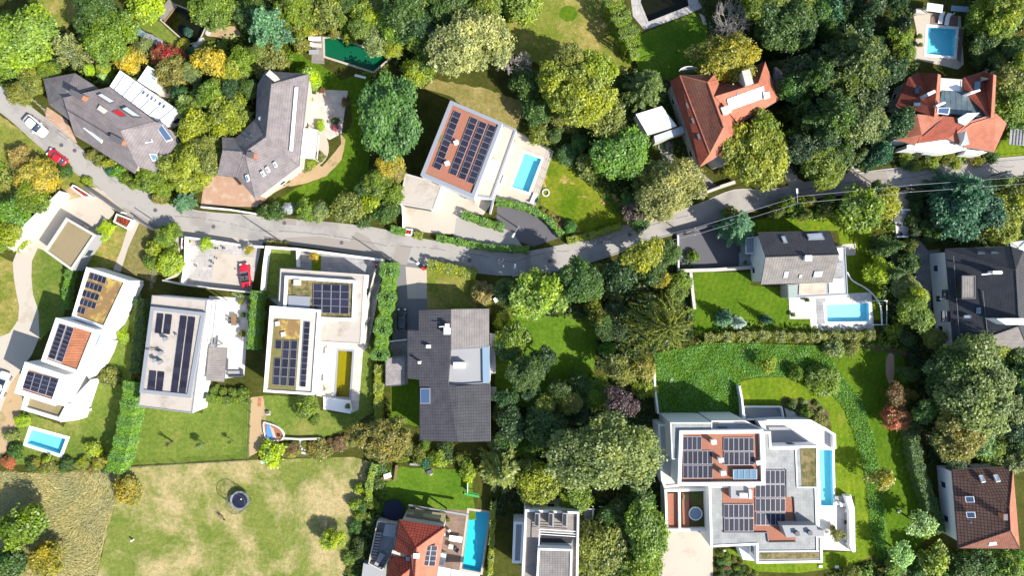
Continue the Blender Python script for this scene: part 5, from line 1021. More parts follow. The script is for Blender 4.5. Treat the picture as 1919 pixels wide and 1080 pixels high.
def cedar(Rr, h, nb=60, leaf=.24):
    """layered boughs: feathery fans of short twigs on level limbs"""
    Ps, Ns, Bo = [], [], []
    for i in range(nb):
        t = (i+.6)/nb; z0 = h*(1-.72*t); L = Rr*min(1, t**.6+.12)*RNG.uniform(.7, 1.1); az = i*2.399+RNG.uniform(-.35, .35); b = RNG.random(); wd = .42*L**.8+.2
        n = int(60*L*wd/1.6)+20
        u = RNG.random(n)**.6; s = RNG.normal(0, .34, n)*(1.15-u)*wd*1.6
        Ps.append(np.stack([math.cos(az)*L*u-math.sin(az)*s, math.sin(az)*L*u+math.cos(az)*s, z0-.12*L*u**2-.1*np.abs(s)+RNG.normal(0, .1, n)], 1)); Ns.append(unit(n)*.5+np.array([0, 0, .8])); Bo += [b]*n
    P = np.concatenate(Ps); return leafmesh('crown', P, np.concatenate(Ns), leaf*RNG.uniform(.6, 1.3, len(P)), .45, np.clip(RNG.normal(.5, .22, len(P)), 0, 1), np.array(Bo))
def weeping(Rr, h, nb=150):
    Ps, Ns, Ts, Bo = [], [], [], []
    for i in range(nb):
        t = (i+.5)/nb; z0 = h*(1-.6*t); L = Rr*(.45+.55*t)*RNG.uniform(.75, 1.08); az = RNG.uniform(0, 2*math.pi); cv = RNG.normal(0, .35); b = RNG.random(); ns = int(L/.055)
        for s in range(ns):
            u = (s+.5)/ns; a = az+cv*u*u; r = L*u
            c = np.array([math.cos(a)*r, math.sin(a)*r, z0+.05*L*u-.42*L*u**2.2])
            if u < .12 and RNG.random() < .6: continue
            for k in range(2):
                Ps.append(c+RNG.normal(0, .065, 3)); Ts.append(np.array([math.cos(a), math.sin(a), -.4*u])+RNG.normal(0, .25, 3)); Ns.append(RNG.normal(0, .5, 3)+np.array([0, 0, .8])); Bo.append(b)
    P = np.array(Ps); return leafmesh('crown', P, np.array(Ns), .19*RNG.uniform(.7, 1.2, len(P)), .42, np.clip(RNG.normal(.6, .25, len(P)), 0, 1), np.array(Bo), np.array(Ts))
def limbs(Rr, h, depth=5, n0=6, spread=.8, r0=.16, twig=.7):
    mb = MB()
    def grow(p, d, L, r, k):
        q = p+d*L; mb.tube(p, q, r, r*.62, 5 if k > 2 else 3, caps=False)
        if k <= 0: return
        for _ in range(3 if k > 1 else 4):
            nd = (d+Vector(RNG.normal(0, spread*.62, 3))+Vector((0, 0, .12))).normalized(); grow(p.lerp(q, random.uniform(.5, 1)), nd, L*random.uniform(.6, .82), r*.58, k-1)
    for i in range(n0):
        a = 2*math.pi*i/n0+random.uniform(-.3, .3); grow(Vector((0, 0, h*.22)), Vector((math.cos(a)*.8, math.sin(a)*.8, .9)).normalized(), Rr*.42, r0*.6, depth-1)
    mb.tube((0, 0, 0), (0, 0, h*.3), r0, r0*.7, 8)
    return mb
def blob(Rr, hz, leaf, nleaf, rough=.12):
    """clipped or dense low bush reaching the ground"""
    d = unit(nleaf); d[:, 2] = np.abs(d[:, 2]); f = 1+rough*np.sin(d[:, 0]*5.1+1)*np.sin(d[:, 1]*4.3)+rough*.6*np.sin(d[:, 2]*9+d[:, 0]*7)
    P = d*f[:, None]*np.array([Rr, Rr, hz])*(1-.12*RNG.random((nleaf, 1))); P[:, 2] += .02
    return leafmesh('crown', P, d+unit(nleaf)*.75+np.array([0, 0, .25]), leaf*RNG.uniform(.7, 1.25, nleaf), .6, np.clip(RNG.normal(.5, .2, nleaf), 0, 1), (f-f.min())/(f.max()-f.min()+1e-6))
def meshobj(me): return me
PRO = {}
def protos():
    B = []; 
    for s in range(6): B.append((6.0, broadleaf(6, 4.4+.3*(s % 3), 0, (.2, .24, .17)[s % 3], (52, 40, 80)[s % 3], (22000, 17000, 29000)[s % 3], (.26, .31, .22)[s % 3])))
    PRO['B'] = B
    PRO['F'] = [(6.0, broadleaf(6, 4.4, 0, .15, 110, 34000, .2)) for _ in range(2)]          # fine-leaved, many boughs
    PRO['M'] = [(3.4, broadleaf(3.4, 3.0, 0, (.17, .21, .14, .18, .15, .19, .16)[s], (34, 24, 46, 28, 18, 38, 30)[s], (9500, 6500, 13000, 8000, 10000, 7600, 10500)[s], (.32, .38, .27, .36, .42, .3, .34)[s])) for s in range(7)]
    PRO['O'] = [(2.0, broadleaf(2.0, 1.7, 0, .15, 16, 2100, .36)) for _ in range(3)]          # open young crown
    PRO['S'] = [(1.5, broadleaf(1.5, 1.2, .55, (.1, .13, .085, .11, .12, .14)[s], (18, 12, 26, 20, 10, 14)[s], 3400, (.4, .46, .34, .4, .5, .44)[s], low=-.1)) for s in range(6)]
    PRO['R'] = [(1.5, blob(1.5, 1.5, .1, 3600)) for _ in range(2)]
    PRO['C'] = [(4.5, spruce(4.5, 13)), (4.5, spruce(4.5, 11, 100, .35))]
    PRO['D'] = [(4.5, cedar(4.5, 8.5)), (4.5, cedar(4.5, 7.5, 50))]
    PRO['G'] = [(7.5, cedar(7.5, 13, 90, .27)), (7.5, cedar(7.5, 12, 80, .27))]
    PRO['W'] = [(7.6, weeping(7.6, 9, 105))]
protos()
for kk in 'BFMOSR':      # true reach of each crown, so that it covers what was traced
    for i_, (rp, me_) in enumerate(PRO[kk]):
        a_ = np.empty(len(me_.vertices)*3, np.float32); me_.vertices.foreach_get('co', a_); a_ = a_.reshape(-1, 3)
        PRO[kk][i_] = (float(np.percentile(np.hypot(a_[:, 0], a_[:, 1]), 95)), me_)
TRK = {}
def trunk_mesh(kind):
    if kind in TRK: return TRK[kind]
    mb = MB(); mb.tube((0, 0, 0), (0, 0, .62), .035, .022, 8)
    if kind != 'pole':
        for i in range(6):
            a = i*1.05+random.uniform(-.3, .3); z0 = random.uniform(.34, .56); L = random.uniform(.22, .34)
            m = Vector((math.cos(a)*L*.5, math.sin(a)*L*.5, z0+.13)); mb.tube((0, 0, z0), m, .015, .010, 5); mb.tube(m, m+Vector((math.cos(a)*L*.5, math.sin(a)*L*.5, .10)), .010, .004, 5)
    else: mb.tube((0, 0, .62), (0, 0, .97), .022, .004, 6)
    o = mb.build('trunk', MT['bark']); TRK[kind] = o.data; bpy.data.objects.remove(o); return TRK[kind]
def alb(r, g, b):
    c = A(r, g, b, 1.0); return (min(.8, c[0]*1.55), min(.8, c[1]*1.55), c[2]*1.42, 1)
COL = dict(darkolive=alb(94, 112, 52), weep=alb(126, 134, 60), ivy=alb(116, 164, 62), g=alb(116, 140, 44), dg=alb(76, 106, 42), vdg=alb(54, 84, 42), yg=alb(146, 158, 50), lime=alb(160, 184, 48), lg=alb(138, 162, 58), bg=alb(108, 150, 56), gold=alb(204, 182, 66), ochre=alb(150, 142, 66),
           red=alb(176, 66, 62), purple=alb(92, 70, 76), smoke=alb(118, 96, 92), olive=alb(128, 134, 58), sage=alb(132, 146, 86), blue=alb(104, 148, 112), teal=alb(62, 112, 82), pale=alb(178, 178, 104), cream=alb(186, 186, 126),
           orange=alb(200, 116, 78), rust=alb(138, 98, 70), straw=alb(178, 160, 96), chest=alb(92, 136, 66), autumn=alb(172, 162, 58), silver=alb(190, 200, 210), mint=alb(160, 190, 120), pink=alb(200, 100, 130), grey=alb(150, 140, 125))
CNT = {}
def place(kind, px, py, r, h, col, label, cat='tree', ry=None, group=None, name=None, jit=.06):
    """r is the crown's radius in photo pixels, h the height of its top in metres"""
    zc = h*(.62 if kind in 'BFMO' else .5 if kind in 'CDGW' else .3)
    c = W(px, py, zc); Rm = M(r, zc)*.95; Ry = M(ry, zc)*.95 if ry else Rm
    CNT[kind] = CNT.get(kind, 0)+1; Rp, me = PRO[kind][CNT[kind] % len(PRO[kind])]
    low = kind in 'SR'
    nm = name or ('shrub' if low else {'C': 'conifer_tree', 'D': 'conifer_tree', 'G': 'conifer_tree', 'W': 'weeping_conifer'}.get(kind, 'broadleaf_tree'))
    rt = empty(nm, (c.x, c.y, 0), label, 'shrub' if low and cat == 'tree' else cat, group)
    o = bpy.data.objects.new('crown', me); C.objects.link(o); o.parent = rt
    dim = max(v.co.z for v in me.vertices) if ('z', me.name) not in PRO else PRO[('z', me.name)]
    if ('z', me.name) not in PRO:
        zs = [v.co.z for v in me.vertices]; PRO[('z', me.name)] = (min(zs), max(zs)); 
    lo, hi = PRO[('z', me.name)]
    cc = COL[col] if isinstance(col, str) else col
    o.color = tuple(min(.9, x*random.uniform(1-jit, 1+jit)) for x in cc[:3])+(1,)
    if col in ('gold', 'autumn', 'ochre', 'orange', 'straw', 'rust', 'cream', 'pale', 'red'):
        o.material_slots[0].link = 'OBJECT'; o.material_slots[0].material = MT['leaf_autumn']
    o.rotation_euler = (0, 0, random.uniform(0, 6.28) if not ry else 0)
    if kind in 'BFMO':
        sz = min(Rm/Rp*1.0, (h*.86)/(hi-lo)); o.scale = (Rm/Rp, Ry/Rp, sz); o.location = (0, 0, h-hi*sz)
    else:
        sz = h/hi; o.scale = (Rm/Rp, Ry/Rp, sz)
    if not low or h > 2.5:
        t = bpy.data.objects.new('trunk', trunk_mesh('pole' if kind in 'CDGW' else 'fork')); C.objects.link(t); t.parent = rt
        t.scale = (h*.9, h*.9, h); t.rotation_euler = (0, 0, random.uniform(0, 6.28))
    else:
        t = bpy.data.objects.new('stem', trunk_mesh('fork')); C.objects.link(t); t.parent = rt; t.scale = (h*1.1, h*1.1, h)
    return rt
def bare(px, py, r, h, label, depth=5, n0=7, mat='barepale'):
    c = W(px, py, h*.6); rt = empty('bare_tree', (c.x, c.y, 0), label, 'tree')
    mb = limbs(M(r, h*.6), h, depth, n0); me = mb.build('limbs', MT[mat]); me.parent = rt
    zs = max(v.co.z for v in me.data.vertices); me.scale = (1, 1, h/zs); return rt
def hedge(px, wd, h, col, label, closed=False, leaf=.13, dens=120, bulge=.09, z0=0.0, name='hedge', cat='hedge', lump=1.0):
    line = [Vector(p) for p in PW(smoothpoly(px, 6, False) if len(px) > 2 else px, h)]
    seg = [(a, b, (b-a).length) for a, b in zip(line, line[1:])]; Lt = sum(s[2] for s in seg)
    n = int(Lt*(wd+2*h)*dens); u = RNG.random(n)*Lt; cum = np.cumsum([0]+[s[2] for s in seg]); k = np.clip(np.searchsorted(cum, u)-1, 0, len(seg)-1)
    A0 = np.array([s[0] for s in seg])[k]; D = np.array([(s[1]-s[0])/max(s[2], 1e-6) for s in seg])[k]; tt = (u-cum[k])[:, None]
    nr = np.stack([-D[:, 1], D[:, 0]], 1); per = RNG.random(n)*(wd+2*h)
    off = np.where(per < h, -wd/2, np.where(per < h+wd, per-h-wd/2, wd/2)); z = np.where(per < h, per, np.where(per < h+wd, h, wd+2*h-per))
    bl = bulge*(np.sin(u*2.1/lump)+np.sin(u*5.3/lump+1.7)*.6)
    sgn = np.sign(off)*(np.abs(off) > wd/2-.01)
    rnd = np.where((z > h*.9) & (np.abs(off) > wd*.4), -.06, 0)
    P2 = A0+D*tt+nr*(off+np.where(np.abs(off) > .05, np.sign(off)*bl, 0)+RNG.normal(0, .045, n))[:, None]
    P = np.column_stack([P2, np.maximum(.03, z+bl*.8*(z > h*.95)+rnd+RNG.normal(0, .05, n))+z0])
    out = np.column_stack([nr*sgn[:, None], (z > h-.01).astype(float)])
    me = leafmesh(name, P, out+unit(n)*.6+np.array([0, 0, .3]), leaf*RNG.uniform(.7, 1.3, n), .6, np.clip(RNG.normal(.5, .2, n), 0, 1), np.clip(.5+bl/bulge*.25+RNG.normal(0, .12, n), 0, 1))
    m = sum(line, Vector((0, 0)))/len(line); rt = empty(name, (m.x, m.y, z0), label, cat)
    me.transform(Matrix.Translation((-m.x, -m.y, -z0)))
    o = bpy.data.objects.new('foliage', me); C.objects.link(o); o.parent = rt; o.color = COL[col]
    mb = MB(); p0 = line[0]
    for i in range(max(2, int(Lt/1.2))):
        uu = (i+.5)/max(2, int(Lt/1.2))*Lt; kk = int(min(np.searchsorted(cum, uu)-1, len(seg)-1)); kk = max(0, kk); q = seg[kk][0]+(seg[kk][1]-seg[kk][0])*((uu-cum[kk])/max(seg[kk][2], 1e-6)); mb.tube((q.x, q.y, z0), (q.x, q.y, z0+h*.85), .05, .02, 5)
    mb.build('stems', MT['bark'], rt).name = 'stem'
    return rt
NOGO = [inset(PW(q), -.5) for q in POOLS.values()]+[PW(smoothpoly(N_EDGE, 4, False)+list(reversed(smoothpoly(S_EDGE, 4, False)))), PW([(1712, 24), (1806, 24), (1806, 130), (1712, 112)]), PW([(1674, 350), (1712, 350), (1762, 466), (1744, 600), (1712, 590), (1676, 445)]), PW([(584, 64), (608, 64), (608, 122), (584, 120)])]
def scatter(name, px, dens, leaf, col, z=.12, hvar=.15, label=None, nogo=True):
    poly = PW(px); xs = [p[0] for p in poly]; ys = [p[1] for p in poly]; n = int((max(xs)-min(xs))*(max(ys)-min(ys))*dens)
    X = RNG.uniform(min(xs), max(xs), n); Y = RNG.uniform(min(ys), max(ys), n); keep = np.zeros(n, bool)
    for i in range(len(poly)):
        x1, y1 = poly[i]; x2, y2 = poly[i-1]; m = ((y1 > Y) != (y2 > Y)); m &= X < (x2-x1)*(Y-y1)/((y2-y1) if y2 != y1 else 1e-9)+x1; keep ^= m
    X, Y = X[keep], Y[keep]
    for q in (NOGO if nogo else ()):
        k = np.zeros(len(X), bool)
        for i in range(len(q)):
            (x1, y1), (x2, y2) = q[i], q[i-1]; m = ((y1 > Y) != (y2 > Y)); m &= X < (x2-x1)*(Y-y1)/((y2-y1) if y2 != y1 else 1e-9)+x1; k ^= m
        X, Y = X[~k], Y[~k]
    f = .5+.25*np.sin(X*1.3+np.sin(Y*.9)*1.5)+.25*np.sin(Y*1.1+np.sin(X*.7)*2); n = len(X)
    P = np.column_stack([X, Y, z+hvar*f*RNG.random(n)*1.6])
    me = leafmesh(name, P, unit(n)*.8+np.array([0, 0, .9]), leaf*RNG.uniform(.6, 1.4, n), .6, np.clip(f*.5+RNG.random(n)*.5, 0, 1), np.clip(f*.6+RNG.random(n)*.4, 0, 1))
    o = bpy.data.objects.new(name, me); C.objects.link(o); o.color = COL[col]; tag(o, label, None, None, 'stuff'); return o
# ---------------------------------------------------------------- ground cover nobody could count
scatter('ivy', [(1226, 662), (1330, 642), (1440, 645), (1545, 648), (1572, 700), (1612, 745), (1640, 830), (1655, 930), (1664, 1040), (1650, 1050), (1632, 1000), (1620, 890), (1602, 820), (1582, 770), (1556, 736), (1500, 706), (1420, 706), (1386, 712), (1391, 774), (1230, 776)], 110, .09, 'ivy', .1, .4)
for px, d, c in (([(720, -20), (950, -20), (950, 40), (830, 100), (800, 160), (740, 130), (730, 60)], 9, 'dg'), ([(1300, -20), (1700, -20), (1720, 120), (1690, 300), (1480, 330), (1470, 180), (1330, 60)], 9, 'vdg'),
                 ([(1800, -20), (1940, -20), (1940, 290), (1890, 260), (1870, 130), (1810, 120)], 9, 'dg'), ([(1700, 640), (1940, 660), (1940, 880), (1740, 870), (1715, 760)], 10, 'vdg'),
                 ([(1720, 1030), (1940, 1030), (1940, 1100), (1500, 1100), (1600, 1060)], 12, 'dg'), ([(925, 760), (1050, 765), (1080, 720), (1115, 710), (1225, 700), (1235, 960), (925, 970)], 9, 'vdg'),
                 ([(960, 520), (1300, 470), (1300, 640), (1225, 660), (1120, 700), (1115, 600), (960, 590)], 10, 'vdg'), ([(985, 150), (1060, 150), (1200, 130), (1260, 150), (1290, 300), (1190, 430), (1100, 345), (1040, 290), (980, 240)], 7, 'dg'),
                 ([(-20, 60), (60, 50), (110, 70), (240, 120), (330, 100), (460, 60), (460, 250), (340, 240), (300, 140), (200, 160), (90, 150), (60, 200), (-20, 160)], 10, 'g'),
                 ([(470, -20), (720, -20), (740, 110), (700, 150), (570, 70), (540, 130), (470, 130)], 10, 'g'), ([(340, 240), (400, 160), (480, 150), (470, 260), (410, 330), (330, 390), (250, 350), (300, 300)], 10, 'g'),
                 ([(1700, 350), (1940, 335), (1940, 465), (1760, 462), (1720, 440)], 10, 'vdg'), ([(1640, 440), (1715, 440), (1745, 600), (1700, 660), (1650, 620)], 10, 'dg'),
                 ([(1500, 380), (1690, 360), (1690, 440), (1640, 430), (1440, 400)], 12, 'g'), ([(0, 300), (110, 365), (20, 470), (-20, 470)], 9, 'g'), ([(700, 640), (722, 640), (730, 1100), (640, 1100), (690, 900)], 8, 'dg'),
                 ([(1090, 940), (1240, 960), (1240, 1100), (1090, 1100)], 10, 'dg'), ([(180, 290), (250, 350), (262, 352), (240, 320), (190, 285)], 14, 'g'), ([(1380, 600), (1640, 622), (1700, 640), (1690, 660), (1560, 640), (1300, 645)], 12, 'g')):
    scatter('undergrowth', px, d, .26, c, .08, .5)
for px, d in (([(150, 300), (262, 356), (375, 398), (480, 406), (480, 412), (370, 404), (255, 362), (145, 306)], 7), ([(500, 406), (655, 421), (730, 433), (730, 439), (650, 428), (500, 413)], 7), ([(1165, 425), (1210, 415), (1305, 385), (1305, 393), (1210, 424), (1165, 434)], 9), ([(1514, 342), (1611, 325), (1689, 315), (1860, 298), (1860, 304), (1690, 322), (1614, 333), (1514, 350)], 6),
              ([(20, 820), (235, 874), (235, 880), (10, 876)], 9), ([(610, 840), (760, 850), (770, 880), (640, 870)], 5), ([(1290, 300), (1340, 350), (1380, 340), (1350, 300)], 5), ([(370, 320), (480, 330), (500, 360), (482, 388), (376, 386)], 3)):
    scatter('fallen_leaves', px, d, .06, 'ochre', .06, .02, nogo=False)
def tall_grass():
    px = [(-20, 884), (90, 888), (205, 880), (234, 884), (222, 930), (202, 985), (176, 1100), (-20, 1100)]
    poly = PW(px); n = 42000; X = RNG.uniform(poly[0][0], poly[3][0], n); Y = RNG.uniform(poly[6][1], poly[0][1], n)
    k = np.array([inside((a, b), poly) for a, b in zip(X, Y)]); X, Y = X[k], Y[k]; n = len(X)
    a = .5+.6*np.sin(X*.35+np.sin(Y*.3)*1.3)+.5*np.sin(Y*.5+X*.2); T = np.column_stack([np.cos(a), np.sin(a), RNG.uniform(.1, .5, n)])
    P = np.column_stack([X, Y, RNG.uniform(.05, .24, n)])
    f = .5+.5*np.sin(X*.8+np.sin(Y*.6)*2)
    me = leafmesh('tall_grass', P, unit(n)*.4+np.array([0, 0, 1]), RNG.uniform(.14, .32, n), .12, np.clip(RNG.normal(.5, .25, n), 0, 1), np.clip(f*.5+.5*RNG.random(n), 0, 1), T)
    o = bpy.data.objects.new('tall_grass', me); C.objects.link(o); o.color = alb(196, 188, 138); tag(o, kind='stuff')
tall_grass()
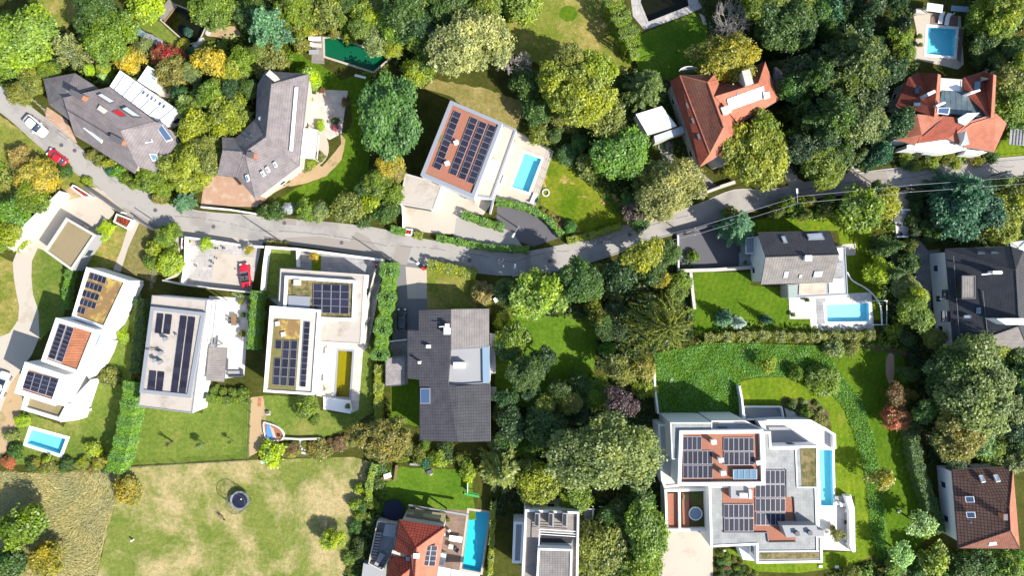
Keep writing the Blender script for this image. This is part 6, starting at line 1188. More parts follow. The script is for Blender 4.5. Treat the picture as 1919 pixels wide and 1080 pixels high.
# ---------------------------------------------------------------- trees and shrubs, west to east
T_ = '''B 36 72 64 9 lg|big pale lime-green tree at the left edge above the road
M 22 128 30 5 g|mid-green bush tree under the pale lime tree at the left edge
M 62 150 26 4.5 olive|olive-green bush tree between the pale lime tree and the purple shrub
M 92 132 24 4 dg|dark green bush tree just north-west of the grey house
M 30 178 24 3.5 olive|dull green bush at the left edge where the road begins
D 130 92 38 7 sage|grey-green feathery cedar left of the purple shrub
B 182 28 44 8 dg|dark green dense tree above the round crown beside the gold bush
B 207 68 50 8 g|mid-green dense round tree just above the gold and purple shrubs
S 188 101 19 3 purple|dark purple shrub between the grey-green cedar and the gold bush
M 241 108 28 3.6 gold|bright yellow-gold bush between the purple and the red shrubs
S 272 88 19 2.5 sage|grey-olive shrub directly above the yellow-gold bush
M 310 103 28 3.6 red|crimson red maple shrub near the garden pond
M 322 133 32 4.5 ochre|orange-olive tree directly below the crimson shrub
M 402 122 34 6.5 gold|tall orange-gold tree right of the crimson shrub and above the yellow-green grove
R 169 131 14 2.6 lime|clipped bright lime egg-shaped bush north of the grey house
R 196 130 17 2.6 lg|rounded fresh-green bush right of the clipped lime bush
R 194 145 12 2.0 mint|small pale mint bush below the rounded fresh-green bush
M 358 138 20 4 sage|grey-green loose tree left of the orange-gold tree
B 400 18 42 8 g|large mid-green tree at the top edge right of the murky pond
M 268 6 34 5 lime|vivid lime-green tree at the top edge beside the pond platform
S 286 22 13 2 blue|small blue-green bush beside the vivid lime tree and pond platform
D 350 190 18 5 mint|small pale mint conifer above its smaller twin, right of the glazed annex
D 346 214 15 4 mint|smaller pale mint conifer directly below its larger twin
M 462 116 28 6 g|green tree between the orange-gold tree and the blue-green cedar
M 438 132 26 6 yg|yellow-green tree touching the right of the orange-gold tree
D 505 50 50 10 blue|large blue-green cedar between the two ponds at the top
M 470 26 30 7 dg|dark green tree left of the large blue-green cedar
M 500 112 34 5 olive|olive bush tree below the large blue-green cedar
B 424 220 46 7 yg|bright yellow-green broad tree left of the hipped grey house
M 372 236 34 6 yg|yellow-green tree at the west of the bright yellow-green grove
M 398 178 26 6 g|green tree between the orange-gold and the yellow-green grove trees
B 352 312 48 7 yg|olive yellow-green dense tree above the blue spruce bush
B 392 284 38 6.5 olive|olive tree between the grove and the terracotta forecourt
M 282 332 28 4.5 g|green spreading tree at the east end of the long grey house
D 345 378 24 2.8 blue|low blue spruce bush at the roadside left of the terracotta forecourt
M 308 352 18 3 g|small green bush tree between the roadside and blue spruce bush
S 372 350 12 2 g|small green shrub at the left corner of the terracotta forecourt
B 558 16 42 8 g|mid-green tree at the top edge right of the blue-green cedar
M 610 22 36 7.5 olive|olive-green tree at the top edge above the slim spruce
C 645 42 20 8 g|slim green spruce above the dark green natural pool
M 690 30 30 6.5 yg|bright yellow-green feathery tree right of the slim spruce
M 726 46 26 6 lime|yellow-lime tree right of the feathery tree above the natural pool
M 704 78 28 6 sage|grey-green tree between the yellow-lime tree and the natural pool
M 735 92 20 5 yg|small yellow-green tree at the right end of the natural pool
S 590 54 17 3 gold|golden shrub above the pool deck chairs
S 628 60 14 2.6 ochre|ochre shrub between the golden shrub and the slim spruce
M 558 42 20 5 olive|small olive tree above the lime shrub left of the natural pool
S 566 86 16 2.6 olive|olive shrub left of the natural pool deck
S 553 66 16 2.6 yg|yellow-green shrub left of the golden shrub
S 655 72 13 2 yg|low yellow-green shrub on the edge of the natural pool
R 575 146 27 3.4 lime|wide variegated lime bush at the north-east corner of the hipped grey house
B 766 16 48 10 dg|dark tree at the top edge left of the big cream-leaved tree
B 790 50 42 9 vdg|very dark tree between the yellow-lime and the cream-leaved trees
M 757 62 30 7 dg|dark green tree beside the yellow-lime tree
B 838 10 42 10 dg|dark tree at the top edge above the cream-leaved tree
M 778 136 30 5 yg|yellow-green bush tree at the foot of the big horse chestnut's north tip
M 802 112 28 6 g|green tree left of the cream-leaved tree
B 731 216 55 10 chest 88|huge oval blue-green chestnut tree in the middle of the upper half
F 880 82 74 12 cream|big cream-green tree above the solar villa
M 980 12 34 6 lg|fresh green tree at the top edge left of the dry meadow
F 1080 178 70 11 yg|large yellow-green tree above the round green tree
M 1120 128 34 9 yg|upper right lobe tree of the yellow-green group
M 1064 112 28 9 olive|upper left thin-topped tree of the yellow-green group
M 1136 222 36 8 olive|olive tree at the lower right of the yellow-green group
M 984 160 34 6 dg|dark green tree below the pale bare tree
M 1004 205 28 5.5 dg|dark green low tree left of the large yellow-green tree
C 1214 160 52 12 darkolive|tall olive-dark spruce left of the orange-roofed house
B 1172 288 55 8 bg|bright green rounded dense tree right of the patchy pool lawn
F 1256 354 64 9 pale|straw-coloured tree hanging over the road below the grey drive
M 1212 330 30 6 olive|olive tree between the bright round tree and the straw-coloured tree
M 1190 397 23 4 smoke|smoky purple-brown bush at the roadside left of the straw-coloured tree
B 1366 108 64 11 autumn 48|mustard-yellow tree overhanging the orange-roofed house
B 1416 290 58 9 yg 74|tall yellow-green tree beside the road under the orange-roofed house
M 1430 240 34 8 g|green upper crown beside the south wing of the orange-roofed house
G 1590 125 92 14 darkolive|enormous dark olive cedar left of the square turquoise pool
G 1552 225 74 13 dg|huge dark green cedar right of the orange-roofed house
B 1612 236 42 10 sage|grey-green crown at the right of the huge dark cedars
B 1545 305 42 8 g|green tree at the roadside below the huge cedars
M 1546 328 26 6 yg|yellow-green low tree touching the road below the huge cedars
B 1468 50 52 11 dg|dark green tree at the top edge left of the huge olive cedar
M 1498 18 30 9 yg|yellow-green crown at the top edge above the dark tree
D 1548 30 42 9 teal|dark teal cedar at the top edge left of the small red roof
B 1420 12 40 10 g|green tree at the top edge behind the bare twiggy tree
G 1520 150 60 12 dg|dark cedar left of the enormous olive cedar
D 1642 286 38 8 teal|dark conifer left of the red mansion beside the road
M 1690 60 28 5 g|green shrubby tree left of the square pool terrace
M 1700 100 18 4 g|slim green bush on the left edge of the square pool terrace
S 1692 62 16 2.6 straw|brown-tipped dry shrub left of the square pool terrace
B 1872 34 48 7 g|green tree in the top right corner
M 1846 80 28 5.5 dg|dark tree right of the square turquoise pool
B 1892 106 36 6 dg|dark green tree below the corner tree at the right edge
M 1890 150 34 7 olive|olive tree at the right edge with dry branches
M 1868 120 16 5 gold|golden-yellow crown right of the square pool
M 1908 120 20 8 yg|yellow-green crown at the right edge, level with the pool
B 1896 196 38 7 g|green tree at the right of the red mansion
B 1896 -4 44 10 yg|yellow-green tree cut by the top right corner
D 1380 425 40 7 blue|silvery blue-green cedar at the roadside left of the charcoal gabled house
S 1368 402 14 4.5 ochre|ochre tuft growing behind the silvery cedar
M 1612 396 42 8.5 g|green tree at the right end of the roadside shrubs
M 1656 384 36 6 yg|yellow-green tree left of the café-like furniture terrace
M 1640 354 16 5 dg|small dark tree at the road edge above the yellow-green tree
C 1668 462 28 9 dg|dark spruce right of the charcoal house's back lawn
C 1672 512 26 8 dg|second dark spruce, below the first, right of the back lawn
B 1814 388 64 8 teal|giant dark teal tree right of the furniture terrace
C 1800 350 50 10 teal|teal spruce rising out of the giant dark teal tree
M 1892 388 36 6.5 yg|yellow-green tree right of the giant teal tree
M 1878 430 30 6 yg|bright yellow-green tree above the black-roofed house
M 1908 352 28 6 olive|olive tree at the right edge under the road
M 1748 430 22 3 dg|dark bush tree left of the giant teal tree
M 1704 494 20 4 dg|dark bush tree on the cobbled path's left side
M 1646 506 27 4.5 lime|lime-yellow small tree at the right of the charcoal gabled house
M 1694 538 26 5.5 sage|pale sage tree above the tall tree by the white wall
B 1706 582 34 8 g|tall green tree left of the black-roofed house's white wall
M 1714 552 18 7 lime|lime-topped crown beside the tall green tree at the white wall
M 1748 634 20 5 olive|olive tree at the lower left corner of the black-roofed house
F 1826 728 88 12 sage|vast sage-green tree at the right below the black-roofed house
B 1784 690 44 10 dg|dark green tree left of the vast sage-green tree
B 1790 806 54 10 ochre|golden-olive tree under the vast sage-green tree
M 1866 650 26 6 yg|yellow-green tree under the black-roofed house
M 1902 640 26 6 dg|dark green tree at the right edge below the black-roofed house
B 1896 772 34 8 sage|pale sage tree at the right edge beside the vast one
M 1864 846 28 6 g|green tree above the brown hipped house
M 1906 840 26 6 dg|dark tree at the right edge above the brown hipped house
M 1910 700 24 7 dg|dark tree at the right edge beside the vast sage-green tree
M 1752 720 24 6 dg|dark bush tree right of the red-orange maple
M 1680 782 26 4.5 orange|orange-red maple on the lawn's right edge
M 1676 736 22 5 rust|rust-brown maple just above the orange-red maple
S 1704 738 13 2.6 ochre|ochre shrub right of the rust-brown maple
S 1560 652 20 2.6 sage|grey-green shrub at the top of the ivy slope's right end
S 1592 650 18 2.4 olive|olive shrub right of the grey-green shrub atop the ivy slope
O 1438 683 16 3.4 yg|young yellow-green tree on the ivy slope
S 1490 700 16 2.6 g|small dark green bush left of the large bush on the ivy bank
M 1545 714 32 3.4 g|large green bush on the bank above the mown lawn
S 1524 700 18 2.4 g|middle green bush on the bank above the mown lawn
O 1650 898 24 5.5 autumn|young golden tree on the ivy strip
O 1722 982 28 5.5 mint|pale young tree in front of the brown house's hedge
O 1690 1038 24 5 mint|pale young tree at the lower end of the ivy strip
O 1752 1050 30 5 lg|pale young tree at the bottom edge left of the brown house
M 1838 1056 26 5 dg|dark bush tree at the bottom edge under the brown house
M 1800 1066 24 4.5 dg|dark bush at the bottom edge left of the corner
M 1890 1062 28 5 g|green bush tree in the bottom right corner
S 1512 772 12 1.6 g|low green shrub in the bed above the white villa
S 1536 786 15 1.6 olive|grey-olive shrub in the bed above the white villa
S 1482 760 10 1.4 dg|tiny dark shrub in the bed above the white villa
O 1570 1004 14 2.4 olive|thin potted shrub on the white villa's east terrace
M 1008 552 54 11 lg|pale green leafy tree south of the road in the middle
B 1084 530 42 11 dg|dark green round tree right of the pale green leafy tree
M 952 548 26 7 dg|dark bush tree left of the pale green leafy tree
M 1200 478 38 9 yg|yellow-green tree on the road's south side near the dark driveway
M 1246 476 26 8 dg|dark green tree between the road and the dark driveway
M 1226 512 24 5 dg|dark tree below the roadside pair
S 1240 524 20 4.5 gold|golden shrub below the roadside pair
M 1272 526 24 4 g|green bush at the corner of the charcoal house's lawn
M 1160 520 34 6 vdg|very dark tree between the round tree and the weeping conifer
W 1240 612 90 12 weep 74|sprawling conifer with long drooping rope-like branches
S 1138 652 16 3.4 bg|bright emerald shrub left of the weeping conifer
M 1160 692 30 8 olive|olive tree under the left of the weeping conifer
M 1204 690 22 8 autumn|golden-yellow small tree under the weeping conifer
S 1206 728 22 3 yg|yellow-green shrub above the purple tree
M 1160 748 32 8.5 purple|dark purple tree above the great olive tree
F 1132 850 100 15 sage 88|great olive-grey tree left of the white villa
C 944 882 62 11 olive|drooping olive spruce below the charcoal house
M 1012 905 46 8 yg|yellow-green tree between the olive spruce and the great olive-grey tree
M 1080 930 30 7 g|green crown over the white terrace house's north wall
F 716 826 52 8 ochre|autumn olive tree between the big lawn and the charcoal house
M 742 806 26 6 olive|olive tree at the upper right of the autumn olive tree
B 985 700 34 9 dg|dark green tree in the middle of the shaded back garden
M 960 640 34 6 g|green tree at the east wall of the charcoal house
M 1064 752 26 7 olive|yellow-green tree in the shade of the back garden
M 1020 800 40 8 dg|dark green tree left of the great olive-grey tree
M 960 790 32 7 vdg|very dark tree at the lower corner of the charcoal house
S 905 552 22 2.6 straw|straw-coloured grassy shrub north of the charcoal house
S 943 600 18 2.2 yg|yellow-green clipped shrub at the north-east corner of the charcoal house
S 790 842 14 2.2 olive|small olive shrub under the charcoal house
S 827 860 18 2.6 lime|lime-yellow bush under the charcoal house
S 797 866 13 2 teal|teal-green shrub left of the lime-yellow bush
S 877 884 17 2.4 lime|bright lime bush on the right edge of the small back lawn
S 872 864 13 2 g|green shrub just above the bright lime bush
M 1128 1030 48 6.5 olive 60|mossy olive tree right of the white terrace house
B 1212 1000 42 8 g 62|dense dark green tree left of the villa's driveway
M 1200 945 26 6 dg|dark crown above the dense tree by the villa's driveway
M 1204 1066 40 6 g|green tree at the bottom edge left of the villa's driveway
S 1078 1052 20 3 yg|yellow-green shrub at the white terrace house's east wall
S 500 396 16 2.4 dg|first dark shrub in the roadside row below the hipped house
S 520 398 18 2.6 dg|second dark shrub in the roadside row below the hipped house
R 540 390 12 2.4 silver|silvery-blue shrub in the roadside row
M 572 392 22 3.4 g|leafy green shrub right of the silvery-blue one
M 600 396 20 3.2 sage|greyish green shrub in the middle of the roadside row
M 652 388 30 5 olive|dark olive round tree in the roadside row
O 700 384 22 4 lime|neon lime young tree near the road
S 682 414 16 2.2 dg|dark low shrub at the road below the neon lime tree
M 722 398 26 4.5 dg|dark green bush tree right of the neon lime tree
M 732 312 26 6 gold|golden-leaved tree at the chestnut's south tip
M 712 344 28 5.5 g|green tree below the golden-leaved tree
M 736 366 22 5 g|green bush tree beside the solar villa's garage
M 745 325 18 5 straw|straw-leaved tree right of the golden-leaved tree
M 684 352 22 4 dg|dark shrub tree left of the green tree below the golden one
S 172 290 11 1.6 ochre|first ochre shrub between the road and the long grey house
S 186 300 12 1.6 olive|olive shrub between the road and the long grey house
S 204 306 12 1.8 yg|yellow-green shrub at the road side of the long grey house
S 222 322 13 1.6 bg|bright green shrub at the road bend
S 208 320 11 1.4 teal|blue-green shrub at the road bend
S 238 336 13 1.6 g|green shrub after the road bend
S 252 346 11 1.6 g|low green shrub where the roadside planting ends
S 298 372 14 1.8 ochre|orange-brown shrub beside the roadside steps
M 66 334 38 4 gold|pale yellow tree beside the parked red hatchback
M 36 296 24 3 straw|brown leafless-looking shrub above the pale yellow tree
M 60 372 34 4 g|green bush tree below the pale yellow tree
M 24 398 32 4 bg|fresh green bush tree at the left edge
M 16 444 30 4 yg|yellow-green bush at the left edge by the long white wall
M 122 320 14 1.4 dg|dark green low bush under the red hatchback
S 165 340 11 1.2 yg|small yellow-green shrub beside the entrance bed
M 312 440 24 3.6 g|green tree in front of the courtyard's west side
S 290 466 18 2.6 yg|yellow-green bush below the tree at the courtyard's west side
S 286 492 16 2.4 g|green bush beside the wire fence west of the courtyard
M 318 494 24 3 lime|lime bush strip between the fence and the courtyard
S 322 470 14 2.2 g|small green bush touching the courtyard entrance path
M 34 986 48 6.5 g|green tree at the lower left edge in the tall meadow
M 84 1052 32 5 autumn|golden-brown tree at the bottom left
M 20 1056 30 6 dg|dark green tree in the bottom left corner
M 234 926 26 3.4 autumn 34|golden bush where the meadow meets the big lawn
S 176 842 16 1.8 lime|bright lime bush right of the small tilted pool
S 206 708 20 2 olive|thin olive shrub below the stepped white house
S 232 630 14 1.6 lime|lime shrub on the lawn right of the stepped white house
S 508 848 26 2.4 lime|vivid lime bush above the seesaw on the big lawn
M 572 762 24 3 g|green bush tree beside the mossy solar house's lawn
S 590 788 12 1.4 g|small green bush below the green bush tree on that lawn
M 622 1013 23 4 lime|lone lime-yellow tree on the big patchy lawn
S 548 842 14 1.0 rust|reddish low planting right of the vivid lime bush
S 600 842 22 1.6 ochre|ochre and olive planting right of the stepping stones
S 636 832 15 1.1 rust|rust-red planting under the autumn olive tree
S 668 945 14 2 lg|small pale bush on the right border of the big lawn
S 673 915 10 1.8 lime|small lime bush above its pale neighbour on the lawn border
S 402 733 9 1.2 g|first of four clipped bushes in the raised planter, counted from the west
S 419 734 9 1.2 g|second of four clipped bushes in the raised planter, counted from the west
S 437 736 10 1.2 g|third of four clipped bushes in the raised planter, counted from the west
S 456 736 12 1.5 g|largest and last bush at the east end of the raised planter
O 386 458 14 2.6 lime|small yellow-green tree on the grey paved courtyard
O 467 469 10 2.2 gold|small golden tree at the courtyard's east end
O 590 480 10 2.0 gold|small golden tree in the grass strip before the mossy solar house
S 600 236 11 1.2 lime|yellow-lime bush on the rim of the curved terrace
S 584 306 11 1.2 yg|round yellow-green bush at the south tip of the curved terrace
S 648 192 9 1 rust|dark red round bush at the terrace's north-east corner
S 628 227 8 .9 dg|dark green potted bush on the paved terrace
S 629 240 7 .8 pink|pink flowering pot plant on the paved terrace
M 1266 548 22 4 g|green bush left of the charcoal house's garden corner
S 1300 480 12 1.6 g|low bush under the dark driveway's west wall
R 1068 425 14 2.2 chest|ball-clipped bush at the end of the curved hedge
C 1362 598 22 5 blue|spiky blue-green young conifer on the shaded lawn
C 1388 606 16 5.5 silver|silver-white young spruce on the shaded lawn
C 1440 600 13 4.5 teal|small teal conifer on the shaded lawn
M 1700 700 20 3 dg|dark bush right of the rust path
M 40 790 14 1.6 lime|pale lime bush left of the small tilted pool
S 24 815 14 1.6 sage|grey-green shrub at the left edge by the small pool
S 30 846 16 1.6 dg|dark green shrub below the grey-green one at the left edge
S 18 866 14 1.4 orange|orange-leaved shrub at the left edge above the meadow
S 60 872 13 1.3 dg|first dark shrub in the row below the small tilted pool
S 96 874 13 1.3 olive|olive shrub in the row below the small tilted pool
S 128 868 12 1.3 dg|second dark shrub in the row below the small tilted pool
S 158 868 12 1.3 yg|yellow-green shrub in the row below the small tilted pool
S 190 864 14 1.5 autumn|golden shrub at the right end of the row below the small pool'''
for ln in T_.split('\n'):
    d, lab = ln.split('|'); d = d.split()
    place(d[0], float(d[1]), float(d[2]), float(d[3]), float(d[4]), d[5], lab, ry=float(d[6]) if len(d) > 6 else None)
bare(950, 112, 30, 7, 'pale leafless tree at the right edge of the cream-leaved tree')
bare(978, 120, 28, 6.5, 'second pale leafless tree, right of the first, above the dark undergrowth')
bare(1370, 42, 52, 8, 'grey twiggy leafless tree above the mustard-yellow tree', 6, 9)
bare(1850, 150, 22, 6, 'dry leafless tree among the dark trees at the right edge')
bare(600, 842, 4, 3.2, 'thin leafless sapling with a long shadow on the garden lawn', 3, 3) if False else None
for x, y, r, hh, lb in ((160, 832, 6, 2.4, ''),): pass
sap = [(315, 832, 5, 2.6, 'leafless staked sapling, leftmost of three on the fenced lawn', 'X'), (376, 836, 8, 2.4, 'pale-leaved young tree, middle of three on the fenced lawn', 'sage'), (432, 829, 5, 1.8, 'smallest of three young trees on the fenced lawn', 'g')]
for x, y, r, hh, lb, k in sap:
    if k == 'X': bare(x, y, r*1.6, hh, lb, 3, 4, 'bark')
    else: place('O', x, y, r, hh, k, lb)
# trees of the groves, each kind alike
def fill(px, n, kinds, lab, grp, rr=(18, 34), hh=(5, 9), mind=30):
    pts = []; xs = [p[0] for p in px]; ys = [p[1] for p in px]; k = 0
    while len(pts) < n and k < 6000:
        k += 1; x, y = random.uniform(min(xs), max(xs)), random.uniform(min(ys), max(ys))
        if inside((x, y), px) and all((x-a)**2+(y-b)**2 > mind**2 for a, b in pts): pts.append((x, y))
    for x, y in pts:
        kd, c = random.choice(kinds); place(kd, x, y, random.uniform(*rr), random.uniform(*hh), c, lab, group=grp, jit=.18)
fill([(1400, -10), (1690, -10), (1690, 60), (1640, 170), (1690, 240), (1640, 300), (1500, 330), (1475, 180), (1440, 110)], 34, [('M', 'dg'), ('D', 'vdg'), ('D', 'dg'), ('M', 'vdg'), ('M', 'vdg'), ('C', 'dg')], 'tree in the dark wood between the orange-roofed house and the red mansion', 'trees of the dark upper wood', (24, 38), (6, 10), 34)
fill([(1850, -10), (1930, -10), (1930, 240), (1885, 230), (1880, 130), (1850, 110)], 9, [('M', 'dg'), ('M', 'g'), ('M', 'olive')], 'dark green tree in the thicket at the upper right edge', 'trees of the upper right thicket', (20, 30), (4, 5.5), 32)
fill([(1740, 655), (1930, 660), (1930, 870), (1760, 860), (1725, 760)], 16, [('M', 'dg'), ('M', 'vdg'), ('M', 'sage')], 'dark tree under the vast sage-green tree at the right edge', 'trees of the right-hand thicket', (22, 34), (5, 8), 36)
fill([(740, -10), (950, -10), (940, 40), (800, 90), (745, 90)], 9, [('M', 'dg'), ('M', 'vdg'), ('M', 'g')], 'dark tree in the wood behind the cream-leaved tree', 'trees of the top wood', (24, 36), (7, 9), 34)
fill([(935, 770), (1050, 770), (1090, 720), (1130, 720), (1120, 760), (1060, 800), (1060, 880), (940, 860)], 10, [('M', 'dg'), ('M', 'vdg'), ('M', 'g')], 'dark shrub tree in the shade between the charcoal house and the great olive-grey tree', 'trees of the shaded garden', (20, 32), (3.5, 6), 32)
fill([(1110, 500), (1190, 520), (1160, 560), (1170, 640), (1130, 640), (1110, 580)], 7, [('M', 'vdg'), ('M', 'dg'), ('S', 'olive')], 'dark bush left of the weeping conifer', 'bushes by the weeping conifer', (18, 28), (3, 5), 26)
fill([(1000, 210), (1110, 245), (1110, 330), (1060, 300), (1000, 240)], 8, [('M', 'dg'), ('S', 'vdg'), ('S', 'olive')], 'dark low bush under the large yellow-green tree', 'bushes under the yellow-green tree', (15, 24), (2, 3.5), 24)
fill([(1150, 350), (1215, 300), (1225, 400), (1190, 420), (1160, 400)], 6, [('M', 'dg'), ('S', 'olive')], 'dark bush between the patchy lawn and the straw-coloured tree', 'bushes beside the patchy lawn', (15, 22), (2, 4), 22)
fill([(960, 525), (1130, 510), (1110, 580), (970, 590)], 8, [('M', 'dg'), ('S', 'g'), ('M', 'vdg')], 'dark bush south of the shaded road', 'bushes south of the shaded road', (16, 26), (2.5, 4.5), 28)
fill([(1445, 383), (1600, 372), (1600, 402), (1450, 404)], 16, [('S', 'g'), ('S', 'lg'), ('S', 'sage'), ('S', 'dg')], 'leafy climbing shrub in the roadside row above the charcoal house', 'roadside climbing shrubs', (11, 16), (3.6, 5.2), 14)
fill([(1700, 284), (1865, 286), (1860, 303), (1690, 312)], 20, [('S', 'g'), ('S', 'dg'), ('S', 'rust'), ('S', 'yg')], 'garden shrub between the red mansion and the road', 'shrubs in front of the red mansion', (9, 14), (1.2, 2.2), 13)
fill([(1720, 1045), (1930, 1040), (1930, 1090), (1560, 1090), (1620, 1066)], 14, [('S', 'dg'), ('M', 'g'), ('S', 'bg')], 'green bush along the lower right edge', 'bushes along the lower right edge', (16, 26), (2, 4), 28)
fill([(1700, 365), (1770, 350), (1740, 460), (1712, 440)], 7, [('M', 'vdg'), ('S', 'dg')], 'very dark bush beside the furniture terrace', 'bushes beside the furniture terrace', (13, 18), (1.6, 2.4), 24)
fill([(1680, 450), (1712, 450), (1712, 560), (1700, 640), (1650, 640), (1655, 600), (1685, 560)], 9, [('M', 'dg'), ('S', 'g'), ('M', 'vdg')], 'dark bush along the cobbled path', 'bushes along the cobbled path', (14, 20), (2, 4), 20)
fill([(0, 30), (60, 90), (110, 120), (100, 140), (0, 130)], 7, [('M', 'g'), ('M', 'dg'), ('M', 'olive')], 'green bush tree in the upper left thicket', 'trees of the upper left thicket', (18, 26), (3, 5.5), 26)
fill([(335, 160), (400, 155), (470, 160), (470, 200), (390, 210), (340, 200)], 8, [('M', 'dg'), ('M', 'g'), ('M', 'vdg')], 'dark bush tree in the grove between the grey houses', 'trees between the grey houses', (17, 24), (4, 6), 26)
fill([(470, -5), (740, -5), (745, 80), (700, 60), (560, 60), (470, 110)], 12, [('M', 'g'), ('M', 'olive'), ('M', 'dg')], 'green tree in the planting around the green natural pool', 'trees around the green pool', (18, 26), (4, 6.5), 30)
fill([(335, 50), (390, 80), (450, 80), (450, 110), (420, 100), (350, 110)], 5, [('S', 'g'), ('S', 'teal'), ('S', 'yg')], 'low shrub at the rocky edge of the murky pond', 'shrubs by the murky pond', (9, 14), (1, 1.8), 15)
fill([(745, 830), (870, 836), (880, 870), (750, 872)], 8, [('S', 'dg'), ('S', 'olive'), ('S', 'g')], 'dark shrub under the south edge of the charcoal house', 'shrubs below the charcoal house', (10, 15), (1.5, 2.4), 17)
fill([(1130, 960), (1180, 940), (1180, 1080), (1150, 1080)], 6, [('M', 'dg'), ('M', 'vdg')], 'very dark tree between the white terrace house and the villa drive', 'trees by the villa drive', (20, 26), (4, 6), 26)
fill([(0, 340), (60, 400), (20, 470), (0, 470)], 5, [('S', 'g'), ('S', 'yg'), ('S', 'lime')], 'green shrub in the meadow at the left edge', 'shrubs at the left edge', (12, 18), (1.2, 2.2), 20)
fill([(690, 870), (720, 870), (690, 1000), (655, 1080), (640, 1080), (672, 960)], 12, [('S', 'dg'), ('S', 'g')], 'dark shrub on the bank right of the big lawn', 'shrubs on the bank', (11, 16), (1.2, 2.2), 16)
fill([(60, 860), (200, 866), (200, 880), (50, 884)], 8, [('S', 'ochre'), ('S', 'yg'), ('S', 'dg')], 'low shrub on the fence line above the tall meadow', 'shrubs on the meadow fence', (8, 12), (.9, 1.3), 14)
fill([(1348, 1034), (1374, 1042), (1420, 1078), (1425, 1095), (1346, 1095)], 26, [('S', 'g'), ('S', 'olive'), ('S', 'dg'), ('S', 'rust')], 'low shrub on the planted bank beside the villa driveway', 'shrubs on the villa bank', (6, 9), (.7, 1.2), 9)
fill([(1475, 750), (1530, 756), (1550, 775), (1554, 795), (1500, 776)], 12, [('S', 'dg'), ('S', 'sage'), ('S', 'olive')], 'small bedding plant in the bed north of the white villa', 'bedding plants', (4, 7), (.5, .9), 8)
fill([(534, 834), (600, 830), (668, 810), (676, 832), (600, 850), (534, 855)], 18, [('S', 'ochre'), ('S', 'rust'), ('S', 'olive'), ('S', 'yg')], 'low border plant between the garden lawn and the big patchy lawn', 'border plants', (6, 9), (.6, 1.0), 10)
fill([(1010, 386), (1050, 412), (1052, 428), (1036, 420)], 8, [('S', 'ochre'), ('S', 'pink'), ('S', 'yg')], 'flowering bed plant behind the curved hedge', 'bed plants by the curved hedge', (4, 6), (.5, .8), 7)
fill([(930, 640), (975, 620), (1040, 700), (1110, 700), (1080, 760), (935, 760)], 6, [('M', 'dg'), ('M', 'g'), ('M', 'vdg'), ('M', 'olive')], 'garden tree added for shade between the charcoal house and the weeping conifer', 'trees of the back garden', (18, 26), (5, 7.5), 34)  # trees added to deepen the shade of the back garden
fill([(500, 240), (520, 400), (500, 402), (480, 390)], 0, [('S', 'g')], 'x', 'x')
# hedges
hedge([(246, 716), (236, 780), (226, 830), (210, 886)], 2.4, 3.4, 'bg', 'thick bright green hedge left of the fenced lawn with three saplings')
hedge([(480, 545), (476, 600), (470, 655)], 1.6, 2.6, 'bg', 'tall narrow hedge between the two white solar houses')
hedge([(262, 560), (258, 640), (250, 700)], 1.6, 1.8, 'dg', 'dark narrow hedge between the stepped house and the long beige-roofed house')
hedge([(728, 492), (724, 560), (716, 620), (710, 676)], 2.3, 3.0, 'bg', 'high lumpy ivy hedge left of the asphalt drive', bulge=.25, lump=1.6)
hedge([(710, 684), (708, 740), (710, 790)], 1.3, 1.4, 'yg', 'low yellow-green hedge continuing the ivy hedge past the shed')
hedge([(1709, 770), (1722, 870), (1745, 940), (1764, 1000)], 1.9, 2.4, 'dg', 'long dark hedge between the lawn and the brown hipped house')
hedge([(1320, 634), (1420, 628), (1520, 632), (1640, 628)], 1.3, 1.4, 'olive', 'mixed olive hedge under the rectangular garden pool', bulge=.2)
hedge([(866, 401), (905, 415), (945, 427)], 1.2, 1.3, 'bg', 'short clipped hedge on the drive of the solar villa')
hedge([(930, 377), (980, 387), (1020, 405), (1040, 425), (1054, 441)], 1.0, 1.3, 'bg', 'curved clipped hedge between the dark parking bays and the patchy lawn')
hedge([(732, 428), (760, 436)], 1.1, 1.2, 'bg', 'short hedge piece left of the red flower box at the road')
hedge([(776, 439), (792, 443)], 1.0, 1.0, 'yg', 'tiny hedge piece right of the red flower box at the road')
hedge([(818, 445), (870, 455), (920, 464), (992, 468)], 1.0, 1.0, 'bg', 'long low roadside hedge below the beige drive')
hedge([(1063, 451), (1110, 440), (1164, 424)], 1.0, 1.1, 'yg', 'low shaded hedge between the patchy lawn and the road')
hedge([(801, 496), (850, 506), (892, 516)], 1.7, 1.6, 'yg', 'clipped yellow-green hedge at the corner of the asphalt drive')
hedge([(1147, -10), (1160, 20), (1178, 60), (1190, 86)], 2.8, 4.6, 'g', 'tall thick hedge between the dry meadow and the dark swimming pond', bulge=.25)
hedge([(1188, 90), (1190, 112)], 1.4, 2.4, 'lg', 'loose pale end piece of the tall thick hedge')
hedge([(385, 746), (430, 752), (468, 748)], 1.2, 1.0, 'g', 'low box hedge around the raised planter of four bushes')
hedge([(703, 870), (692, 905), (690, 940)], 1.0, 1.6, 'lg', 'ivy-covered wall piece right of the big lawn')
hedge([(925, 940), (922, 1000), (918, 1080)], .7, 1.6, 'yg', 'thin climbing hedge right of the turquoise pool at the bottom edge')
hedge([(130, 505), (124, 540), (122, 580)], 1.2, 1.2, 'bg', 'small hedge left of the stepped white house')
hedge([(182, 446), (195, 430), (204, 416)], 2.0, 1.0, 'lime', 'bright lime clipped hedge above the turf-roofed garage')
hedge([(500, 455), (540, 458)], .7, .6, 'ochre', 'ochre low hedge at the road before the mossy solar house')
hedge([(435, 548), (455, 556), (466, 560), (466, 600)], .6, .8, 'sage', 'grey-green planting at the corner of the white terrace')
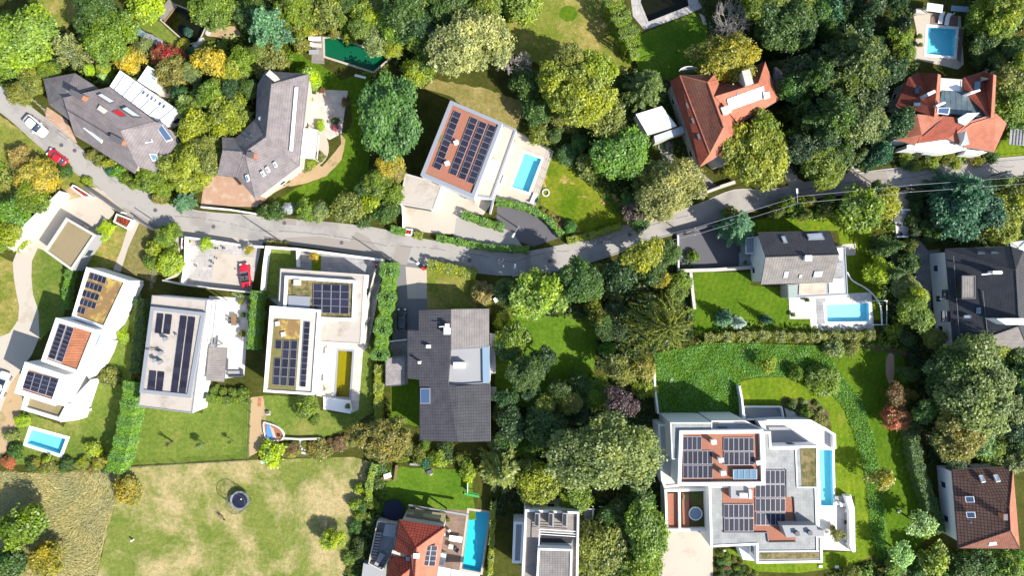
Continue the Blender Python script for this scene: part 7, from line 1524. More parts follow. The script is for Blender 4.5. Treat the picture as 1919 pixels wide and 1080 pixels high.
hedge([(344, 452), (341, 490), (338, 522)], .4, .5, 'lime', 'narrow lime planting strip along the courtyard')
hedge([(1446, 404), (1520, 398), (1590, 398)], .9, 1.0, 'bg', 'bright low hedge on the upper lawn edge of the charcoal gabled house')
hedge([(1840, 345), (1919, 338)], 1.4, 1.6, 'g', 'clipped hedge at the right edge south of the road')
hedge([(566, 318), (590, 304), (606, 288)], 1.0, .6, 'olive', 'low olive planting around the curved terrace')
hedge([(528, 344), (545, 332), (558, 322)], .5, .5, 'g', 'tiny planting strip along the terracotta path')
# ---------------------------------------------------------------- cars
def loft(secs, n=12, e=2.6):
    """body skin through cross-sections (x, half width, z bottom, z top)"""
    mb = MB(); rings = []
    for x, w_, zb, zt in secs:
        rg = []
        for i in range(n):
            a = 2*math.pi*(i+.5)/n; c, s = math.cos(a), math.sin(a)
            rg.append((x, w_*math.copysign(abs(c)**(2/e), c), (zb+zt)/2+(zt-zb)/2*math.copysign(abs(s)**(2/e), s)))
        rings.append(rg)
    for a, b in zip(rings, rings[1:]):
        for i in range(n):
            j = (i+1) % n; mb.face([a[j], a[i], b[i], b[j]])
    mb.face(rings[0]); mb.face(list(reversed(rings[-1]))); return mb
def car(px, py, ang, L, paint, label, open_top=False, name='parked_car', Wd=None):
    c = W(px, py, .7); rt = empty(name, (0, 0, 0), label, 'car'); h = L/2; wd = (Wd or L*.42)/2
    loft([(-h, wd*.62, .34, .72), (-h*.96, wd*.84, .26, .86), (-h*.8, wd*.96, .22, .94), (-h*.4, wd, .2, .96), (h*.25, wd, .2, .94), (h*.55, wd*.98, .22, .88), (h*.85, wd*.9, .26, .76), (h*.97, wd*.7, .32, .64), (h, wd*.5, .38, .56)], 14, 3.2).build('body', MT[paint], rt, True)
    if not open_top:
        loft([(-h*.84, wd*.62, .85, .93), (-h*.6, wd*.78, .85, 1.32), (-h*.3, wd*.8, .85, 1.42), (h*.08, wd*.78, .85, 1.4), (h*.46, wd*.72, .84, .95)], 12, 3).build('windows', MT['carglass'], rt, True)
        loft([(-h*.58, wd*.6, 1.3, 1.37), (-h*.5, wd*.7, 1.3, 1.44), (-h*.2, wd*.73, 1.3, 1.47), (h*.06, wd*.7, 1.3, 1.44), (h*.12, wd*.6, 1.3, 1.39)], 12, 3.4).build('roof', MT[paint], rt, True)
    else:
        m = MB(); m.box((-h*.18, 0), h*.82, wd*1.5, .85, .985); m.build('cabin', MT['black'], rt)
        for s in (-1, 1):
            m = MB(); m.box((-h*.2, s*wd*.4), .5, .5, .95, 1.06); m.box((-h*.36, s*wd*.4), .16, .5, .95, 1.3); m.build('seat', MT['lead'], rt)
        m = MB(); m.face([(h*.3, -wd*.8, .92), (h*.3, wd*.8, .92), (h*.16, wd*.7, 1.3), (h*.16, -wd*.7, 1.3)]); m.build('windscreen', MT['palegl'], rt)
    for sx in (-1, 1):
        for sy in (-1, 1):
            m = MB(); m.tube((sx*h*.62, sy*(wd-.2), .33), (sx*h*.62, sy*(wd+.01), .33), .33, n=16); t = m.build('wheel', MT['tyre'], rt)
            m = MB(); m.tube((sx*h*.62, sy*(wd+.0), .33), (sx*h*.62, sy*(wd+.025), .33), .2, n=10); m.build('rim', MT['rim'], t)
    for sy in (-1, 1):
        m = MB(); m.box((h*.9, sy*wd*.62), .28, .32, .56, .72, sy*-.35); m.build('headlight', MT['lampglass'], rt)
        m = MB(); m.box((-h*.94, sy*wd*.66), .14, .3, .66, .84); m.build('tail_light', MT['redlens'], rt)
        m = MB(); m.box((h*.3, sy*(wd+.1)), .14, .22, .88, 1.02); m.build('mirror', MT[paint], rt)
    rt.location = (c.x, c.y, .05); rt.rotation_euler = (0, 0, R(ang)); return rt
car(66, 236, -41, 4.5, 'carwhite', 'white car driving along the road at the upper left')
car(107, 295, 143, 3.7, 'carred', 'red hatchback parked half on the verge at the upper left')
car(459.5, 516, 97, 4.1, 'carred', 'red open-topped car on the pale paved courtyard', open_top=True)
car(753.5, 600, 91, 3.9, 'carblack', 'black car in the shaded asphalt drive beside the charcoal house')
car(2, 722, 70, 4.6, 'carwhite', 'white car cut by the left edge of the photo on the concrete drive')
# ---------------------------------------------------------------- walls and fences
def wall(px, z, w_, label, mat='white', name='garden_wall', cat='wall', cap=None, z0=0.0):
    pts = [W(x, y, z) for x, y in px]; m0 = sum(pts, Vector())/len(pts); rt = empty(name, (m0.x, m0.y, z0), label, cat)
    a, b = [], []
    for i, p in enumerate(pts):
        d1 = (pts[i]-pts[i-1]).normalized() if i else (pts[1]-pts[0]).normalized(); d2 = (pts[i+1]-pts[i]).normalized() if i < len(pts)-1 else d1
        d = (d1+d2).normalized(); k = 1/max(.5, d.dot(d1)); n = Vector((-d.y, d.x))*w_/2*k; a.append((p.x+n.x, p.y+n.y)); b.append((p.x-n.x, p.y-n.y))
    mb = MB(); mb.prism(a+b[::-1], z0, z-.06); mb.build('wall', MT[mat], rt)
    a2 = [((p[0]-q[0])*.06+p[0], (p[1]-q[1])*.06+p[1]) for p, q in zip(a, b)]; b2 = [((q[0]-p[0])*.06+q[0], (q[1]-p[1])*.06+q[1]) for p, q in zip(a, b)]
    mb = MB(); mb.prism(a2+b2[::-1], z-.06, z); mb.build('coping', MT[cap or mat], rt); return rt
def fence(px, h, label, mat='dmetal', step=2.4, name='wire_fence', wires=3, cat='fence'):
    pts = [W(x, y, 0) for x, y in px]; m0 = sum(pts, Vector())/len(pts); rt = empty(name, (m0.x, m0.y, 0), label, cat); rl = MB()
    for a, b in zip(pts, pts[1:]):
        k = max(1, round((b-a).length/step))
        for i in range(k+(b == pts[-1])):
            p = a.lerp(b, i/k); m = MB(); m.tube(p, p+Vector((0, 0, h)), .04, n=6); m.build('post', MT[mat], rt)
        for j in range(wires):
            zz = Vector((0, 0, h*(j+1)/wires-.03)); rl.tube(a+zz, b+zz, .018, n=4)
    rl.build('rail', MT[mat], rt).name = 'wire'; return rt
wl = empty('retaining_wall', W(60, 415, 0), 'long white wedge-shaped wall along the concrete drive at the left', 'wall')
mb = MB(); mb.prism(PW([(112, 358), (116, 364), (26, 470), (12, 462), (10, 455)], 2.2), 0, 2.14); mb.build('wall', MT['white'], wl)
mb = MB(); mb.prism(inset(PW([(112, 358), (116, 364), (26, 470), (12, 462), (10, 455)], 2.2), -.04), 2.14, 2.2); mb.build('coping', MT['whitep'], wl)
wall([(156, 349), (190, 372), (226, 398)], 1.8, .3, 'dark-topped wall between the road and the concrete drive', 'offwhite', cap='lead')
wall([(250, 406), (276, 424), (296, 437)], 1.3, .22, 'low wall between the sparse lawn and the road', 'offwhite', cap='lead')
wall([(346, 445), (400, 452), (446, 459)], 1.7, .3, 'white wall with a sliding gate between the courtyard and the road', 'white')
wall([(476, 462), (494, 463)], 1.6, .3, 'short white wall piece at the east corner of the courtyard', 'white')
wall([(348, 448), (347, 490), (341, 532)], 1.4, .35, 'white wall along the west side of the courtyard', 'white')
wall([(490, 545), (494, 500), (499, 463), (556, 467), (620, 475), (718, 488)], 1.9, .32, 'white wall bending around the mossy solar house at the road', 'white')
wall([(304, 526), (340, 533), (400, 541), (476, 549), (472, 600), (462, 640)], 1.4, .25, 'pale wall between the courtyard and the long beige-roofed house', 'offwhite')
wall([(305, 527), (330, 515), (345, 504)], 1.2, .2, 'short slanted wall west of the courtyard', 'offwhite')
wall([(556, 470), (557, 500)], 1.5, .2, 'short white wall inside the garden of the mossy solar house', 'white')
wall([(704, 505), (690, 560), (683, 650)], 1.6, .22, 'pale wall behind the ivy hedge at the mossy solar house', 'offwhite')
wall([(1226, 690), (1228, 730), (1234, 776)], 1.8, .28, 'thin white wall on the west edge of the ivy slope', 'white')
wall([(1386, 724), (1391, 750), (1394, 786)], 1.8, .28, 'white wall between the ivy slope and the mown lawn', 'white')
wall([(1271, 508), (1340, 506), (1412, 501)], 1.2, .5, 'pale kerb wall between the dark driveway and the garden lawn', 'offwhite')
wall([(1295, 511), (1298, 545), (1302, 580)], 1.2, .45, 'pale wall on the west side of the garden lawn', 'offwhite')
wall([(1271, 441), (1272, 508)], .8, .22, 'white kerb on the west side of the dark driveway', 'white')
wall([(1268, 440), (1300, 431), (1340, 420)], 1.5, .25, 'wall with a gate between the dark driveway and the road', 'lead')
wall([(1308, 366), (1345, 352), (1378, 341)], .9, .5, 'pale stone wall at the road under the orange-roofed house', 'offwhite')
wall([(935, 340), (928, 362), (918, 400)], 1.8, .28, 'tall pale wall between the beige deck and the dark parking bays', 'white', cap='metal')
wall([(957, 410), (955, 432)], .3, .12, 'thin divider strip across the dark parking bays', 'offwhite') if False else None
wall([(754, 384), (756, 408), (756, 427)], 1.2, .3, 'short white wall at the west side of the beige drive', 'white')
wall([(376, 388), (430, 393), (480, 401)], 1.0, .22, 'low white wall before the terracotta forecourt', 'white')
wall([(710, 760), (714, 780), (716, 800)], 1.0, .25, 'short white wall piece right of the low yellow-green hedge', 'white')
wall([(724, 641), (762, 637)], 1.2, .15, 'thin white wall before the shed by the charcoal house', 'white')
wall([(528, 822), (560, 824), (600, 823)], .6, .3, 'low stone wall under the garden with the playboat', 'offwhite')
wall([(768, 871), (790, 872)], .5, .3, 'grey stone edging at the top of the small back lawn', 'greywall')
wall([(1568, 452), (1620, 560)], .0, .1, '', 'white') if False else None
fence([(238, 876), (330, 869), (466, 862)], 1.2, 'wire fence between the sapling lawn and the big patchy lawn')
fence([(471, 745), (470, 800), (466, 862)], 1.2, 'wire fence on the east side of the sapling lawn')
fence([(300, 470), (294, 505), (288, 540)], 1.2, 'wire fence west of the lime bush strip', 'metal')
fence([(60, 872), (140, 870), (236, 877)], 1.1, 'wire fence above the tall meadow grass')
fence([(100, 225), (85, 205), (68, 190)], 1.0, 'short pale fence at the west end of the long grey house', 'offwhite', 1.2)
fence([(118, 250), (145, 272), (176, 300)], 1.0, 'pale railing between the road and the forecourt of the long grey house', 'offwhite', 1.4)
fence([(210, 318), (240, 334), (262, 350)], .9, 'thin railing at the bend below the long grey house', 'metal', 1.4)
fence([(1660, 660), (1700, 662), (1706, 720)], 1.2, 'dark fence beside the rust maple', 'dmetal')
fence([(968, 248), (1036, 286), (1004, 388)], 1.0, 'glass and steel railing around the beige pool deck', 'metal', 1.6, 'railing', cat='railing')
fence([(1380, 600), (1440, 615)], .0001, '') if False else None
# ---------------------------------------------------------------- poles, lamps and cables
def pole(px, py, h, label, lamp=None, name='utility_pole', mat='bark', cat='pole'):
    p = W(px, py, 0); rt = empty(name, p, label, cat); m = MB(); m.tube(p, p+Vector((0, 0, h)), .11, .07, 10); m.build('shaft', MT[mat], rt)
    if lamp is not None:
        d = Vector((math.cos(R(lamp)), math.sin(R(lamp)), 0)); t = p+Vector((0, 0, h)); m = MB(); m.tube(t-Vector((0, 0, .1)), t+d*1.5+Vector((0, 0, .15)), .04, n=6); m.build('arm', MT['metal'], rt)
        m = MB(); q = t+d*1.75; m.box((q.x, q.y), .75, .26, h+.08, h+.22, R(lamp)); hd = m.build('lamp_head', MT['whitep'], rt)
        m = MB(); m.box((q.x, q.y), .6, .2, h+.06, h+.08, R(lamp)); m.build('lens', MT['lampglass'], hd)
    elif name == 'utility_pole':
        m = MB(); m.box((p.x, p.y), .1, 1.3, h-.5, h-.38, R(80)); m.build('crossarm', MT['bark'], rt)
        for s in (-1, 1): 
            m = MB(); m.tube((p.x, p.y+s*.55, h-.38), (p.x, p.y+s*.55, h-.18), .05, n=6); m.build('insulator', MT['whitep'], rt)
    return p
pole(725, 487, 6.0, 'tall pole at the wall corner whose shadow crosses the road towards the garage', name='street_pole')
pole(521, 449, 6.4, 'tall pole at the road before the ochre hedge, left of the mossy solar house', name='street_pole'); pole(322, 436, 6.4, 'tall pole among the green trees west of the courtyard', name='street_pole')
pole(1858, 329, 4.6, 'pole on the south edge of the road at the far right', name='street_pole')
pole(1464, 388, 6.6, 'white-headed street lamp on the south side of the road above the charcoal gabled house', lamp=95, name='street_lamp', cat='street lamp', mat='metal')
pole(963, 520, 5.0, 'white-headed street lamp on the shaded road in the middle', lamp=85, name='street_lamp', cat='street lamp', mat='metal')
pole(972, 428, 4.0, 'white-headed lamp standing in the dark parking bays', lamp=240, name='street_lamp', cat='street lamp', mat='metal')
UP = [(1283, 440), (1466, 384), (1664, 364), (1905, 346)]
for i, (x, y) in enumerate(UP):
    if i != 1: pole(x, y, 6.8, ('utility pole at the gate of the dark driveway', '', 'utility pole at the roadside between the yellow-green tree and the terrace', 'utility pole at the right edge south of the road')[i])
def cable(off, label):
    rt = None; m = MB(); tops = [W(x, y, 0)+Vector((0, off, 6.5)) for x, y in [(1150, 470)]+UP+[(2150, 320)]]
    for a, b in zip(tops, tops[1:]):
        k = 14
        for i in range(k):
            f = lambda t: a.lerp(b, t)+Vector((0, 0, -1.6*t*(1-t)))
            m.tube(f(i/k), f((i+1)/k), .03, n=4, caps=False)
    o = m.build('power_cable', MT['metal']); tag(o, label, 'cable', 'power cables')
cable(.55, 'upper of the two overhead cables following the road at the right'); cable(-.55, 'lower of the two overhead cables following the road at the right')
# ---------------------------------------------------------------- flower boxes at the gates
def planter(px, z, label, flowers='red', mat='white'):
    p = PW(px, z); c = centroid(p); rt = empty('flower_box', (c[0], c[1], 0), label, 'planter')
    m = MB(); m.ring(p, inset(p, .22), 0, z); m.sides(inset(p, .22), z-.4, z, inward=True); m.build('box', MT[mat], rt)
    m = MB(); m.sheet(inset(p, .23), z-.25); m.build('soil', MT['soil'], rt)
    n = 130; i2 = inset(p, .35); xs = [q[0] for q in i2]; ys = [q[1] for q in i2]; P = []
    while len(P) < n:
        q = (random.uniform(min(xs), max(xs)), random.uniform(min(ys), max(ys)))
        if inside(q, i2): P.append((q[0], q[1], z-.25+random.random()*.5))
    P = np.array(P)-np.array([c[0], c[1], 0]); me = leafmesh('flowers', P, unit(n)+np.array([0, 0, .6]), .12)
    o = bpy.data.objects.new('flowers', me); C.objects.link(o); o.parent = rt; o.color = alb(206, 70, 56) if flowers == 'red' else alb(90, 130, 50)
planter([(136, 346), (142, 348), (175, 369), (158, 371), (132, 352)], .8, 'long triangular white flower box at the road above the concrete drive')
planter([(218, 400), (249, 412), (238, 430), (212, 416)], .7, 'white flower box with red flowers at the entrance of the footpath')
planter([(340, 446), (352, 448), (351, 466), (339, 466)], .9, 'tall narrow white flower box with red flowers left of the courtyard')
planter([(753, 427), (774, 430), (772, 442), (752, 440)], .7, 'small white flower box between the short hedges at the beige drive')
# ---------------------------------------------------------------- garden things
def trampoline(px, py, r, label, cover=False, net=True):
    c = W(px, py, .9 if not cover else .8); rt = empty('trampoline', (c.x, c.y, 0), label, 'trampoline'); x, y = c.x, c.y
    m = MB(); m.lathe((x, y, .85), [(r*.8, .0), (r*.8, .03), (0, .03)], 32); m.build('mat', MT['navy'], rt)
    m = MB(); m.lathe((x, y, .85), [(r, -.04), (r, .05), (r*.8, .05), (r*.8, -.01)], 32); m.build('pad', MT['navy' if cover else 'blue' if False else 'dmetal' if net is None else 'metal'], rt) if not cover else m.build('pad', MT['navy'], rt)
    for i in range(6):
        a = i*math.pi/3; p = Vector((x+math.cos(a)*r, y+math.sin(a)*r, 0)); m = MB(); m.tube(p, p+Vector((0, 0, .86)), .04, n=6); m.build('leg', MT['dmetal'], rt)
        if net: 
            m = MB(); m.tube(p+Vector((0, 0, .86)), p+Vector((0, 0, 2.7)), .035, n=6); m.build('net_pole', MT['navy'], rt)
    if net:
        m = MB(); 
        for i in range(32):
            a, b = i*math.pi/16, (i+1)*math.pi/16
            m.tube((x+math.cos(a)*r, y+math.sin(a)*r, 2.7), (x+math.cos(b)*r, y+math.sin(b)*r, 2.7), .04, n=5, caps=False)
        nt_ = m.build('net_ring', MT['dmetal'], rt)
        m = MB()
        for i in range(72):
            a = i*math.pi/36; b = a+.18
            for (s, t) in ((a, b), (b, a)): m.tube((x+math.cos(s)*r, y+math.sin(s)*r, .9), (x+math.cos(t)*r, y+math.sin(t)*r, 2.7), .007, n=3, caps=False)
        m.build('net', MT['mesh_net'], rt)
    return rt
trampoline(449, 939, 1.6, 'round trampoline with a safety net on the big patchy lawn')
p = W(451, 936, .9); 
for (x, y, rr, lb) in ((452, 936, .13, 'small white ball on the netted trampoline'), (445, 951, .16, 'cream ball beside the foot of the netted trampoline')):
    q = W(x, y, .95); m = MB(); m.lathe((q.x, q.y, .9 if rr < .15 else 0.02), [(0, 0), (rr*.7, rr*.3), (rr, rr), (rr*.7, rr*1.7), (0, 2*rr)], 10); tag(m.build('ball', MT['whitep'], None, True), lb, 'ball')
trampoline(738, 957, 1.75, 'dark covered trampoline in the shade beside the red hipped house', cover=True, net=False)
def bits(name, label, cat, parts, loc=None):
    c = parts[0][2]; o0 = W(c[0], c[1], 0); rt = empty(name, o0, label, cat)
    for nm, mt, (x, y), sx, sy, z0, z1, rot in parts:
        q = W(x, y, z1); m = MB(); m.box((q.x, q.y), sx, sy, z0, z1, R(rot)); m.build(nm, MT[mt], rt)
    return rt
bits('seesaw', 'pale mint seesaw at the top of the big patchy lawn', 'seesaw', [('board', 'mint', (502, 867), 2.3, .3, .6, .68, 5), ('stand', 'dmetal', (500, 869), .3, .5, 0, .6, 5), ('seat', 'mint', (491, 867), .35, .4, .68, .74, 5), ('seat', 'mint', (514, 866), .35, .4, .68, .74, 5)])
bits('toy_wheelbarrow', 'small wooden garden cart lying on the big patchy lawn below the trampoline', 'garden cart', [('tray', 'wood', (413, 969), .9, .4, .2, .42, -42), ('handle', 'dmetal', (407, 963), 1.1, .06, .5, .56, -42), ('handle', 'dmetal', (410, 961), 1.1, .06, .5, .56, -42), ('wheel', 'black', (419, 975), .3, .12, 0, .36, -42)])
bits('marker_post', 'small white post on the big patchy lawn near the meadow', 'post', [('post', 'whitep', (246, 1015), .22, .22, 0, .7, 20), ('foot', 'greywall', (246, 1015), .4, .4, 0, .06, 20)])
bits('watering_post', 'white garden ball lamp on the lawn left of the thick green hedge', 'garden lamp', [('foot', 'dmetal', (168, 769), .3, .3, 0, .2, 0), ('lamp', 'whitep', (167, 769), .4, .4, .2, .65, 20)])
bits('barbecue', 'grey garden fire bowl on the lawn beside the sandy strip and playboat', 'fire bowl', [('bowl', 'lead', (501, 774), .5, .5, .1, .4, 20), ('base', 'offwhite', (502, 775), .75, .75, 0, .1, 0)])
# playboat beside the garden
bt = empty('play_boat', W(512, 808, 0), 'painted blue, white and orange boat-shaped sandpit beside the garden lawn', 'boat')
o = PW(smoothpoly([(493, 793), (500, 793), (520, 800), (531, 812), (531, 824), (520, 827), (500, 825), (494, 810)], 4), .5)
m = MB(); m.ring(o, inset(o, .14), 0, .5); m.build('hull', MT['whitep'], bt); m = MB(); m.sheet(inset(o, .15), .3); m.build('floor', MT['brown'], bt)
m = MB(); m.prism(PW([(500, 796), (505, 797), (513, 824), (501, 823), (499, 808)], .36), .3, .36); m.build('blue_panel', MT['blue'], bt)
m = MB(); m.prism(PW([(505, 798), (512, 803), (517, 822), (513, 823)], .4), .3, .4); m.build('bench', MT['deck_pale'], bt)
m = MB(); q = W(522, 816, .4); m.lathe((q.x, q.y, .3), [(.26, 0), (.26, .14), (.14, .14), (.14, 0)], 16); m.build('tyre', MT['black'], bt)
for i, (x, y) in enumerate(((566, 826), (567, 831), (568, 837), (569, 843), (570, 850))):
    q = W(x, y, .1); m = MB(); m.box((q.x, q.y), .95, .38, 0, .1+.0*i, R(random.uniform(-12, 12))); tag(m.build('stepping_stone', MT['offwhite']), 'pale stepping stone in the short flight between the garden and the big lawn', 'stepping stone', 'stepping stones')
for i, (x, y) in enumerate(((487, 748), (487, 752), (486, 757), (486, 761))):
    q = W(x, y, .08); m = MB(); m.box((q.x, q.y), .5, .3, 0, .08, R(-10)); tag(m.build('stepping_stone', MT['brick']), 'reddish stepping stone in the sandy strip left of the garden lawn', 'stepping stone', 'reddish stepping stones')
# furniture
def table(px, py, L, w_, rot, label, mat='deck_grey', h=.74, leg='dmetal'):
    c = W(px, py, h); rt = empty('table', (c.x, c.y, 0), label, 'table'); m = MB(); m.box((c.x, c.y), L, w_, h-.05, h, R(rot)); m.build('table_top', MT[mat], rt)
    for sx in (-1, 1):
        for sy in (-1, 1):
            d = Vector((sx*(L/2-.1), sy*(w_/2-.1))); d.rotate(Matrix.Rotation(R(rot), 2)); m = MB(); m.box((c.x+d.x, c.y+d.y), .07, .07, 0, h-.05, R(rot)); m.build('leg', MT[leg], rt)
def chair(px, py, rot, label, mat='dmetal', s=.48):
    c = W(px, py, .5); rt = empty('chair', (c.x, c.y, 0), label, 'chair'); m = MB(); m.box((c.x, c.y), s, s, .42, .47, R(rot)); m.build('seat', MT[mat], rt)
    d = Vector((-s/2, 0)); d.rotate(Matrix.Rotation(R(rot), 2)); m = MB(); m.box((c.x+d.x, c.y+d.y), .05, s, .47, .9, R(rot)); m.build('backrest', MT[mat], rt)
    for sx in (-1, 1):
        for sy in (-1, 1):
            d = Vector((sx*s*.42, sy*s*.42)); d.rotate(Matrix.Rotation(R(rot), 2)); m = MB(); m.box((c.x+d.x, c.y+d.y), .04, .04, 0, .42, R(rot)); m.build('leg', MT[mat], rt)
def lounger(px, py, rot, label, mat='canvas'):
    c = W(px, py, .45); rt = empty('sun_lounger', (0, 0, 0), label, 'sun lounger')
    m = MB(); m.box((.3, 0), 1.3, .7, .28, .36); m.build('mattress', MT[mat], rt)
    m = MB(); m.face([(-.35, -.35, .34), (-.35, .35, .34), (-.95, .35, .75), (-.95, -.35, .75)][::-1]); m.face([(-.35, -.35, .28), (-.35, .35, .28), (-.95, .35, .69), (-.95, -.35, .69)]); m.build('backrest', MT[mat], rt)
    for x in (-.5, .8):
        for y in (-.28, .28): m = MB(); m.box((x, y), .05, .05, 0, .28); m.build('leg', MT['metal'], rt)
    rt.location = (c.x, c.y, .03); rt.rotation_euler = (0, 0, R(rot))
lounger(1764, 33, -100, 'white sun lounger, left one of the pair by the square pool'); lounger(1776, 36, -100, 'white sun lounger, right one of the pair by the square pool')
lounger(590, 72, 0, 'white lounger at the upper end of the grey deck by the green pool'); lounger(592, 84, -5, 'grey-white lounger, lower one on the deck by the green pool', 'offwhite')
table(1681, 411, 1.1, 1.0, 0, 'dark square table on the white furniture terrace', 'dmetal'); chair(1686, 421, 90, 'dark chair below the dark square table on the furniture terrace')
for i, (x, y) in enumerate(((1702, 405), (1705, 410), (1703, 419), (1706, 425))): chair(x, y, 180, ('topmost dark chair in the row along the terrace rail', 'second dark chair in the row along the terrace rail', 'third dark chair in the row along the terrace rail', 'lowest dark chair in the row along the terrace rail')[i])
table(1709, 414, .6, 3.0, 0, 'long narrow brown table along the rail of the furniture terrace', 'brown'); table(1708, 439, .8, .6, 0, 'small shaded table at the bottom of the furniture terrace', 'black')
bits('shade_chair', 'black folded chair in the shaded corner of the furniture terrace', 'chair', [('seat', 'black', (1688, 439), .6, .5, .4, .48, 40), ('backrest', 'black', (1686, 441), .1, .5, .48, .9, 40)])
fr = empty('furniture_terrace', W(1696, 417, 0), 'raised white terrace with a pale parapet, full of chairs, south of the road', 'terrace')
m = MB(); o = PW([(1676, 396), (1714, 394), (1720, 443), (1680, 444)], .3); m.prism(o, 0, .3); m.build('slab', MT['white_slab'], fr)
for a_, b_ in (((1689, 393), (1726, 393)), ((1713, 396), (1716, 440)), ((1681, 444), (1720, 443)), ((1719, 397), (1720, 443)), ((1728, 380), (1722, 395))): beam(fr, 'parapet', a_, b_, 1.0, .22, 1.0, 'white')
for x, y in ((1692, 397),): bits('fire_bowl', 'white round bowl at the top of the furniture terrace', 'bowl', [('bowl', 'whitep', (x, y), .5, .5, .3, .6, 30), ('base', 'greywall', (x, y), .3, .3, 0.31, .35, 0)])
table(868, 1040, 1.9, .7, -5, 'white dining table on the wooden deck by the teal pool', 'whitep') if False else None
table(854, 1011, 2.2, .95, -8, 'long white table on the wooden deck by the teal pool', 'canvas'); table(845, 1026, .8, .8, -8, 'small cream table on the wooden deck, below the long white one', 'offwhite')
chair(855, 1032, 150, 'dark round chair next to the small cream table', 'dmetal', .7); chair(842, 996, -60, 'white chair above the long white table on the deck', 'whitep', .4); chair(832, 1003, 0, 'white chair beside the house wall on the wooden deck', 'whitep', .4)
bits('grill_cabinet', 'white framed cabinet at the house wall on the wooden deck', 'cabinet', [('frame', 'whitep', (829, 1050), 1.0, 2.0, 0, .9, -8), ('top', 'palegl', (829, 1050), .8, 1.7, .9, .93, -8)])
bits('garden_sofa', 'grey garden sofa on the terrace of the long beige-roofed house', 'sofa', [('base', 'greywall', (440, 700), 2.4, .8, 0, .4, 0), ('backrest', 'dmetal', (441, 706), 2.4, .3, 0, .75, 0), ('armrest', 'dmetal', (452, 699), .3, .9, .0, .6, 0)])
bits('low_bench', 'dark bench in front of the grey awning on the white terrace', 'bench', [('seat', 'lead', (425, 684), .35, 1.9, .3, .42, -4), ('leg', 'dmetal', (425, 678), .3, .1, 0, .3, 0), ('leg', 'dmetal', (425, 690), .3, .1, 0, .3, 0)])
for i, (x, y, mt, lb) in enumerate(((1586, 980, 'black', 'black and white stool at the curved bench of the white villa terrace'), (1587, 958, 'whitep', 'white chair near the bench of the white villa terrace'), (1570, 944, 'whitep', 'white chair at the pool end of the white villa terrace'))): chair(x, y, 180, lb, mt, .6)
table(1580, 947, .9, .6, 0, 'small white table at the pool end of the white villa terrace', 'whitep')
bits('goal', 'white framed green football goal on the small back lawn', 'goal', [('base', 'greenp', (884, 929), 2.6, .35, 0, .3, -12), ('post', 'whitep', (876, 916), .08, 1.6, 0, 1.2, 0), ('crossbar', 'greenp', (884, 925), 2.6, .1, .9, 1.0, -12)])
bits('rock_pile', 'dark garden stone at the top of the small back lawn', 'stone', [('stone', 'lead', (805, 886), .9, .7, 0, .5, 20), ('stone', 'offwhite', (808, 889), .5, .4, 0, .4, 50)])
for i, (x, y, lb) in enumerate(((1538, 1063, 'left one of two white garden lights south of the white villa'), (1569, 1064, 'right one of two white garden lights south of the white villa'), (1358, 1034, 'beige garden light box at the corner of the villa drive'), (1686, 960, 'pale stone at the foot of a young tree on the lower right lawn'))):
    bits('garden_light', lb, 'garden light', [('box', 'offwhite' if i > 1 else 'whitep', (x, y), .55, .4, 0, .25, 0), ('lens', 'lampglass', (x, y), .3, .2, .25, .28, 0)])
bits('waste_bin', 'red round-lidded bin beside the clipped hedge at the asphalt drive', 'bin', [('body', 'red', (794, 503), .55, .55, 0, .85, 15), ('lid', 'red', (794, 503), .62, .62, .85, .95, 40), ('rim', 'whitep', (795, 497), .5, .2, 0, .7, 0)])
bits('letterbox_post', 'white letterbox post at the roadside entrance of the asphalt drive', 'letterbox', [('post', 'whitep', (783, 494), .25, .25, 0, 1.2, 40), ('box', 'whitep', (783, 494), .5, .32, 1.2, 1.4, 40)])
bits('bicycle', 'small red and white child bicycle by the entrance of the mossy solar house', 'bicycle', [('frame', 'red', (704, 495), .12, .9, .3, .5, 0), ('wheel', 'tyre', (704, 500), .07, .5, 0, .5, 0), ('wheel', 'tyre', (704, 489), .07, .5, 0, .5, 0), ('handlebar', 'whitep', (704, 489), .5, .08, .6, .66, 0)])
bits('garden_arch', 'white arched pipe frame beside the rectangular garden pool', 'frame', [('beam', 'whitep', (1648, 564), 2.8, .12, .5, .6, 0), ('beam', 'whitep', (1650, 609), 2.8, .12, .5, .6, 0), ('beam', 'whitep', (1662, 587), .12, 4.1, .5, .6, 0)])
m = MB(); ap = [W(x, y, .5) for x, y in smoothpoly([(1587, 510), (1598, 526), (1622, 540), (1640, 556), (1650, 575), (1653, 610)], 5, False)]
for a_, b_ in zip(ap, ap[1:]): m.tube(a_, b_, .14, n=6)
tag(m.build('cable_channel', MT['whitep'], None, True), 'curving white pipe running from the gabled house annex round the garden pool', 'pipe')
bits('garden_gate', 'dark sliding gate leaf in the courtyard wall at the road', 'gate', [('leaf', 'dmetal', (428, 457), 3.4, .1, .1, 1.6, -7), ('rail', 'metal', (428, 457), 3.6, .14, 1.6, 1.66, -7)])
bits('driveway_gate', 'dark barred gate of the dark driveway at the road', 'gate', [('leaf', 'dmetal', (1312, 429), 4.4, .1, .1, 1.2, 16), ('rail', 'metal', (1312, 429), 4.6, .14, 1.2, 1.26, 16)])
bits('garden_gate', 'black metal gate below the orange-roofed house at the road', 'gate', [('leaf', 'dmetal', (1325, 357), 4.6, .1, .1, 1.4, 20), ('rail', 'lead', (1325, 357), 4.7, .14, 1.4, 1.46, 20)])
bits('stone_steps', 'dark stepped stones between the road and the long grey house', 'steps', [('step', 'soil', (296, 368), 1.2, .5, 0, .3, -28), ('step', 'soil', (290, 362), 1.2, .5, 0, .5, -28)])
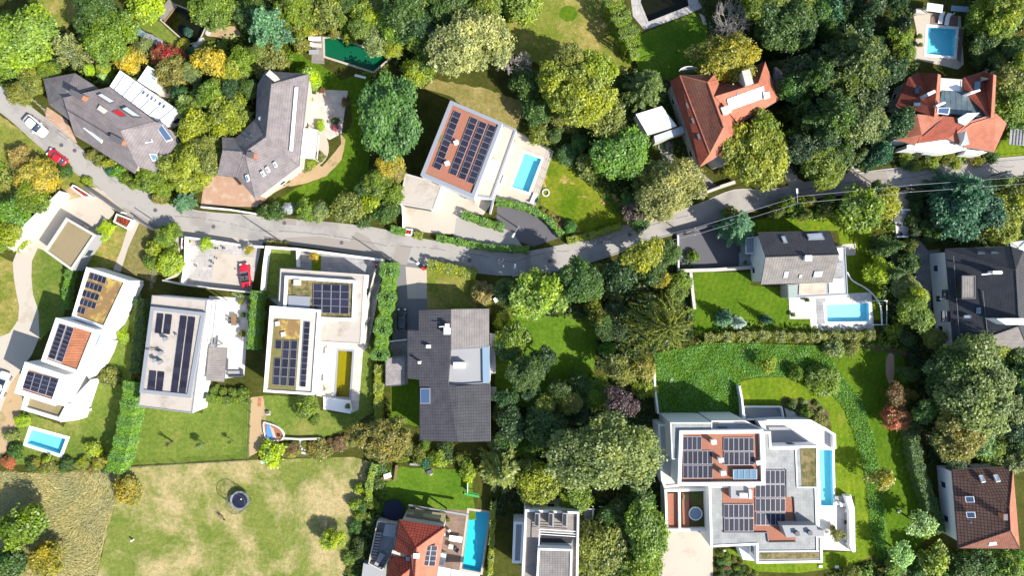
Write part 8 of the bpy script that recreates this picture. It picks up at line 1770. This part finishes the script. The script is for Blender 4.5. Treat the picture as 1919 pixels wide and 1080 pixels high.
bits('pool_shelter', 'white canvas-covered bench at the top of the square turquoise pool', 'shelter', [('roof', 'canvas', (1752, 14), 2.6, 1.3, 2.0, 2.1, -8), ('post', 'whitep', (1742, 18), .1, .1, 0, 2.0, 0), ('post', 'whitep', (1762, 12), .1, .1, 0, 2.0, 0), ('base', 'offwhite', (1726, 20), 1.6, .8, 0, .9, -5)])
bits('blue_tank', 'blue glass frame at the upper right corner of the square pool terrace', 'frame', [('panel', 'paleblue', (1799, 16), 2.9, .9, 1.2, 1.3, -5), ('post', 'whitep', (1789, 24), .1, .1, 0, 1.2, 0), ('post', 'whitep', (1810, 14), .1, .1, 0, 1.2, 0)])
bits('pool_ladder', 'steel ladder on the right rim of the square turquoise pool', 'ladder', [('rail', 'whitep', (1793, 72), .9, .06, .5, .56, 0), ('rail', 'whitep', (1791, 86), .9, .06, .5, .56, 0), ('step', 'whitep', (1791, 79), .1, 1.2, .1, .16, 0)])
bits('slatted_shelter', 'grey slatted shelter roof at the right edge beside the red mansion', 'shelter', [('roof', 'grey_slab', (1912, 254), 3.4, 3.2, 2.2, 2.3, -5)]+[('slat', 'dmetal', (1899+6*i, 254), .16, 3.1, 2.3, 2.36, -5) for i in range(5)])
bits('pond_rock', 'pale rocks lining the rockery left of the murky pond', 'rocks', [('rock', 'paleblue', (262, 60), 2.0, 1.0, 0, .5, -35), ('rock', 'metal', (275, 68), 1.8, 1.1, 0, .45, -15), ('rock', 'metal', (291, 76), 1.9, 1.2, 0, .5, -25), ('rock', 'offwhite', (304, 84), 1.5, .9, 0, .4, -30)])
bits('pond_bridge', 'grey wooden platform at the upper end of the murky pond', 'platform', [('deck', 'deck_grey', (312, 18), 3.4, 1.7, .1, .2, 52), ('beam', 'wood', (318, 26), 3.4, .15, .0, .26, 52)])
for i, (x, y) in enumerate(((372, 80), (365, 86), (376, 74), (368, 92), (388, 60))):
    q = W(x, y, .3); m = MB(); m.lathe((q.x, q.y, -.1), [(.45+.1*(i % 3), 0), (.5, .25), (.3, .4), (0, .44)], 7); tag(m.build('boulder', MT['offwhite']), 'rounded pale boulder in the row at the lower end of the murky pond', 'boulder', 'pond boulders')
bits('shrub_bench', 'white bench at the lower rim of the green natural pool', 'bench', [('seat', 'whitep', (675, 143), 1.9, .4, .3, .4, -14), ('leg', 'greywall', (668, 141), .3, .3, 0, .3, 0), ('leg', 'greywall', (682, 145), .3, .3, 0, .3, 0)])
bits('deck_table', 'small grey table set beside the deck of the green natural pool', 'table', [('table_top', 'greywall', (588, 97), 1.6, .8, .6, .7, 0), ('leg', 'greywall', (583, 97), .1, .1, 0, .6, 0), ('leg', 'greywall', (593, 97), .1, .1, 0, .6, 0)])
for i, (x, y, s) in enumerate(((393, 459, 1), (399, 463, 1), (404, 466, 1), (414, 461, 1), (417, 466, 1), (402, 482, 1), (392, 489, 1), (396, 491, 1), (392, 500, 1), (364, 496, 1))):
    for k in range(2):
        q = W(x+k*3.4, y+(k*2.0 if i % 2 else -1), .06); m = MB(); m.box((q.x, q.y), .22, .34, .0, .045, R(-8)); tag(m.build('paving_insert', MT['dmetal']), 'dark little paving insert among the pale slabs of the courtyard', 'paving stone', 'dark paving inserts')
for i, (x, y, lb) in enumerate(((1259, 712, 'bright boulder on the ivy slope near its west wall'), (960+66*0+1014-960+0, 367, 'stone ring on the patchy pool lawn'))):
    q = W(x if i == 0 else 1023, y if i == 0 else 361, .3); m = MB(); m.lathe((q.x, q.y, 0), [(.35, 0), (.4, .2), (.2, .35), (0, .36)] if i == 0 else [(.7, 0), (.7, .25), (.45, .25), (.45, 0)], 9); tag(m.build('boulder' if i == 0 else 'stone_ring', MT['offwhite']), lb, 'boulder' if i == 0 else 'fire pit')
bits('terrace_shed', 'glass-covered dark table frame east of the white terrace house', 'shelter', [('roof', 'dmetal', (1104, 971), 1.7, 2.9, 2.0, 2.06, -2), ('rail', 'whitep', (1111, 971), .1, 3.1, 2.06, 2.16, -2), ('rail', 'whitep', (1104, 955), 1.9, .1, 2.06, 2.16, -2), ('rail', 'whitep', (1101, 987), 1.9, .1, 2.06, 2.16, -2), ('post', 'whitep', (1112, 955), .1, .1, 0, 2.0, 0)])
bits('dark_shelter', 'black-covered hot tub with a white rim right of the white terrace house', 'hot tub', [('cover', 'black', (1136, 962), 2.4, 2.0, 0, .9, -2), ('rail', 'whitep', (1149, 962), .1, 2.2, .9, 1.0, -2), ('rail', 'whitep', (1136, 951), 2.5, .1, .9, 1.0, -2)])
bits('wooden_stairs', 'small wooden stair with a white landing above the small back lawn', 'stairs', [('landing', 'whitep', (726, 893), 1.2, .8, 0, .5, 20), ('step', 'brown', (720, 897), 1.6, .35, 0, .35, 5), ('step', 'brown', (722, 900), 1.6, .35, 0, .2, 5), ('rail', 'wood', (741, 888), .35, 2.8, .0, .6, -8)])
bits('terrace_figure', 'white stone urn on the lawn behind the charcoal house', 'urn', [('base', 'whitep', (930, 562), .6, .6, 0, .4, 10), ('bowl', 'whitep', (930, 562), .8, .8, .4, .7, 30)])
for i, (x, y, lb) in enumerate(((1612, 290, 'small pale car-like trailer tarp at the gate under the dark conifers'),)):
    bits('covered_trailer', lb, 'trailer', [('body', 'greywall', (1598, 296), 1.6, 1.1, .3, .9, -60), ('cover', 'paleblue', (1597, 295), 1.5, 1.0, .9, 1.1, -60), ('wheel', 'tyre', (1603, 300), .5, .2, 0, .5, -60)])

for i, (x, y) in enumerate(((115, 272), (140, 282), (291, 394), (533, 418), (746, 515), (640, 455), (880, 488), (1180, 440), (1560, 345), (1760, 320), (400, 425), (1030, 490))):
    q = W(x, y, .05); m = MB(); m.lathe((q.x, q.y, .045), [(.34, 0), (.34, .022), (.28, .024), (0, .024)], 18); tag(m.build('manhole_cover', MT['lead']), 'round iron manhole cover set into the road surface', 'manhole cover', 'manhole covers')
crk = random.Random(3)
for a_, b_ in (((300, 404), (480, 432)), ((480, 432), (720, 460)), ((720, 460), (960, 492)), ((960, 492), (1090, 470)), ((1090, 470), (1300, 402)), ((1440, 370), (1700, 334)), ((60, 215), (240, 365)), ((1700, 334), (1900, 312))):
    m = MB(); p, q = W(*a_), W(*b_); k = 40; d = (q-p).normalized(); n = Vector((-d.y, d.x, 0)); prev = None
    for i in range(k+1):
        c = p.lerp(q, i/k)+n*(crk.uniform(-.08, .08)+.6*math.sin(math.pi*i/k)); cur = (c-n*.035, c+n*.035)
        if prev and crk.random() < .8: m.face([(prev[0].x, prev[0].y, .062), (cur[0].x, cur[0].y, .062), (cur[1].x, cur[1].y, .062), (prev[1].x, prev[1].y, .062)])
        prev = cur
    tag(m.build('road_seam', MT['dark_asphalt']), kind='structure')

def pot(px, py, label, col='g', s=.3, mat='brick'):
    c = W(px, py, .4); rt = empty('potted_plant', (c.x, c.y, 0), label, 'plant pot'); m = MB(); m.lathe((c.x, c.y, 0.02), [(s*.7, 0), (s, .4), (s*.85, .4), (s*.8, .34), (0, .34)], 12); m.build('pot', MT[mat], rt)
    o = bpy.data.objects.new('foliage', PRO['S'][1][1]); C.objects.link(o); o.parent = rt; k = s*1.3/PRO['S'][1][0]; o.scale = (k, k, k*1.2); o.location = (0, 0, .34); o.color = COL[col]
for x, y, lb, cl, sz in ((452, 566, 'potted plant at the north end of the long white terrace', 'yg', .35), (456, 590, 'dark potted plant on the east rim of the long white terrace', 'dg', .35), (455, 625, 'potted shrub halfway along the east rim of the long white terrace', 'olive', .45), (408, 724, 'potted plant at the south end of the grey awning', 'g', .3),
        (609, 648, 'small pot at the upper left corner of the yellow-pool terrace', 'g', .3), (603, 722, 'small pot beside the stool on the yellow-pool terrace', 'yg', .35), (652, 761, 'pot at the south end of the yellow-green pool', 'olive', .35), (926, 338, 'pot by the tall pale wall of the beige deck', 'dg', .3),
        (1010, 378, 'pot at the south corner of the beige pool deck', 'g', .35), (960, 262, 'pot at the north corner of the beige pool deck', 'olive', .35), (588, 172, 'first pot on the north rim of the paved terrace', 'dg', .4), (604, 170, 'second pot on the north rim of the paved terrace', 'rust', .4),
        (584, 186, 'yellow-flowered pot at the house wall of the paved terrace', 'gold', .3), (1486, 590, 'pot on the white terrace left of the garden pool', 'g', .3), (1512, 562, 'pot at the annex wall above the garden pool', 'dg', .3), (1722, 68, 'pot on the west side of the square pool', 'g', .35), (1724, 84, 'second pot on the west side of the square pool', 'olive', .3),
        (1560, 990, 'pot in the middle of the white villa terrace', 'olive', .35), (840, 975, 'pot at the north end of the wooden deck', 'g', .3), (248, 552, 'terracotta pot beside the upper stepped white block', 'rust', .3), (1396, 492, 'pot on the landing of the grey entrance porch', 'g', .25), (354, 452, 'pot at the gate post of the courtyard', 'g', .3)):
    pot(x, y, lb, cl, sz)
bits('terrace_bench', 'wooden seat and stool at the glass wall of the yellow-pool terrace', 'bench', [('seat', 'wood', (604, 729), .9, .7, .35, .45, 30), ('leg', 'dmetal', (602, 728), .1, .6, 0, .35, 30), ('leg', 'dmetal', (606, 730), .1, .6, 0, .35, 30)])
table(438, 600, 1.8, .9, 90, 'long wooden dining table on the white terrace of the beige-roofed house', 'wood')
chair(432, 597, 0, 'upper left chair at the long wooden dining table'); chair(432, 604, 0, 'lower left chair at the long wooden dining table'); chair(444, 597, 180, 'upper right chair at the long wooden dining table'); chair(444, 604, 180, 'lower right chair at the long wooden dining table')
lounger(1000, 372, 68, 'sun lounger at the lower end of the beige pool deck'); lounger(944, 340, 68, 'sun lounger left of the pool on the beige deck')
